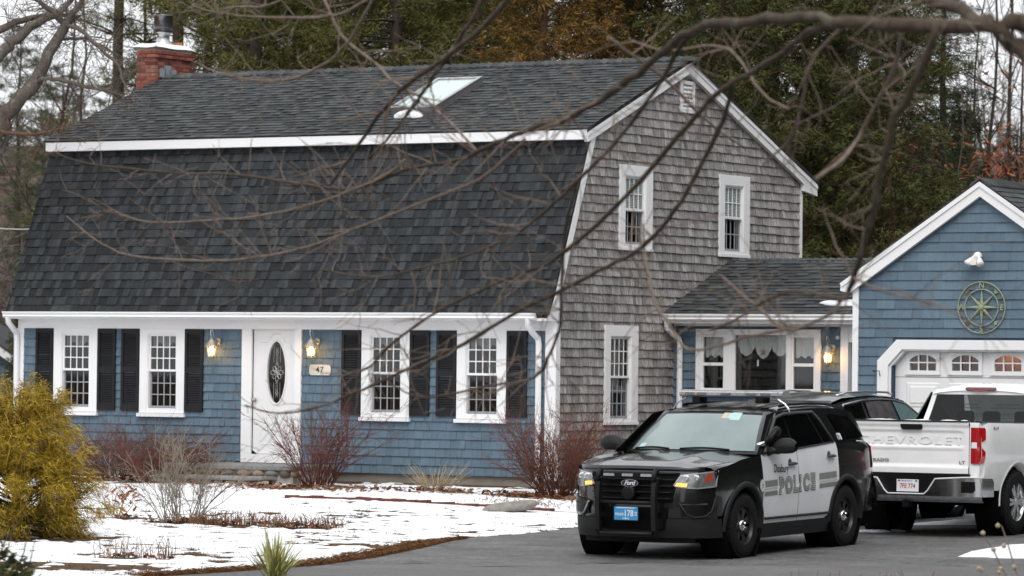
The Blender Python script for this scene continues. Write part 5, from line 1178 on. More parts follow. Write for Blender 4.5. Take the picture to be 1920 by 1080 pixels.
for s in (-1, 1):
    hl = empty('headlight', (0, 0, 0)); hl.parent = pol
    B = [(s * .50, .845), (s * .62, .825), (s * .76, .815), (s * .90, .835)]; T = [(s * .575, .975), (s * .68, .99), (s * .80, 1.005), (s * .905, 1.025)]
    MB().grid(ruled(B, T, 14, 6, Nz(.012)), s < 0).build('lens_edge', 'lens_clear', hl, smooth=True)
    MB().grid(ruled([(lerp(b[0], s * .72, .07), b[1] + .014) for b in B], [(lerp(b[0], s * .72, .07), b[1] - .014) for b in T], 14, 6, Nz(.017)), s < 0).build('lens', 'lens_grey', hl, smooth=True)
    MB().grid(ruled([(s * .535, .850), (s * .655, .838)], [(s * .55, .885), (s * .66, .876)], 6, 2, Nz(.026)), s < 0).build('turn_signal', 'amber_lit', hl)
    for yc in (.635, .735): MB().lathe([(0, C1.nose(yc, .93) + .012), (.038, C1.nose(yc, .93) + .022), (.044, C1.nose(yc, .93) + .018)], 14, 'x', (0, s * yc, .935)).build('reflector', 'chrome', hl, smooth=True)
    MB().grid(ruled([(s * .815, .89), (s * .865, .90)], [(s * .835, .985), (s * .875, .995)], 3, 4, Nz(.024)), s < 0).build('side_marker', 'reflector_red', hl)
    # fog recess
    npatch('fog_recess', [(s * .60, .50), (s * .86, .52)], [(s * .58, .66), (s * .88, .70)], 8, 4, 'trim_black', .004, flip=s < 0)
    q = Nz(.018); MB().tube([q(s * .58, .655), q(s * .66, .52), q(s * .74, .485), q(s * .83, .50), q(s * .875, .56), q(s * .90, .72)], .014, 5).build('fog_trim', 'lens_grey' if s < 0 else 'cladding', pol, smooth=True)
    MB().tube([q(s * .58, .63), q(s * .84, .635)], .016, 5).build('fog_bar', 'cladding', pol)
    # push bumper uprights
    up = [(2.47, .92 + .02), (2.545, .93), (2.575, .86), (2.59, .72), (2.585, .52), (2.57, .34), (2.52, .27)]
    P = []
    for (x, z) in up: P.append([(x - .055, s * .36 + .028, z), (x + .012, s * .36 + .028, z + .0), (x + .012, s * .36 - .028, z), (x - .055, s * .36 - .028, z), (x - .055, s * .36 + .028, z)])
    MB().grid(P).build('push_bumper_upright', 'bullbar', pol, fix=True, bevel=.006)
    MB().tube([(2.49, s * .36, 1.015), (2.515, s * .36, 1.03), (2.555, s * .36, .985), (2.575, s * .36, .90)], .030, 8).build('push_bumper_hoop', 'bullbar', pol, smooth=True)
    for z in (.42, .60): MB().box(2.36, 2.52, s * .39 - .006, s * .39 + .006, z - .06, z + .06).build('push_bumper_bracket', 'bullbar', pol)
for z, r_t in ((.655, .022), (.30, .026)): MB().tube([(2.565, -.335, z), (2.565, .335, z)], r_t, 8).build('push_bumper_crossbar', 'bullbar', pol, smooth=True)
MB().box(2.50, 2.53, -.33, .33, .945, .995).build('warning_light_bar', 'trim_black', pol)
for y in (-.24, 0, .24): MB().box(2.53, 2.536, y - .07, y + .07, .955, .985).build('warning_light', 'lens_clear', pol)
MB().lathe([(0, 2.525), (.028, 2.527), (.05, 2.52), (.078, 2.53), (.085, 2.515), (.085, 2.47)], 20, 'x', (0, 0, .755)).build('siren_speaker', 'trim_black', pol, smooth=True)
bd = empty('badge', (0, 0, 0)); bd.parent = pol
def ell(a, b, x, n=28): return [(x, a * math.cos(2 * math.pi * k / n), .875 + b * math.sin(2 * math.pi * k / n)) for k in range(n)]
MB().add(ell(.112, .043, 2.478) + ell(.112, .043, 2.455), [tuple(range(28))] + [(k, (k + 1) % 28, 28 + (k + 1) % 28, 28 + k) for k in range(28)]).build('badge_rim', 'chrome', bd, fix=True)
MB().add(ell(.102, .035, 2.482), [tuple(range(28))]).build('badge_field', 'badge_blue', bd)
tv, tf = text_mesh('Ford', .068, 0, .0015, .35, .85, 1.15); MB().add([(2.485, a, .876 + b) for a, b, c in tv], tf).build('badge_lettering', 'ink_white', bd)
lp = empty('license_plate', (0, 0, 0)); lp.parent = pol
MB().box(2.56, 2.566, -.153, .153, .452, .606).build('plate', 'plate_blue', lp, bevel=.003)
def ptxt(txt, sz, y, z, sx=1.0, mat='ink_white'): tv, tf = text_mesh(txt, sz, 0, .0008, 0, 1.0, sx); MB().add([(2.5675, a + y, z + b) for a, b, c in tv], tf).build('plate_lettering', mat, lp)
ptxt('178', .105, .035, .528, .80); ptxt('POLICE', .042, -.082, .518, .75); ptxt('OFFICIAL', .02, 0, .471)
MB().add([(2.5675, y, z) for y, z in ((.115, .508), (.14, .508), (.14, .548), (.115, .548))] + [(2.5675, y, z) for y, z in ((.12, .514), (.135, .514), (.135, .542), (.12, .542))], [(0, 1, 5, 4), (1, 2, 6, 5), (2, 3, 7, 6), (3, 0, 4, 7)]).build('plate_box_mark', 'ink_white', lp)
MB().box(2.5665, 2.5675, -.12, .12, .589, .598).build('plate_top_band', 'plate_white', lp)
# wipers, cowl, stickers
MB().grid([[(1.035 - .20 * u * u + dx, .87 * u, 1.193 - .012 * u * u + dz) for u in [-1 + 2 * i / 20 for i in range(21)]] for dx, dz in ((.05, -.005), (.0, .012), (-.06, .03))]).build('cowl', 'trim_black', pol, smooth=True)
for (u0, u1) in ((-.10, .62), (-.88, -.28)):
    MB().tube([ws(lerp(u0, u1, k / 8), .045 + .03 * math.sin(math.pi * k / 8), .022) for k in range(9)], .011, 5).build('wiper', 'trim_black', pol, smooth=True)
for (u, v, w, h, mt) in ((.50, .86, .085, .10, 'sticker_teal'), (.30, .87, .05, .075, 'sticker_peach'), (.395, .87, .04, .075, 'sticker_teal'), (-.80, .13, .05, .05, 'sticker_teal')):
    MB().grid([[ws(u - w, v - h, .009), ws(u + w, v - h, .009)], [ws(u - w, v + h, .009), ws(u + w, v + h, .009)]]).build('windshield_sticker', mt, pol)
# light bar
lb = empty('light_bar', (0, 0, 0)); lb.parent = pol
def lbx(u): return -.20 - .10 * abs(u) ** 2
Pb = []
for (dz, dx) in ((0, .12), (.02, .15), (.055, .15), (.072, .10)):
    Pb.append([(lbx(u) + dx * (1 - .25 * abs(u) ** 4), u * .69, 1.825 + dz) for u in [-1 + 2 * i / 24 for i in range(25)]] + [(lbx(u) - dx * (1 - .25 * abs(u) ** 4), u * .69, 1.825 + dz) for u in [1 - 2 * i / 24 for i in range(25)]])
    Pb[-1].append(Pb[-1][0])
m = MB(); m.grid(Pb); lidv = Pb[-1][:-1]; m.add(lidv, [tuple(range(len(lidv)))]); m.build('housing', 'lens_clear', lb, fix=True)
plain('bar_top', (.58, .59, .60), .25, .5, .2); MB().add([(x, y, z + .003) for x, y, z in lidv] + [(x * 1, y, z + .009) for x, y, z in lidv], [tuple(range(len(lidv), 2 * len(lidv)))] + [(k, (k + 1) % len(lidv), len(lidv) + (k + 1) % len(lidv), len(lidv) + k) for k in range(len(lidv))]).build('top_cover', 'bar_top', lb, fix=True)
for y in (-.5, -.32, .0, .32, .5): MB().box(lbx(y / .69) + .145, lbx(y / .69) + .156, y - .07, y + .07, 1.848, 1.876).build('lamp_module', 'lens_grey', lb)
for y in (-.42, .42): MB().box(-.30, -.10, y - .05, y + .05, 1.755, 1.826).build('mount_foot', 'trim_black', lb)
for s in (-1, 1): MB().tube([(-.20, s * .60, 1.815), (-.20, s * .72, 1.745), (-.20, s * .765, 1.69), (-.20, s * .775, 1.655)], .011, 5).build('mount_strap', 'metal', lb)
MB().box(-2.3, 2.1, -.80, .80, .24, .62).build('underbody', 'grille_black', pol)
MB().box(-1.9, .9, -.72, .72, .62, 1.2).build('cabin_floor', 'grille_black', pol)

# ---- pickup truck, rear toward the camera
trk = empty('pickup_truck', (9.200, -3.774, -.258), 0, 'white crew cab pickup parked at the garage, tailgate toward the road', 'pickup truck')
trk.rotation_euler = (0, R(.77), R(91.4))
BX = -3.00; BW = 1.03
# bed sides: gentle crown in plan and section
def bside(s, off=0.0):
    def f(x, z):
        y = interp(z, [.55, .75, 1.0, 1.2, 1.36, 1.42], [.965, 1.0, 1.03, 1.025, 1.005, .98]); y -= .05 * smooth((-2.80 - x) / .22) * 1.0; return (x, s * (y + off), z)
    return f
TRr, TAR = .405, .50
for s in (-1, 1):
    B = [(-3.0, .60), (-2.62, .56), (-2.40, .55)] + arch(-1.87, TRr, TAR, 160, 20, 16) + [(-1.32, .60), (-.98, .60)]
    T = [(lerp(-3.0, -.98, k / (len(B) - 1)), 1.415) for k in range(len(B))]
    MB().grid(ruled(B, T, None, 12, bside(s)), s > 0).build('bed_side', 'truck_white', trk, smooth=True)
    MB().grid([[(x, s * y, z) for x in (-3.0, -.98)] for y, z in ((.98, 1.415), (.955, 1.432), (.90, 1.432), (.89, 1.40))]).build('bed_rail', 'cladding', trk, fix=True)
    a = arch(-1.87, TRr, TAR, -5, 185, 24)
    MB().grid([[(-1.87 + (q[0] + 1.87) * k_, s * (bside(1)(q[0], max(q[1], .6))[1] + o_), TRr + (q[1] - TRr) * k_) for q in a] for k_, o_ in ((.93, -.10), (1.0, .006), (1.05, .012), (1.09, .003))]).build('wheel_arch', 'truck_white', trk, smooth=True, fix=True)
    MB().lathe([(TAR + .02, s * .62), (TAR + .02, s * .98)], 28, 'y', (-1.87, 0, TRr)).build('wheel_well', 'grille_black', trk)
    wheel(trk, -1.87, s * .865, TRr, .275, 'alloy', s); wheel(trk, 1.87, s * .865, TRr, .275, 'alloy', s)
    # stacked tail lamp that wraps the corner: waisted outline
    tl = empty('tail_lamp', (0, 0, 0)); tl.parent = trk
    def tlp(u, z, o_=0.0):
        if u < .10: return (BX - .016 - o_, s * (.838 + u), z)
        t_ = (u - .10) / .12; x = BX - .016 + .10 * t_ ** 1.6; return (x - o_ * (1 - t_), s * (lerp(.938, bside(1)(x, z)[1] + .024, min(1, t_ * 1.25) ** .6) + o_ * t_), z)
    def uw(z): return interp(z, [.895, .91, 1.05, 1.09, 1.125, 1.16, 1.20, 1.33, 1.352], [.17, .19, .195, .155, .132, .135, .20, .215, .20])
    def part(name, z0_, z1_, mat, off=.0):
        P = [[tlp(uw(lerp(z0_, z1_, i / 10)) * k / 14, lerp(z0_, z1_, i / 10), off + .010 * math.sin(math.pi * min(1, k / 10))) for k in range(15)] for i in range(11)]; MB().grid(P).build(name, mat, tl, smooth=True, fix=True)
    part('lens', .895, 1.075, 'lens_red'); part('waist_lens', 1.075, 1.185, 'lens_red'); part('lens', 1.185, 1.352, 'lens_red')
    P = [[tlp(.015 + .075 * k / 6, lerp(1.09, 1.165, i / 4), .014) for k in range(7)] for i in range(5)]; MB().grid(P).build('reverse_lens', 'plate_white', tl, smooth=True, fix=True)
    P = [[(BX - .006, s * .818, z), (BX - .006, s * .90, z), (BX + .004, s * .945, z), (BX + .03, s * (bside(1)(-2.97, z)[1] - .012), z), (BX + .10, s * (bside(1)(-2.90, z)[1] + .002), z)] for z in (.62, .75, .9, 1.1, 1.3, 1.415)]
    MB().grid(P).build('corner_panel', 'truck_white', trk, smooth=True, fix=True)
    P = [[(x, s * (.992 + .02 * smooth((x - BX) / .1)), z) for x in (BX - .03, BX + .06, BX + .16, BX + .30, BX + .34)] for z in (.475, .55, .66, .70)]
    P[-1] = [(x, s * (abs(y) - .02), z + .008) for x, y, z in P[-1]]; MB().grid(P).build('bumper_end', 'alloy', trk, smooth=True, fix=True)
# tailgate with stamped band and lettering
def tg(y, z):
    d = 0.0
    d += .020 * smooth((z - 1.34) / .05)
    d -= .018 * smooth((1.31 - z) / .03) * smooth((z - 1.10) / .02) * smooth((.74 - abs(y)) / .04)
    d -= .010 * smooth((1.08 - z) / .03) * smooth((z - .86) / .02) * smooth((.74 - abs(y)) / .04)
    d += .012 * smooth((.86 - z) / .02)
    return (BX - .010 - d, y, z)
ny_ = [-.812 + 1.624 * i / 40 for i in range(41)]; nz_ = [.765 + (1.415 - .765) * j / 44 for j in range(45)]
tgate = MB().grid([[tg(y, z) for y in ny_] for z in nz_]).grid([[(BX - .03, y, 1.415), (BX + .05, y, 1.425)] for y in (-.812, .812)]).build('tailgate', 'truck_white', trk, smooth=True, fix=True)
MB().box(BX + .09, BX + .03, -.825, .825, .60, 1.40).build('tailgate_core', 'trim_black', trk)
MB().box(BX - .045, BX + .06, -.80, .80, 1.4165, 1.437).build('tailgate_cap', 'cladding', tgate, bevel=.008)
tv, tf = text_mesh('CHEVROLET', .150, .0025, .001, 0, 1.13, 1.62); MB().add([(BX + .0005 - c, -a, 1.175 + b) for a, b, c in tv], tf).build('stamped_lettering', 'truck_white', tgate)
tv, tf = text_mesh('SILVERADO', .055, .003, .001, 0, 1.1, 1.35); MB().add([(BX - .012 - c, -a + .50, .92 + b) for a, b, c in tv], tf).build('lettering', 'decal_grey', tgate)
tv, tf = text_mesh('LT', .055, .003, .001, 0, 1.1, 1.35); MB().add([(BX - .012 - c, -a - .72, .905 + b) for a, b, c in tv], tf).build('lettering', 'decal_grey', tgate)
MB().prism([(BX - .035, y, z) for y, z in ((.13, 1.385), (-.17, 1.385), (-.17, 1.335), (-.145, 1.315), (.10, 1.315), (.13, 1.35))], (.03, 0, 0)).build('tailgate_handle', 'trim_black', tgate, fix=True)
for s in (-1,):
    for txt, dx, mt in (('4', .06, 'decal_dark'), ('x', 0, 'ink_red'), ('4', -.06, 'decal_dark')):
        tv, tf = text_mesh(txt, .075, 0, .002, .2, 1, 1.25); MB().add([(-2.62 + a - dx, s * (bside(1)(-2.62, 1.345)[1] + .004), 1.345 + b) for a, b, c in tv], tf).build('lettering', mt, trk)
# bumper: chrome, stepped, with corner steps
def bump_x(y): return BX - .13 + .12 * (abs(y) / 1.0) ** 4
m = MB(); ysb = [-1.0 + 2.0 * i / 40 for i in range(41)]
def zt(y): a = abs(y); return interp(a, [0, .27, .40, .80, 1.0], [.50, .50, .695, .72, .72])
P = [[(bump_x(y), y, lerp(.475, zt(y), j / 5)) for y in ysb] for j in range(6)] + [[(bump_x(y) + .10, y, zt(y) + .004) for y in ysb]]
MB().grid(P).build('bumper', 'chrome', trk, smooth=False, fix=True, auto=30)
MB().tube([(bump_x(y) - .002, y, zt(y)) for y in ysb], .010, 5).build('bumper_edge', 'plate_white', trk, smooth=True)
MB().grid([[(bump_x(y) + dx, y, z) for y in ysb] for z, dx in ((.40, .05), (.44, .0), (.476, -.004))]).build('bumper_valance', 'lens_grey', trk, smooth=True)
MB().box(BX - .06, BX - .02, -.84, .84, .50, .765).build('plate_recess', 'trim_black', trk)
for s in (-1, 1): 
    MB().prism([(bump_x(s * .80) - .012, s * y, z) for y, z in ((.60, .665), (.92, .665), (.93, .56), (.90, .525), (.66, .525), (.60, .60))], (.03, 0, 0)).build('bumper_step', 'trim_black', trk, fix=True)
lp = empty('license_plate', (0, 0, 0)); lp.parent = trk
px = BX - .075
MB().box(px, px + .006, -.153, .153, .525, .679).build('plate', 'plate_white', lp, bevel=.003)
tv, tf = text_mesh('7FE 774', .085, 0, .0012, 0, 1.0, .78); MB().add([(px - .002, -a, .593 + b) for a, b, c in tv], tf).build('plate_lettering', 'ink_red', lp)
tv, tf = text_mesh('Massachusetts', .027, 0, .0004, 0, 1.0, .95); MB().add([(px - .002, -a + .01, .662 + b) for a, b, c in tv], tf).build('plate_lettering', 'ink_blue', lp)
MB().box(px - .0015, px, -.135, -.105, .65, .674).build('plate_sticker', 'ink_green', lp); MB().box(px - .0015, px, .10, .135, .652, .672).build('plate_sticker', 'ink_red', lp)
# bed floor, tonneau edge with snow, cab
MB().box(-2.97, -1.12, -.86, .86, .78, .84).build('bed_floor', 'trim_black', trk)
MB().box(-1.02, -.95, -.90, .90, .8, 1.38).build('bed_front_wall', 'truck_white', trk)
CXr = -.92
def cabr(u, v):        # rear face of the cab: u across, v up 0..1
    return (CXr + .20 * smooth(v) ** 1.3, u * lerp(.93, .70, v ** 1.2), lerp(.85, 1.84, v))
glass_mat('cab_glass', (.26, .29, .28), .0)
def cabq(u0, u1, v0, v1, nu, nv): return [[cabr(lerp(u0, u1, i / nu), lerp(v0, v1, j / nv)) for i in range(nu + 1)] for j in range(nv + 1)]
for (u0, u1, v0, v1) in ((-1, 1, 0, .55), (-1, 1, .95, 1), (-1, -.90, .55, .95), (.90, 1, .55, .95)): MB().grid(cabq(u0, u1, v0, v1, 8, 6)).build('cab_back', 'truck_white', trk, smooth=True, fix=True)
for (x, ys_) in ((-.30, (-.42, .42)), (.55, (-.40, .40))):
    for y in ys_:
        MB().box(x - .08, x + .10, y - .25, y + .25, .9, 1.36).build('seat', 'grille_black', trk, bevel=.04)
        MB().box(x - .05, x + .06, y - .13, y + .13, 1.37, 1.58).build('headrest', 'grille_black', trk, bevel=.05)
def cabw(u, v, off): q = cabr(u, .55 + .40 * v); return (q[0] - off, q[1], q[2])
MB().grid([[cabw(u * .90, v, .012) for u in [-1 + 2 * i / 12 for i in range(13)]] for v in (0, .25, .5, .75, 1)]).build('rear_window', 'cab_glass', trk, smooth=True, fix=True)
for s in (-1, 1):
    MB().grid(ruled([(-.96, .62), (1.30, .62)], [(-.96, 1.28), (1.30, 1.25)], 12, 6, lambda x, z: (x, s * interp(z, [.6, .95, 1.28], [.98, 1.02, .985]), z)), s > 0).build('door', 'truck_white', trk, smooth=True)
    MB().grid(ruled([(-.92, 1.28), (1.0, 1.26)], [(-.71, 1.82), (.35, 1.82)], 12, 5, lambda x, z: (x, s * interp(z, [1.26, 1.84], [.97, .71]), z)), s > 0).build('cab_side', 'dark_glass', trk, smooth=True)
    MB().grid(ruled([(-.94, 1.27), (-.74, 1.28)], [(-.74, 1.82), (-.58, 1.82)], 3, 6, lambda x, z: (x, s * interp(z, [1.26, 1.84], [.985, .72]), z)), s > 0).build('roof_pillar', 'truck_white', trk, smooth=True)
    MB().grid(ruled([(1.32, .85), (1.45, .95), (2.2, .95), (2.75, .75)], [(1.3, 1.24), (1.5, 1.22), (2.2, 1.18), (2.72, 1.08)], 12, 6, lambda x, z: (x, s * (1.02 - .25 * smooth((x - 2.2) / .6)), z)), s > 0).build('fender', 'truck_white', trk, smooth=True)
MB().grid([[(x, u * w, z - .05 * abs(u) ** 3) for u in [-1 + 2 * i / 14 for i in range(15)]] for x, w, z in ((-.74, .70, 1.845), (-.70, .715, 1.885), (-.5, .73, 1.91), (0, .73, 1.92), (.4, .70, 1.88))]).build('cab_roof', 'truck_white', trk, smooth=True, fix=True)
MB().grid([[(x, u * w, z - .05 * abs(u) ** 3) for u in [-1 + 2 * i / 14 for i in range(15)]] for x, w, z in ((.4, .70, 1.88), (.75, .78, 1.58), (1.05, .85, 1.30))]).build('windshield', 'cab_glass', trk, smooth=True, fix=True)
MB().grid([[(x, u * w, z - .05 * abs(u) ** 3) for u in [-1 + 2 * i / 14 for i in range(15)]] for x, w, z in ((1.05, .85, 1.30), (2.6, .8, 1.16), (2.78, .75, .95))]).build('hood', 'truck_white', trk, smooth=True, fix=True)
MB().grid([[(-.725 - d, u * w, z) for u in (-1, -.8, .8, 1)] for d, w, z in ((.02, .19, 1.835), (.032, .225, 1.855), (.03, .22, 1.88), (.0, .20, 1.892))]).build('brake_light', 'lens_dark_red', trk, fix=True)
MB().box(-.78, -.748, -.11, .11, 1.838, 1.852).build('brake_light_lens', 'lens_red', trk)
MB().box(-2.9, 2.5, -.55, .55, .38, .75).build('chassis', 'grille_black', trk)
MB().tube([(-1.87, -.75, .40), (-1.87, .75, .40)], .06, 8).lathe([(0, -2.05), (.15, -1.98), (.17, -1.87), (.12, -1.75), (0, -1.72)], 12, 'x', (0, .02, .40)).build('rear_axle', 'grille_black', trk)
MB().box(BX - .14, BX, -.045, .045, .33, .41).build('tow_hitch', 'trim_black', trk)
MB().box(-2.6, -2.0, -.62, -.60, .25, .55).build('mud_flap', 'grille_black', trk)
# wet snow left on the truck
def snow_on(name, P2, h, par, seed):
    rg = random.Random(seed); m = MB(); m.grid([[(x, y, z + h * smooth(4 * min(j, len(P2) - 1 - j) / (len(P2) - 1)) * smooth(4 * min(i, len(r) - 1 - i) / (len(r) - 1)) * rg.uniform(.3, 1.2)) for i, (x, y, z) in enumerate(r)] for j, r in enumerate(P2)]); return m.build(name, 'snow_clump', par, smooth=True, fix=True)
snow_on('snow_film', [[(lerp(-.68, .2, j / 8), u * .62, interp(lerp(-.68, .2, j / 8), [-.70, -.5, 0, .4], [1.885, 1.91, 1.92, 1.88]) - .05 * abs(u * .87) ** 3 + .002) for u in [-1 + 2 * i / 20 for i in range(21)]] for j in range(9)], .022, trk, 4)
for (y0_, y1_, sd_) in ((.62, .18, 1), (.10, -.28, 2), (-.42, -.66, 3), (-.70, -.79, 5)):
    snow_on('snow_film', [[(lerp(BX - .04, BX + .04, j / 3), lerp(y0_, y1_, i / 8), 1.436) for i in range(9)] for j in range(4)], .011, trk, sd_)

# ---- dark crossover between the police car and the garage
suv = empty('dark_crossover', (6.66, -3.20, -.20), R(90), 'dark crossover with a cloth sunshade in its rear side window, behind the police car', 'car'); suv.scale = (1.04, 1.04, 1.055)
C2 = Car(2.30, -2.32, .93, 1.45, -1.6, 1.10, .62, 1.60)
for s in (-1, 1):
    S2 = lambda off, s=s: (lambda x, z: (x, s * (C2.side(x, z) + off), z))
    def pn(name, B, T, nu, nv, mat, off=0.0): return MB().grid(ruled(B, T, nu, nv, S2(off)), s < 0).build(name, mat, suv, smooth=True)
    pn('fender', [(2.0, .45)] + arch(1.33, .35, .42, 5, 175, 12) + [(.80, .40)], [(lerp(2.0, .80, k / 14), lerp(.92, 1.06, k / 14)) for k in range(15)], None, 8, 'suv_black')
    pn('door', [(.79, .34), (-.15, .34)], [(.79, 1.06), (-.15, 1.10)], 8, 8, 'suv_black')
    pn('door', [(-.16, .34), (-.80, .34), (-.95, .60)], [(-.16, 1.10), (-.8, 1.12), (-1.1, 1.14)], 10, 8, 'suv_black')
    pn('quarter_panel', arch(-1.33, .35, .42, 30, 175, 12) + [(-1.9, .40), (-2.28, .45)], [(lerp(-1.0, -2.2, k / 14), 1.14) for k in range(15)], None, 8, 'suv_black')
    pn('rocker', [(.9, .2), (-.9, .2)], [(.9, .36), (-.9, .36)], 6, 3, 'cladding', .003)
    pn('pillars', [(1.15, 1.05), (.79, 1.06), (-.15, 1.10), (-1.1, 1.14), (-2.15, 1.14)], [(.25, 1.555), (.05, 1.58), (-.4, 1.60), (-1.1, 1.59), (-1.85, 1.50)], 24, 8, 'suv_black', -.008)
    pn('window', [(.93, 1.085), (-.10, 1.125)], [(.26, 1.50), (-.10, 1.545)], 10, 6, 'green_glass', .004)
    pn('window', [(-.19, 1.13), (-1.02, 1.155)], [(-.19, 1.55), (-.95, 1.535)], 10, 6, 'dark_glass', .004)
    pn('window', [(-1.14, 1.17), (-1.65, 1.20)], [(-1.05, 1.53), (-1.60, 1.47)], 8, 5, 'dark_glass', .004)
    P = ruled([(-.20, 1.135), (-1.0, 1.16)], [(-.20, 1.545), (-.94, 1.53)], 18, 8, S2(.012)); 
    P = [[(x, y + s * .006 * math.sin(9 * x + 14 * z), z) for x, y, z in row] for row in P]
    MB().grid(P, s < 0).build('sunshade', 'sunshade', suv, smooth=True)
    MB().tube([S2(.012)(x, z) for x, z in ((1.0, 1.085), (.25, 1.52), (0, 1.56), (-.4, 1.575), (-1.0, 1.56), (-1.6, 1.50), (-1.72, 1.30))], .011, 5).build('window_trim', 'chrome', suv, smooth=True)
    MB().tube([S2(.012)(-.145, 1.12), S2(.012)(-.145, 1.30)], .008, 4).build('pillar_trim', 'chrome', suv)
    MB().tube([(x, s * .58, z) for x, z in ((.02, 1.635), (-.1, 1.658), (-.6, 1.668), (-1.3, 1.655), (-1.6, 1.615))], .015, 6).build('roof_rail', 'chrome', suv, smooth=True)
    wheel(suv, 1.33, s * .80, .35, .22, 'alloy', s); wheel(suv, -1.33, s * .80, .35, .22, 'alloy', s)
    for xw in (1.33, -1.33): MB().lathe([(.44, s * .55), (.44, s * .90)], 24, 'y', (xw, 0, .35)).build('wheel_well', 'grille_black', suv)
    MB().tube([(.78, s * .90, 1.10), (.76, s * 1.0, 1.13), (.75, s * 1.08, 1.13)], [.04, .075, .05], 8).build('mirror', 'suv_black', suv, smooth=True)
MB().grid([[(x, u * w, z - .05 * abs(u) ** 3) for u in [-1 + 2 * i / 14 for i in range(15)]] for x, w, z in ((.32, .56, 1.58), (.2, .60, 1.625), (-.2, .625, 1.655), (-.8, .63, 1.665), (-1.5, .61, 1.635), (-1.9, .58, 1.55))]).build('roof', 'suv_black', suv, smooth=True, fix=True)
MB().grid([[(lerp(1.2 - .2 * u * u, .32 - .06 * u * u, j / 8), u * lerp(.80, .56, j / 8), lerp(1.04, 1.58, (j / 8) ** .9)) for u in [-1 + 2 * i / 12 for i in range(13)]] for j in range(9)]).build('windshield', 'dark_glass', suv, smooth=True, fix=True)
MB().grid([[(lerp(1.25 - .2 * u * u, 2.27 - .3 * u * u, j / 8), u * .82, lerp(1.05, .85, (j / 8) ** 2) - .04 * u * u) for u in [-1 + 2 * i / 12 for i in range(13)]] for j in range(9)]).build('hood', 'suv_black', suv, smooth=True, fix=True)
MB().grid([[(lerp(-1.9, -2.3, smooth(j / 6)) + .1 * abs(u) ** 3, u * lerp(.6, .88, smooth(j / 5)), lerp(1.55, .4, j / 8)) for u in [-1 + 2 * i / 12 for i in range(13)]] for j in range(9)]).build('tailgate', 'suv_black', suv, smooth=True, fix=True)
MB().grid([[(C2.nose(y, z), y, z) for y in [-.85 + 1.7 * i / 16 for i in range(17)]] for z in (.25, .4, .6, .8, .9)]).build('front_bumper', 'cladding', suv, smooth=True, fix=True)
MB().box(-2.1, 2.0, -.75, .75, .22, .55).build('underbody', 'grille_black', suv)
# ------------------------------------------------------------------ vegetation
def leaf_mat(name, stops, rough=.75, trans=.0):
    t = NT(name); c = t.ramp(t.rnd(), stops); n = t.noise(t.pos(), 1.2, 3, .6)
    t.out(t.mix(1.0, c, t.ramp(n, [(.3, (.72,) * 3), (.7, (1.18,) * 3)]), 'MULTIPLY'), rough, .25); return t
def bark_mat(name, a, b, sc=30, lich=None):
    t = NT(name); n = t.noise(t.pos((1, 1, .35)), sc, 4, .7); c = t.ramp(n, [(.3, a), (.7, b)])
    if lich: c = t.mix(t.ramp(t.noise(t.pos(), 5, 4, .7), [(.55, (0, 0, 0)), (.7, (.75,) * 3)]), c, lich)
    t.bump(n, .4, .01); t.out(c, .9, .15); return t
leaf_mat('pine_needles', [(0, (.050, .056, .013)), (.5, (.105, .108, .026)), (1, (.180, .172, .054))])
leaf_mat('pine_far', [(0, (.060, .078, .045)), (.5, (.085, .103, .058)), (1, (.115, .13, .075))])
leaf_mat('cedar_green', [(0, (.032, .040, .012)), (.5, (.066, .074, .020)), (1, (.125, .122, .036))])
leaf_mat('cedar_rust', [(0, (.07, .046, .011)), (.5, (.155, .088, .019)), (1, (.26, .145, .034))])
leaf_mat('spruce', [(0, (.015, .024, .010)), (.5, (.026, .038, .015)), (1, (.045, .060, .022))])
leaf_mat('gold_thread', [(0, (.13, .10, .018)), (.25, (.25, .17, .016)), (.6, (.41, .275, .022)), (1, (.56, .39, .05))])
leaf_mat('gold_inner', [(0, (.10, .085, .018)), (1, (.18, .14, .025))])
leaf_mat('rhodo_leaf', [(0, (.03, .045, .012)), (.6, (.09, .10, .03)), (1, (.17, .14, .06))], .6)
leaf_mat('yucca_leaf', [(0, (.22, .24, .07)), (.5, (.42, .42, .16)), (1, (.55, .52, .25))], .5)
leaf_mat('oak_leaf', [(0, (.16, .035, .015)), (.5, (.27, .07, .03)), (1, (.34, .12, .05))])
leaf_mat('dry_leaf', [(0, (.13, .05, .025)), (.5, (.20, .085, .04)), (1, (.26, .14, .07))])
bark_mat('bark_grey', (.075, .062, .052), (.15, .13, .112), 30, (.24, .25, .20)); bark_mat('twig_near', (.125, .095, .076), (.25, .20, .165), 30); bark_mat('bark_dark', (.035, .028, .022), (.085, .070, .056)); bark_mat('bark_red', (.075, .045, .03), (.15, .095, .065))
bark_mat('bark_near', (.042, .032, .024), (.105, .082, .062), 22, (.13, .13, .098)); 
bark_mat('twig_red', (.085, .030, .026), (.16, .062, .050)); bark_mat('twig_barberry', (.085, .034, .024), (.17, .075, .052)); bark_mat('twig_tan', (.19, .16, .125), (.32, .28, .225)); bark_mat('twig_straw', (.30, .24, .15), (.46, .39, .27)); bark_mat('stalk_brown', (.13, .065, .035), (.24, .13, .075)); bark_mat('wood_far', (.135, .115, .108), (.21, .18, .17))
plain('rock', (.30, .28, .25), .9, .2, var=.25, scale=12)

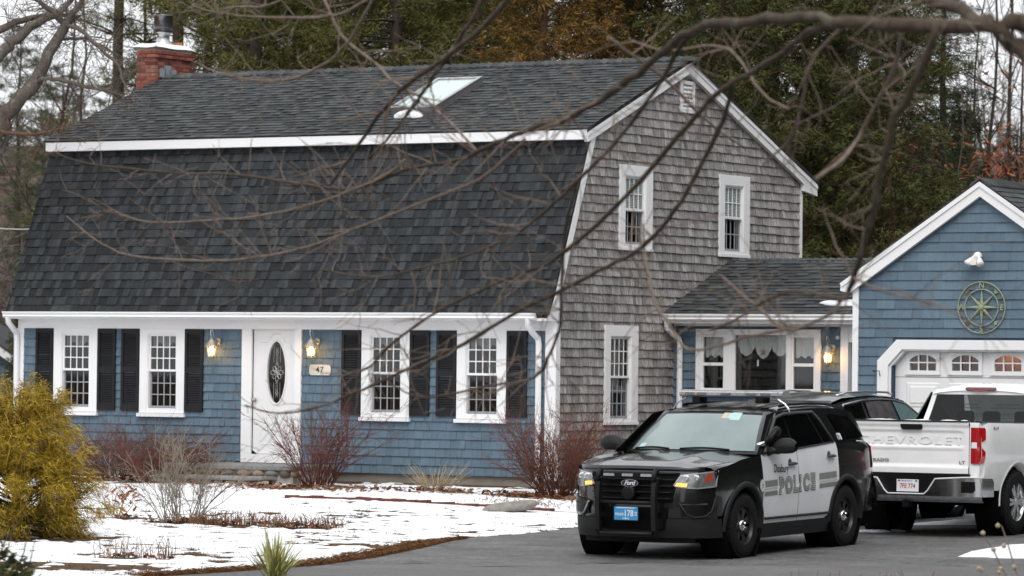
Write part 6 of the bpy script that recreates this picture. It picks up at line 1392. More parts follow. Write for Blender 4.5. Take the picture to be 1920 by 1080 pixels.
def np_mesh(name, V, Fq, mat):
    """V (n,3), F (m,3) -> mesh"""
    me = bpy.data.meshes.new(name); V = np.asarray(V, np.float32); Fq = np.asarray(Fq, np.int32)
    me.vertices.add(len(V)); me.vertices.foreach_set('co', V.ravel()); k = Fq.shape[1]
    me.loops.add(Fq.size); me.loops.foreach_set('vertex_index', Fq.ravel()); me.polygons.add(len(Fq))
    me.polygons.foreach_set('loop_start', np.arange(0, Fq.size, k, dtype=np.int32)); me.polygons.foreach_set('loop_total', np.full(len(Fq), k, np.int32))
    me.materials.append(M[mat]); me.update(calc_edges=True); me.validate(); return me
def blades(C, Dr, Ln, Wd, rg, bend=0.0):
    """one triangle blade at each centre C along Dr"""
    C = np.asarray(C); Dr = np.asarray(Dr); Dr = Dr / (np.linalg.norm(Dr, axis=1, keepdims=True) + 1e-9)
    rn = rg.normal(size=C.shape); S_ = np.cross(Dr, rn); S_ /= (np.linalg.norm(S_, axis=1, keepdims=True) + 1e-9)
    Ln = np.asarray(Ln)[:, None]; Wd = np.asarray(Wd)[:, None]
    a = C - S_ * Wd * .5; b = C + S_ * Wd * .5; t_ = C + Dr * Ln - np.array([0, 0, 1.0]) * Ln * bend
    V = np.stack([a, b, t_], 1).reshape(-1, 3); F_ = np.arange(len(V)).reshape(-1, 3); return V, F_
def sprays(P, Dr, n, L, W, spread, rg, bend=0.0, jit=.03):
    """n blades fanning out at each point"""
    P = np.repeat(np.asarray(P), n, 0); D_ = np.repeat(np.asarray(Dr), n, 0); D_ = D_ / (np.linalg.norm(D_, axis=1, keepdims=True) + 1e-9)
    D_ = D_ + rg.normal(size=D_.shape) * spread; P = P + rg.normal(size=P.shape) * jit
    return blades(P, D_, L * rg.uniform(.6, 1.25, len(P)), W * rg.uniform(.7, 1.3, len(P)), rg, bend)

def twig_path(p, d, length, segs, wob, rg, grav=0.0):
    pts = [p.copy()]; d = d.normalized()
    for k in range(segs):
        d = (d + Vector((rg.gauss(0, wob), rg.gauss(0, wob), rg.gauss(0, wob) + grav))).normalized(); p = p + d * (length / segs); pts.append(p.copy())
    return pts
def twig_shrub(name, loc, n, height, spread, mat, label, cat, r0=.007, side=4, sub=3, seed=0, upright=.6, wob=.13, group=None, tipgrav=0.0, basew=.12):
    rg = random.Random(seed); m = MB()
    for k in range(n):
        a = rg.uniform(0, 2 * math.pi); tilt = rg.random() ** .7 * spread; d = Vector((math.cos(a) * tilt, math.sin(a) * tilt, upright + .4)).normalized()
        p = Vector((math.cos(a) * basew * rg.random(), math.sin(a) * basew * rg.random(), -.03)); ln = height * rg.uniform(.55, 1.12) / max(d.z, .45) * .85
        pts = twig_path(p, d, ln, 6, wob, rg, tipgrav); rr = r0 * rg.uniform(.7, 1.2)
        m.tube(pts, [rr * (1 - .75 * i / 6) for i in range(7)], 3, False)
        for s_ in range(side):
            i = rg.randint(2, 5); d2 = (pts[i + 1] - pts[i]).normalized() + Vector((rg.gauss(0, .6), rg.gauss(0, .6), rg.gauss(.1, .4)))
            q = twig_path(pts[i], d2, ln * rg.uniform(.2, .45), 3, wob * 1.3, rg, tipgrav); m.tube(q, [rr * .5, rr * .42, rr * .32, rr * .2], 3, False)
            for t_ in range(sub):
                j = rg.randint(1, 2); d3 = (q[j + 1] - q[j]).normalized() + Vector((rg.gauss(0, .7), rg.gauss(0, .7), rg.gauss(.1, .5)))
                w = twig_path(q[j], d3, ln * rg.uniform(.07, .18), 2, wob, rg); m.tube(w, [rr * .32, rr * .26, rr * .15], 3, False)
    o = m.build(name, mat); o.location = loc; return tag(o, label, cat, group)
def L3(x, y): return (x, y, gz(x, y))
# shrubs before the house
twig_shrub('barberry_shrub', L3(-7.35, -1.25), 110, .98, 1.15, 'twig_barberry', 'dense dark red barberry shrub under the leftmost window', 'shrub', .006, 6, 4, 1, .35, .16, 'bare barberry shrubs along the house', -.02, .35)
twig_shrub('barberry_shrub', L3(-6.35, -1.45), 105, .92, 1.15, 'twig_barberry', 'dense dark red barberry shrub left of the front steps', 'shrub', .006, 6, 4, 2, .35, .16, 'bare barberry shrubs along the house', -.02, .35)
twig_shrub('barberry_shrub', L3(.95, -1.5), 115, 1.36, .85, 'twig_barberry', 'tall reddish barberry shrub at the corner of the grey gable', 'shrub', .008, 6, 4, 3, .6, .12, 'bare barberry shrubs along the house', 0, .3)
twig_shrub('red_twig_shrub', L3(-3.45, -1.45), 65, 1.42, .95, 'twig_red', 'open red twig shrub right of the front door', 'shrub', .009, 5, 3, 4, .6, .11, None, 0, .3)
twig_shrub('twiggy_shrub', L3(-.10, -9.65), 40, 1.28, .75, 'twig_tan', 'tall pale tan twiggy shrub standing in the lawn snow', 'shrub', .008, 6, 4, 5, .7, .15, None, 0, .35)
twig_shrub('twiggy_shrub', L3(-1.75, -8.9), 16, .62, .6, 'twig_tan', 'small thin grey shrub in the snow beside the golden conifer', 'shrub', .006, 4, 2, 6, .7, .13, None, 0, .12)
twig_shrub('ornamental_grass', L3(-1.05, -1.75), 80, .52, 1.15, 'twig_straw', 'straw coloured grass clump against the blue wall', 'grass clump', .006, 1, 0, 7, .45, .07, None, -.01, .16)
def scatter_leaves(name, spots, n, size, mat, label, cat, seed, h=.05, kind='stuff'):
    rg = np.random.default_rng(seed); V = []; Fq = []; 
    for (x, y, rx, ry, cnt) in spots:
        for k in range(cnt):
            px, py = x + rg.normal() * rx * .5, y + rg.normal() * ry * .5; z = gz(px, py) + rg.uniform(.01, h); a = rg.uniform(0, 6.28); s = size * rg.uniform(.6, 1.3); tl = rg.normal(size=2) * .35
            u = np.array([math.cos(a), math.sin(a), tl[0]]) * s; v = np.array([-math.sin(a), math.cos(a), tl[1]]) * s * .6; c = np.array([px, py, z + .01]); b = len(V)
            V += [c - u, c - u * .2 + v, c + u, c - u * .2 - v]; Fq.append([b, b + 1, b + 2, b + 3])
    me = np_mesh(name, V, Fq, mat); o = link_mesh(name, me); return tag(o, label, cat, None, kind)
scatter_leaves('leaf_litter', [(-3.3, -2.2, 1.8, .6, 420), (.9, -2.0, 1.6, .5, 420), (-1.0, -1.9, .8, .3, 120), (-7, -1.7, 1.4, .6, 160), (.3, -9.65, .9, .25, 230), (1.8, -9.65, .6, .2, 120), (3.9, -16, .5, .2, 60), (-1.3, -9.3, .3, .2, 40)], 0, .045, 'dry_leaf', 'brown fallen leaves on the planting beds', 'leaf litter', 3)
# cut stalks standing in the snow
def stalks(name, x0, y0, x1, y1, w, n, hgt, label, seed, mat='stalk_brown', r=.006):
    rg = random.Random(seed); m = MB(); o = Vector((x0, y0, gz(x0, y0)))
    for k in range(n):
        q = rg.random(); x, y = lerp(x0, x1, q) + rg.gauss(0, w), lerp(y0, y1, q) + rg.gauss(0, w); z = gz(x, y); h = hgt * rg.uniform(.5, 1.15)
        p = Vector((x, y, z - .02)) - o; m.tube([p, p + Vector((rg.gauss(0, .02), rg.gauss(0, .02), h * .6)), p + Vector((rg.gauss(0, .05), rg.gauss(0, .05), h))], [r, r * .8, r * .45], 3, False)
    ob = m.build(name, mat); ob.location = o; return tag(ob, label, 'dry stalks', 'rows of cut perennial stalks in the snow', 'stuff')
stalks('dry_stalks', .25, -9.95, 1.3, -9.4, .09, 210, .20, 'brown cut stalks in the snow beside the tan twiggy shrub', 1)
stalks('dry_stalks', 1.5, -9.85, 2.25, -9.35, .07, 150, .19, 'short brown cut stalks in the middle of the snowy lawn', 2)
stalks('dry_stalks', 3.45, -16.3, 4.25, -15.75, .06, 70, .26, 'thin dark cut stalks in the snow right of the golden conifer', 3, r=.005)
stalks('dry_stalks', 1.0, -3.4, 2.2, -3.6, .25, 120, .10, 'low dark stubble in the snowy bed by the house corner', 4)
stalks('dry_stalks', 15.0, -21.3, 16.2, -20.6, .08, 80, .50, 'blurred reddish stalks at the bottom border of the picture', 5, r=.007)
stalks('dry_stalks', 17.55, -19.55, 18.0, -19.3, .06, 16, .42, 'blurred pale stalks in the bottom right corner of the picture', 6, r=.008)
# oak seedling
rg = random.Random(9); m = MB(); o = Vector(L3(-1.28, -9.3)); 
for k in range(3): m.tube([(rg.gauss(0, .03), rg.gauss(0, .03), 0), (rg.gauss(0, .06), rg.gauss(0, .06), .18), (rg.gauss(0, .12), rg.gauss(0, .1), .36)], [.006, .005, .003], 4, False)
sdl = m.build('oak_seedling', 'twig_tan'); sdl.location = o; tag(sdl, 'small oak seedling with dark red leaves in the snow', 'seedling')
def leafshape(c, u, v): 
    out = [(-1, 0), (-.6, .28), (-.35, .12), (-.1, .42), (.15, .15), (.4, .38), (.6, .12), (1, 0), (.6, -.12), (.4, -.38), (.15, -.15), (-.1, -.42), (-.35, -.12), (-.6, -.28)]
    return [c + u * a + v * b for a, b in out]
lm = MB()
for k in range(26):
    c = Vector((rg.gauss(0, .13), rg.gauss(0, .1), rg.uniform(.10, .42))); a = rg.uniform(0, 6.28); u = Vector((math.cos(a), math.sin(a), rg.uniform(-.9, .2))).normalized() * .075; v = u.cross(Vector((rg.gauss(0, 1), rg.gauss(0, 1), 1))).normalized() * .065
    lm.add(leafshape(c, u, v), [tuple(range(14))])
lm.build('leaves', 'oak_leaf', sdl)
# rock
m = MB(); P = []
for j in range(9):
    ph = -math.pi / 2 + math.pi * j / 8; row = []
    for i in range(17):
        w = 2 * math.pi * i / 16; cx_ = math.copysign(abs(math.cos(w)) ** .6, math.cos(w)); q = max(math.cos(ph), 0) ** .45
        row.append((.40 * q * cx_ + .05 * math.sin(ph), .20 * q * math.copysign(abs(math.sin(w)) ** .7, math.sin(w)), .085 * math.sin(ph) + .04 + .025 * cx_ * q))
    P.append(row)
rk = m.grid(P).build('rock', 'rock', smooth=True, fix=True); rk.location = (2.15, -4.85, gz(2.15, -4.85) + .03); rk.rotation_euler = (0, R(-3), R(18)); tag(rk, 'flat grey boulder in the snow beside the driveway', 'rock')
# variegated yucca-like clump in the foreground
def blade_clump(name, loc, n, L_, W_, mat, label, cat, seed, spread=.9):
    rg = random.Random(seed); m = MB()
    for k in range(n):
        a = rg.uniform(0, 6.28); tl = rg.random() ** .8 * spread; ln = L_ * rg.uniform(.6, 1.1); w = W_ * rg.uniform(.7, 1.2)
        d = Vector((math.cos(a) * tl, math.sin(a) * tl, 1)).normalized(); sd_ = Vector((-math.sin(a), math.cos(a), 0)) * w; p = Vector((rg.gauss(0, .05), rg.gauss(0, .05), 0)); P = []
        for j in range(6):
            q = j / 5; c = p + d * ln * q + Vector((math.cos(a), math.sin(a), -1)) * (.18 * tl * ln * q * q); s_ = sd_ * (1 - q ** 2.2) + Vector((0, 0, .0)); P.append([c - s_, c + s_])
        m.grid(P)
    o = m.build(name, mat, smooth=True); o.location = loc; return tag(o, label, cat)
blade_clump('yucca', L3(7.45, -18.35), 130, .62, .014, 'yucca_leaf', 'spiky yellow green yucca clump at the lower border of the picture', 'yucca', 4, 1.1)
# golden threadleaf conifer
rn_ = np.random.default_rng(21)
def gold_conifer():
    e = empty('golden_conifer', L3(-.03, -13.24), 0, 'golden threadleaf conifer bush at the lower left of the lawn', 'conifer bush'); e.scale = (.90, .90, .93)
    P = []; Dr = []; rg = random.Random(31); sm = MB()
    # upright stems, each carrying separate drooping plumes
    for k in range(146):
        a = rg.uniform(0, 6.28); z0 = rg.uniform(.02, 1.45) if k > 12 else rg.uniform(1.2, 1.7); ln = (.50 + .75 * (1 - z0 / 2.0)) * rg.uniform(.75, 1.2); up = .35 + .55 * z0 + rg.gauss(0, .15)
        if k >= 112: z0 = rg.uniform(.12, .5); up = rg.uniform(-.05, .25); ln = rg.uniform(.75, 1.15)
        pts = twig_path(Vector((.05 * math.cos(a), .05 * math.sin(a), z0)), Vector((math.cos(a), math.sin(a), up)), ln, 6, .11, rg, -.03); sm.tube(pts, [.016 * (1 - .8 * i / 6) for i in range(7)], 4, False)
        for t_ in range(int(ln * 27)):
            q = rg.uniform(.30 if k < 112 else .12, 1.0) ** .7 * 6; i = min(int(q), 5); c = pts[i].lerp(pts[i + 1], q - i) + Vector((rg.gauss(0, .075), rg.gauss(0, .075), rg.gauss(-.02, .06))); d = (pts[i + 1] - pts[i]).normalized(); P.append(tuple(c)); Dr.append((d.x, d.y, d.z * .5))
    for (lx, ly, hz) in ((.10, -.06, 2.2), (-.12, .1, 1.95), (.28, .12, 1.85)):
        pts = twig_path(Vector((lx * .4, ly * .4, 1.2)), Vector((lx, ly, 1.6)), hz - 1.15, 5, .07, rg); sm.tube(pts, [.014, .012, .009, .007, .005, .003], 4, False)
        for t_ in range(26): q = rg.uniform(.2, 1) * 5; i = min(int(q), 4); P.append(tuple(pts[i].lerp(pts[i + 1], q - i) + Vector((rg.gauss(0, .05), rg.gauss(0, .05), 0)))); Dr.append((rg.gauss(.4, .6), rg.gauss(-.2, .6), .15))
    sm.build('branches', 'bark_dark', e)
    V, F_ = sprays(P, Dr, 15, .13, .010, .75, rn_, .35, .035); link_mesh('foliage', np_mesh('foliage', V, F_, 'gold_thread'), e)
    m = MB(); rg = random.Random(3)
    for k in range(46):
        a = rg.uniform(0, 6.28); z = rg.uniform(.05, 1.5); d = Vector((math.cos(a), math.sin(a), rg.uniform(.0, .7))); m.tube(twig_path(Vector((0, 0, z * .8)), d, rg.uniform(.5, 1.0), 4, .12, rg), [.02, .015, .011, .008, .004], 4, False)
    m.tube([(0, 0, -.05), (.03, 0, .8), (.0, .02, 1.5), (.05, 0, 2.0)], [.06, .045, .03, .012], 6); m.build('stem', 'bark_dark', e)
gold_conifer()
# evergreen shrubs: one near the camera in the corner, one by the neighbour's side of the house
def leafy_shrub(name, loc, h, r, n, mat, L_, W_, label, seed, twigs=14):
    rg_ = np.random.default_rng(seed); e = empty(name, loc, 0, label, 'shrub'); P = []; Dr = []
    while len(P) < n:
        q = rg_.normal(size=3); q /= np.linalg.norm(q); q[2] = abs(q[2]); rr = rg_.uniform(.55, 1) ** .5; p = np.array([q[0] * r, q[1] * r, q[2] * h]) * rr
        if mn.noise(Vector(p * 2.2)) < -.2: continue
        P.append(p); Dr.append(q * np.array([1, 1, .3]))
    V, F_ = sprays(P, Dr, 7, L_, W_, .55, rg_, .2, .03); link_mesh('foliage', np_mesh('foliage', V, F_, mat), e)
    m = MB(); rg = random.Random(seed)
    for k in range(twigs): a = rg.uniform(0, 6.28); m.tube(twig_path(Vector((0, 0, 0)), Vector((math.cos(a) * .6, math.sin(a) * .6, 1)), h * rg.uniform(.7, 1.2), 5, .15, rg), [.014, .012, .009, .007, .005, .003], 4, False)
    m.build('stem', 'bark_near', e); return e
leafy_shrub('evergreen_shrub', (11.25, -28.2, -.6), 1.15, .62, 420, 'rhodo_leaf', .11, .035, 'blurred olive evergreen shrub in the bottom left corner', 5, 26)
leafy_shrub('evergreen_shrub', (-11.9, -.6, 0), 1.7, .9, 700, 'rhodo_leaf', .10, .035, 'dark leafy evergreen shrub beside the left corner of the house', 6)
# dried seed-head twigs in front of the pickup
rg = random.Random(12); m = MB(); hd = MB(); o = Vector((18.12, -22.75, -.58))
for k in range(11):
    d = Vector((rg.gauss(-.1, .18), rg.gauss(-.05, .12), 1)); pts = twig_path(Vector((rg.gauss(.12, .06), rg.gauss(.08, .05), 0)), d, rg.uniform(1.0, 1.35), 7, .14, rg, -.02); m.tube(pts, [.014, .012, .011, .010, .009, .008, .006, .004], 4, False)
    for q in pts[4:]: hd.lathe([(0, -.022), (.020, -.01), (.023, .006), (0, .024)], 6, 'z', q + Vector((rg.gauss(0, .02), rg.gauss(0, .02), 0)))
sh = m.build('seed_head_shrub', 'twig_tan'); sh.location = o; tag(sh, 'blurred dry twigs with pale seed heads in front of the pickup wheel', 'shrub'); hd.build('seed_heads', 'twig_straw', sh)['kind'] = 'stuff'
# ------------------------------------------------------------------ trees
def px(u, depth):     # a ground position seen at picture column u (of 1920) at that depth
    q = CPOS + (d_ * 7535.7 + r2 * (u - 960)) * (depth / 7535.7); return q.x, q.y
def needle_tree(kind, seed):
    """returns (trunk mesh, crown mesh) of a conifer about 15 m tall, base at the origin"""
    rg = np.random.default_rng(seed); rr = random.Random(seed); m = MB(); P = []; Dr = []
    cfg = dict(pine=dict(h=17, z0=1.6, R=3.7, step=.50, nb=6, up=.10, tuft=15, L=.18, W=.022, dens=4.6, trunk=.26, bark='bark_dark', sp=.9),
               cedar=dict(h=14, z0=.4, R=2.5, step=.30, nb=7, up=.45, tuft=15, L=.15, W=.024, dens=3.8, trunk=.2, bark='bark_red', sp=.55),
               spruce=dict(h=15, z0=.6, R=3.0, step=.42, nb=7, up=-.06, tuft=15, L=.15, W=.021, dens=3.2, trunk=.24, bark='bark_dark', sp=.6))[kind]
    h = cfg['h']; lean = rr.uniform(-.3, .3)
    tp = [Vector((lean * (z / h) ** 2, rr.gauss(0, .05), z)) for z in np.linspace(-.3, h, 12)]
    m.tube(tp, [cfg['trunk'] * (1 - .93 * i / 11) for i in range(12)], 8)
    z = cfg['z0']
    while z < h - .3:
        k_ = z / h; prof = (1 - k_) ** .8 if kind != 'pine' else (min(1, .8 + k_) * (1 - k_) ** .5)
        for b in range(cfg['nb']):
            if kind == 'pine' and rr.random() < .12: continue
            a = rr.uniform(0, 2 * math.pi); ln = cfg['R'] * prof * rr.uniform(.55, 1.15) + .25; zz = z + rr.uniform(-.2, .2)
            d = Vector((math.cos(a), math.sin(a), cfg['up'] + rr.gauss(0, .12)))
            pts = twig_path(Vector((lean * (zz / h) ** 2, 0, zz)), d, ln, 6, .10, rr, .03 if kind == 'pine' else -.01)
            r0 = .012 + .018 * ln / 3.6; m.tube(pts, [r0 * (1 - .8 * i / 6) for i in range(7)], 4, False)
            nt = int(ln * cfg['dens'] * 3.2)
            for t_ in range(nt):
                q = rr.uniform(.28 if kind == 'pine' else .12, 1.0) ** .8; i = min(int(q * 6), 5); c = pts[i].lerp(pts[i + 1], q * 6 - i); tan = (pts[i + 1] - pts[i]).normalized()
                off = Vector((rr.gauss(0, 1), rr.gauss(0, 1), rr.gauss(0, .45))) * (.16 + .20 * ln / 3.6) * (1.15 - .5 * q); c = c + off
                P.append(tuple(c)); dd = tan * .8 + off.normalized() * .8 + Vector((0, 0, .25 if kind == 'pine' else -.15)); Dr.append(tuple(dd))
        z += cfg['step']
    V, F_ = sprays(P, Dr, cfg['tuft'], cfg['L'], cfg['W'], cfg['sp'], rg, .15 if kind != 'pine' else .0, .05)
    return m.mesh('trunk', cfg['bark'], True), V, F_
def crown(V, F_, mat): return np_mesh('crown', V, F_, mat)
TREES = {}
for nm, kind, seed, mat in (('pine_a', 'pine', 1, 'pine_needles'), ('pine_b', 'pine', 2, 'pine_needles'), ('cedar_a', 'cedar', 3, 'cedar_green'), ('cedar_b', 'cedar', 4, 'cedar_green'), ('rust', 'cedar', 5, 'cedar_rust'), ('spruce', 'spruce', 6, 'spruce')):
    tm, V, F_ = needle_tree(kind, seed); TREES[nm] = (tm, crown(V, F_, mat))
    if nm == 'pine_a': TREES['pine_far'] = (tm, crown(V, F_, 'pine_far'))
def plant_tree(kind, u, depth, scale, rot, name, label, sz=1.0, group='evergreens behind the house'):
    x, y = px(u, depth); e = empty(name, (x, y, gz(x, y) + hill(x, y) - .1), rot, label, 'tree', group); e.scale = (scale, scale, scale * sz)
    for n_, me in zip(('trunk', 'crown'), TREES[kind]): link_mesh(n_, me, e)
    return e
for (kind, u, dep_, sc, rot, name, lab) in (
    ('pine_b', 470, 84, 1.0, .3, 'white_pine', 'broad olive white pine right of the brick chimney'),
    ('pine_b', 585, 88, 1.05, 1.9, 'white_pine', 'tall white pine behind the left half of the roof ridge'),
    ('pine_a', 735, 84, .95, 2.6, 'white_pine', 'white pine with light tufts behind the middle of the ridge'),
    ('pine_b', 880, 90, 1.1, .9, 'white_pine', 'dark white pine left of the rust brown cedar'),
    ('rust', 1010, 80, 1.0, .5, 'cedar', 'rust brown cedar rising behind the roof ridge'),
    ('rust', 1120, 83, 1.05, 2.2, 'cedar', 'rust brown cedar nearest to the gable peak'),
    ('cedar_a', 1235, 84, 1.1, .2, 'cedar', 'olive green cedar directly behind the gable peak'),
    ('cedar_b', 1345, 80, 1.05, 1.3, 'cedar', 'olive green cedar right of the gable peak'),
    ('pine_a', 1440, 92, 1.1, 4.0, 'white_pine', 'dense pine above the right end of the gable'),
    ('cedar_a', 1500, 82, 1.0, 3.1, 'cedar', 'dark cedar just right of the house corner board'),
    ('spruce', 1590, 86, 1.0, .7, 'spruce', 'dark spruce above the low wing roof'),
    ('cedar_b', 1665, 80, .92, 2.4, 'cedar', 'dark cedar left of the garage gable'),
    ('spruce', 1760, 88, .80, 1.5, 'spruce', 'dark spruce behind the garage peak'),
    ('cedar_a', 1800, 95, .62, 1.1, 'cedar', 'short cedar between the spruce and the bare trees'),
    ('spruce', 1905, 100, .55, 2.1, 'spruce', 'short dark spruce at the right border behind the garage'),
    ('pine_b', 505, 104, 1.1, 3.5, 'white_pine', 'farther pine filling the gap left of the ridge middle'),
    ('pine_a', 810, 108, 1.15, 5.0, 'white_pine', 'farther pine filling the gap behind the skylight'),
    ('spruce', 1180, 100, 1.15, 4.2, 'spruce', 'farther spruce behind the rust brown cedars'),
    ('spruce', 1400, 104, 1.1, 5.1, 'spruce', 'farther spruce behind the gable cedars'),
    ('spruce', 1545, 106, 1.0, 5.9, 'spruce', 'farther spruce behind the wing roof'),
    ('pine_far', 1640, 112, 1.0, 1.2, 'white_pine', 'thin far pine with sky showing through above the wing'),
    ('pine_b', 660, 98, 1.1, .2, 'white_pine', 'full white pine behind the left quarter of the ridge'),
    ('pine_a', 380, 100, 1.0, 3.0, 'white_pine', 'white pine close behind the chimney'),
    ('cedar_b', 545, 92, 1.05, 2.0, 'cedar', 'olive cedar low behind the left ridge'),
    ('cedar_a', 790, 94, 1.05, 5.2, 'cedar', 'olive cedar behind the skylight'),
    ('cedar_b', 905, 96, 1.1, .6, 'cedar', 'olive cedar left of the rust brown cedars'),
    ('pine_b', 1300, 98, 1.1, 3.2, 'white_pine', 'tall pine above the gable peak'),
    ('spruce', 960, 102, 1.15, 3.3, 'spruce', 'farther spruce left of the rust brown cedars'),
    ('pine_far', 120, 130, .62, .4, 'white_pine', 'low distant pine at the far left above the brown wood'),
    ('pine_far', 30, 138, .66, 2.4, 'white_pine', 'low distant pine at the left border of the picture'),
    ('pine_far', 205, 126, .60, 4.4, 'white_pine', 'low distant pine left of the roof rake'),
    ('cedar_a', 45, 96, .28, 0.2, 'cedar', 'small yellowish cedar against the left roof slope')):
    plant_tree(kind, u, dep_, sc, rot, name, lab)
# tall bare pine trunks left of and behind the chimney, with thin crowns
def pole_pine(u, depth, w_px, lean, seed, label, foliage):
    rr = random.Random(seed); x, y = px(u, depth); r0 = w_px / 2 / 7535.7 * depth; e = empty('pine_tree', (x, y, gz(x, y) - .1), 0, label, 'tree', 'bare pine trunks near the chimney'); m = MB()
    rx = Vector((r2.x, r2.y, 0)).normalized(); pts = [rx * (lean * z / 14 + rr.gauss(0, .03)) + Vector((0, 0, z)) for z in np.linspace(0, 15, 14)]; m.tube(pts, [r0 * (1.15 - .5 * i / 13) for i in range(14)], 8); P = []; Dr = []
    for k in range(34):
        z = rr.uniform(3.5, 15); i = min(int(z / 15 * 13), 12); a = rr.uniform(0, 6.28); d = Vector((math.cos(a), math.sin(a), rr.uniform(-.1, .5))); ln = rr.uniform(.6, 2.4); q = twig_path(pts[i].lerp(pts[i + 1], .5), d, ln, 5, .16, rr); m.tube(q, [.03, .024, .018, .013, .009, .005], 4, False)
        for s_ in range(3): j = rr.randint(1, 4); q2 = twig_path(q[j], (q[j + 1] - q[j]).normalized() + Vector((rr.gauss(0, .6), rr.gauss(0, .6), rr.gauss(0, .5))), ln * .4, 3, .2, rr); m.tube(q2, [.011, .008, .006, .003], 3, False)
        if rr.random() < foliage:
            for t_ in range(22): s = rr.uniform(.35, 1); i2 = min(int(s * 5), 4); P.append(tuple(q[i2].lerp(q[i2 + 1], s * 5 - i2) + Vector((rr.gauss(0, .22), rr.gauss(0, .22), rr.gauss(0, .12))))); Dr.append((d.x, d.y, .3))
    link_mesh('trunk', m.mesh('trunk', 'bark_dark', True), e)
    if P:
        V, F_ = sprays(P, Dr, 13, .16, .017, .9, np.random.default_rng(seed), 0, .06); link_mesh('crown', np_mesh('crown', V, F_, 'pine_needles'), e)
pole_pine(207, 92, 23, .1, 31, 'thick dark pine trunk left of the chimney', .55); pole_pine(244, 96, 13, -.5, 32, 'slim leaning pine trunk just left of the chimney', .3); pole_pine(268, 98, 7, .0, 33, 'thin pine pole behind the chimney', .3); pole_pine(350, 90, 25, -.4, 34, 'thick pine trunk just right of the chimney', .6)
# ---- bare broadleaf trees
def grow(m, pts, rad, rr, n, L_, lev, grav=0.0, wob=.13, minr=.003, sides=5, tm=0, nsub=4):
    """side twigs along a limb, recursively"""
    N_ = len(pts) - 1
    for k in range(n):
        q = rr.uniform(.12, 1.0) * N_; i = min(int(q), N_ - 1); c = pts[i].lerp(pts[i + 1], q - i); r = lerp(rad[i], rad[i + 1], q - i); tan = (pts[i + 1] - pts[i]).normalized()
        d = tan * rr.uniform(.35, 1.0) + Vector((rr.gauss(0, .6), rr.gauss(0, .6), rr.gauss(0, .6))); ln = L_ * rr.uniform(.4, 1.25); sg = 5
        p2 = twig_path(c, d, ln, sg, wob, rr, grav); rb = max(min(r * .55, ln * .011 + .002), minr); ra = [max(rb * (1 - .75 * j / sg), minr * .6) for j in range(sg + 1)]
        m.cur = tm if lev < 9 else 0; m.tube(p2, ra, sides if lev > 1 else 3, False)
        if lev > 0: grow(m, p2, ra, rr, min(nsub, max(2, int(n * .35))), L_ * .45, lev - 1, grav, wob, minr, sides, tm, nsub)
def smooth_path(pts, k=4):
    out = []; rad = []
    P = [Vector(p[:3]) for p in pts]; r = [p[3] for p in pts]; n = len(P)
    for i in range(n - 1):
        p0, p1, p2, p3 = P[max(i - 1, 0)], P[i], P[i + 1], P[min(i + 2, n - 1)]
        for j in range(k):
            t_ = j / k; out.append(.5 * ((2 * p1) + (p2 - p0) * t_ + (2 * p0 - 5 * p1 + 4 * p2 - p3) * t_ * t_ + (3 * p1 - p0 - 3 * p2 + p3) * t_ ** 3)); rad.append(lerp(r[i], r[i + 1], t_))
    out.append(P[-1]); rad.append(r[-1]); return out, rad
# the near tree: trunk right of the frame, limbs reaching across in front of the house
rr = random.Random(77)
nt = empty('bare_tree', (24.3, -33.2, -.62), 0, 'blurred bare tree reaching across the house from the right, nearest to the camera', 'tree')
tb = MB(); t0 = [(24.3, -33.2, -.7, .26), (24.25, -33.25, .6, .22), (24.1, -33.35, 1.8, .20), (23.95, -33.4, 2.7, .17), (23.8209, -33.4343, 3.23, .13), (23.9, -33.2, 4.6, .10), (24.2, -33.0, 6.5, .05)]
pp, ra = smooth_path(t0); tb.tube([p - Vector((24.3, -33.2, -.62)) for p in pp], ra, 10); tb.build('trunk', 'bark_near', nt, smooth=True)
OFF = Vector((24.3, -33.2, -.62))
for k, path in enumerate(FGP):
    pp, ra = smooth_path(path); pp = [p - OFF for p in pp]; jit = [Vector((rr.gauss(0, .5), rr.gauss(0, .5), rr.gauss(0, .5))) * r * .5 for r in ra]; pp = [p + j for p, j in zip(pp, jit)]
    m = MB(); m.tube(pp, [r * rr.uniform(.88, 1.12) * (.80 if r > .03 else .95) for r in ra], 8)
    ln = sum((b - a).length for a, b in zip(pp[:-1], pp[1:])); s0 = int(len(pp) * (.35 if k < 2 else .15)); nn = int(4 + ln * 4.6)
    grow(m, pp[s0:], ra[s0:], rr, nn, .50, 1, 0.0, .15, .0036, 5, 1, 2)
    if k not in (0, 1, 2, 3, 4, 5, 11, 13, 14): m.m = [1] * len(m.m)
    m.build('branch', ['bark_near', 'twig_near'], nt, smooth=True)
# the lichen-grey tree left of the house
lt = empty('bare_tree', (-13.4, 1.5, 0), 0, 'lichen grey bare tree leaning in at the left of the roof', 'tree'); OF2 = Vector((-13.4, 1.5, 0)); rr = random.Random(5)
b0 = BGP[0][0]; pp, ra = smooth_path([(b0[0] - .3, b0[1], -.2, b0[3] * 1.3), (b0[0] - .15, b0[1], 1.0, b0[3] * 1.15)] + BGP[0][0:2]); m = MB(); m.tube([p - OF2 for p in pp], ra, 10); m.build('trunk', 'bark_grey', lt, smooth=True)
for k, path in enumerate(BGP):
    pp, ra = smooth_path(path); pp = [p - OF2 + Vector((rr.gauss(0, .4), rr.gauss(0, .4), rr.gauss(0, .4))) * r * .6 for p, r in zip(pp, ra)]; m = MB(); m.tube(pp, ra, 8)
    ln = sum((b - a).length for a, b in zip(pp[:-1], pp[1:])); grow(m, pp[3:], ra[3:], rr, int(5 + ln * 7), .75, 2, 0.01, .16, .0045); m.build('branch', 'bark_red' if k == 7 else 'bark_grey', lt, smooth=True)
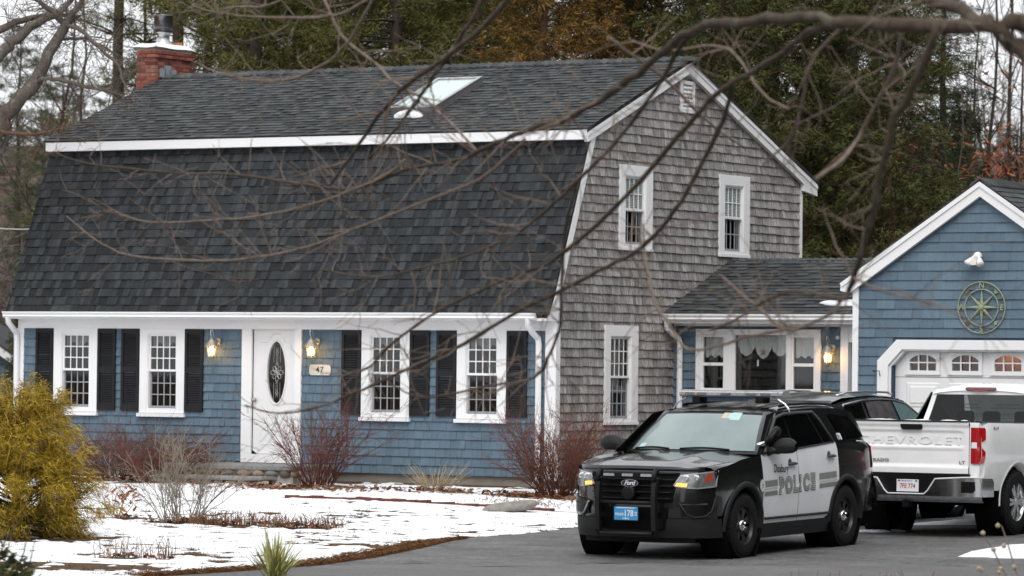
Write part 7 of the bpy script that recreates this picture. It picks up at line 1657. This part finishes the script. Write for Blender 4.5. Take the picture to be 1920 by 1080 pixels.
# bare trees and a russet oak at the right, bare trees against the sky
def bare_tree(u, depth, h, w_px, seed, label, lev=3, lean=0.0, mat='bark_dark', leaves=None, spread=.75, nlimb=9):
    rr = random.Random(seed); x, y = px(u, depth); r0 = w_px / 2 / 7535.7 * depth; e = empty('bare_tree', (x, y, gz(x, y) + hill(x, y) - .1), 0, label, 'tree', 'bare trees behind the buildings'); m = MB()
    rx = Vector((r2.x, r2.y, 0)).normalized(); pts = [rx * (lean * (z / h) ** 1.3 * h * .2 + rr.gauss(0, .06)) + Vector((rr.gauss(0, .05), 0, z)) for z in np.linspace(0, h, 12)]; ra = [r0 * (1.1 - .95 * i / 11) for i in range(12)]; m.tube(pts, ra, 7); tips = []
    for k in range(nlimb):
        i = rr.randint(3, 10); a = rr.uniform(0, 6.28); d = Vector((math.cos(a) * spread, math.sin(a) * spread, rr.uniform(.3, 1.0))); ln = h * rr.uniform(.18, .38) * (1.1 - .4 * i / 11); q = twig_path(pts[i], d, ln, 7, .14, rr, .02); rb = ra[i] * .55; rq = [max(rb * (1 - .85 * j / 7), .006) for j in range(8)]; m.tube(q, rq, 5, False); grow(m, q, rq, rr, 9, ln * .45, 1, .01, .16, .006); tips += q[3:]
    link_mesh('trunk', m.mesh('trunk', mat, True), e)
    if leaves:
        lm = MB()
        for k in range(leaves):
            c = rr.choice(tips) + Vector((rr.gauss(0, .35), rr.gauss(0, .35), rr.gauss(-.05, .25))); a = rr.uniform(0, 6.28); u_k = Vector((math.cos(a), math.sin(a), rr.uniform(-1.2, 0))).normalized() * .10; v = u_k.cross(Vector((rr.gauss(0, 1), rr.gauss(0, 1), 1))).normalized() * .075; lm.add(leafshape(c, u_k, v), [tuple(range(14))])
        lm.build('crown', 'oak_leaf', e)
bare_tree(1858, 98, 14, 12, 51, 'slim bare tree at the far right against the sky'); bare_tree(1890, 104, 15, 14, 52, 'forked bare tree at the right border against the sky', spread=.5); bare_tree(1915, 96, 13, 10, 53, 'thin bare tree in the upper right corner'); bare_tree(1830, 110, 14, 10, 54, 'far bare tree right of the dark spruce')
bare_tree(1905, 80, 6.6, 9, 55, 'russet leaved oak above the garage roof', mat='bark_grey', leaves=1700, spread=1.2, nlimb=14); bare_tree(1800, 84, 8.4, 8, 56, 'sparse russet oak between the dark cedar and the sky', mat='bark_grey', leaves=420, spread=1.3, nlimb=10)
bare_tree(300, 112, 15, 10, 57, 'far bare tree behind the chimney'); bare_tree(150, 118, 15, 11, 58, 'far bare tree in the sky left of the chimney'); bare_tree(60, 112, 14, 12, 59, 'far bare tree at the upper left', lean=.5); bare_tree(440, 118, 16, 10, 60, 'far bare tree showing through the pines')
# far brown wood on the slope at the left: one mass
rr = random.Random(90); m = MB()
for k in range(330):
    u = rr.uniform(-120, 460) if k % 3 else rr.uniform(1500, 2000); dp = rr.uniform(118, 175); x, y = px(u, dp); z0 = gz(x, y) + hill(x, y) - .2; h = rr.uniform(3.0, 5.5) if u < 460 else rr.uniform(4, 7); p0 = Vector((x, y, z0)); pts = twig_path(p0, Vector((rr.gauss(0, .05), rr.gauss(0, .05), 1)), h, 5, .05, rr); r0 = rr.uniform(.04, .11); ra = [r0 * (1 - .85 * i / 5) for i in range(6)]; m.tube(pts, ra, 4, False)
    for s_ in range(9):
        i = rr.randint(1, 4); q = twig_path(pts[i], Vector((rr.gauss(0, .7), rr.gauss(0, .7), rr.uniform(.3, 1))), h * rr.uniform(.18, .42), 4, .15, rr); m.tube(q, [.03, .024, .018, .012, .008], 3, False)
        for t_ in range(4): j = rr.randint(1, 3); w = twig_path(q[j], Vector((rr.gauss(0, 1), rr.gauss(0, 1), rr.uniform(0, 1.2))), rr.uniform(.3, .9), 2, .2, rr); m.tube(w, [.016, .012, .006], 3, False)
tag(m.build('distant_wood', 'wood_far'), 'grey brown bare wood on the slope in the distance', 'woodland', kind='stuff')
# the wood across the road, behind the camera, which the panes and the paintwork mirror
rr = random.Random(14); V = []; F_ = []; vn = np.random.default_rng(8)
P = []; Dr = []
for k in range(84):
    a = R(rr.uniform(-200, 25)); rad = rr.uniform(26, 46); x, y = 31.5 + rad * math.cos(a), -53.3 + rad * math.sin(a)
    if k % 2 == 0 and (Vector((x, y)) - Vector((31.5, -53.3))).normalized().dot(Vector((d_.x, d_.y)).normalized()) > .2: continue
    h = rr.uniform(11, 17)
    if k % 2: x, y = rr.uniform(23, 36), rr.uniform(-22, 34)
    for t_ in range(420):
        z = rr.uniform(.5, h); r_k = 3.2 * (1 - z / h) ** .7 * rr.uniform(.3, 1); b = rr.uniform(0, 6.28); P.append((x + r_k * math.cos(b), y + r_k * math.sin(b), z - .6)); Dr.append((math.cos(b), math.sin(b), -.2))
for k in range(26):      # tall trees right of and behind the garage, outside the view
    x, y, h = rr.uniform(9, 28), rr.uniform(15, 40), rr.uniform(16, 22)
    for t_ in range(460):
        z = rr.uniform(.5, h); r_k = 3.6 * (1 - z / h) ** .6 * rr.uniform(.3, 1); b = rr.uniform(0, 6.28); P.append((x + r_k * math.cos(b), y + r_k * math.sin(b), z - .3)); Dr.append((math.cos(b), math.sin(b), -.2))
Vv, Ff_ = sprays(P, Dr, 4, .95, .55, .6, vn, .2, .2)
tag(link_mesh('roadside_wood', np_mesh('roadside_wood', Vv, Ff_, 'spruce')), 'dark evergreen wood across the road behind the viewer', 'woodland', kind='stuff')
# neighbour's house at the far left
x, y = px(-35, 100); nb = empty('neighbour_house', (x, y, 0), R(31), 'pale blue neighbouring house with a white rake at the left border', 'house')
MB().prism([(-3.2, 0, -.5), (1.0, 0, -.5), (1.0, 0, 1.75), (-1.1, 0, 3.15), (-3.2, 0, 1.75)], (0, 6, 0)).build('wall', 'blue_shingle', nb, fix=True)
for a, b in (((-1.1, 3.35), (1.3, 1.72)), ((-1.1, 3.35), (-3.5, 1.72))):
    MB().prism([(a[0], -.25, a[1]), (b[0], -.25, b[1]), (b[0], -.25, b[1] - .22), (a[0], -.25, a[1] - .24)], (0, .1, 0)).build('rake', 'white', nb, fix=True)
    MB().prism([(a[0], -.27, a[1] + .06), (b[0], -.27, b[1] + .06), (b[0], -.27, b[1]), (a[0], -.27, a[1])], (0, 6.6, 0)).build('roof', 'roof_grey', nb, fix=True)
# service wires at the left
plain('wire', (.55, .55, .54), .5); plain('wire_dark', (.05, .05, .05), .6)
for (za, zb, mt, rw, lab) in ((3.02, 3.10, 'wire', .010, 'pale overhead service cable at the left border'), (2.72, 2.70, 'wire_dark', .008, 'upper thin dark overhead wire at the left border'), (2.52, 2.50, 'wire_dark', .008, 'lower thin dark overhead wire at the left border')):
    xa, ya = px(-60, 72); a = Vector((xa, ya, za + 1.25)); b = Vector((-10.46, 2.6, zb + 1.25)); pts = [a.lerp(b, k / 8) - Vector((0, 0, .12 * math.sin(math.pi * k / 8))) for k in range(9)]; tag(MB().tube(pts, rw, 5).build('cable', mt), lab, 'cable')
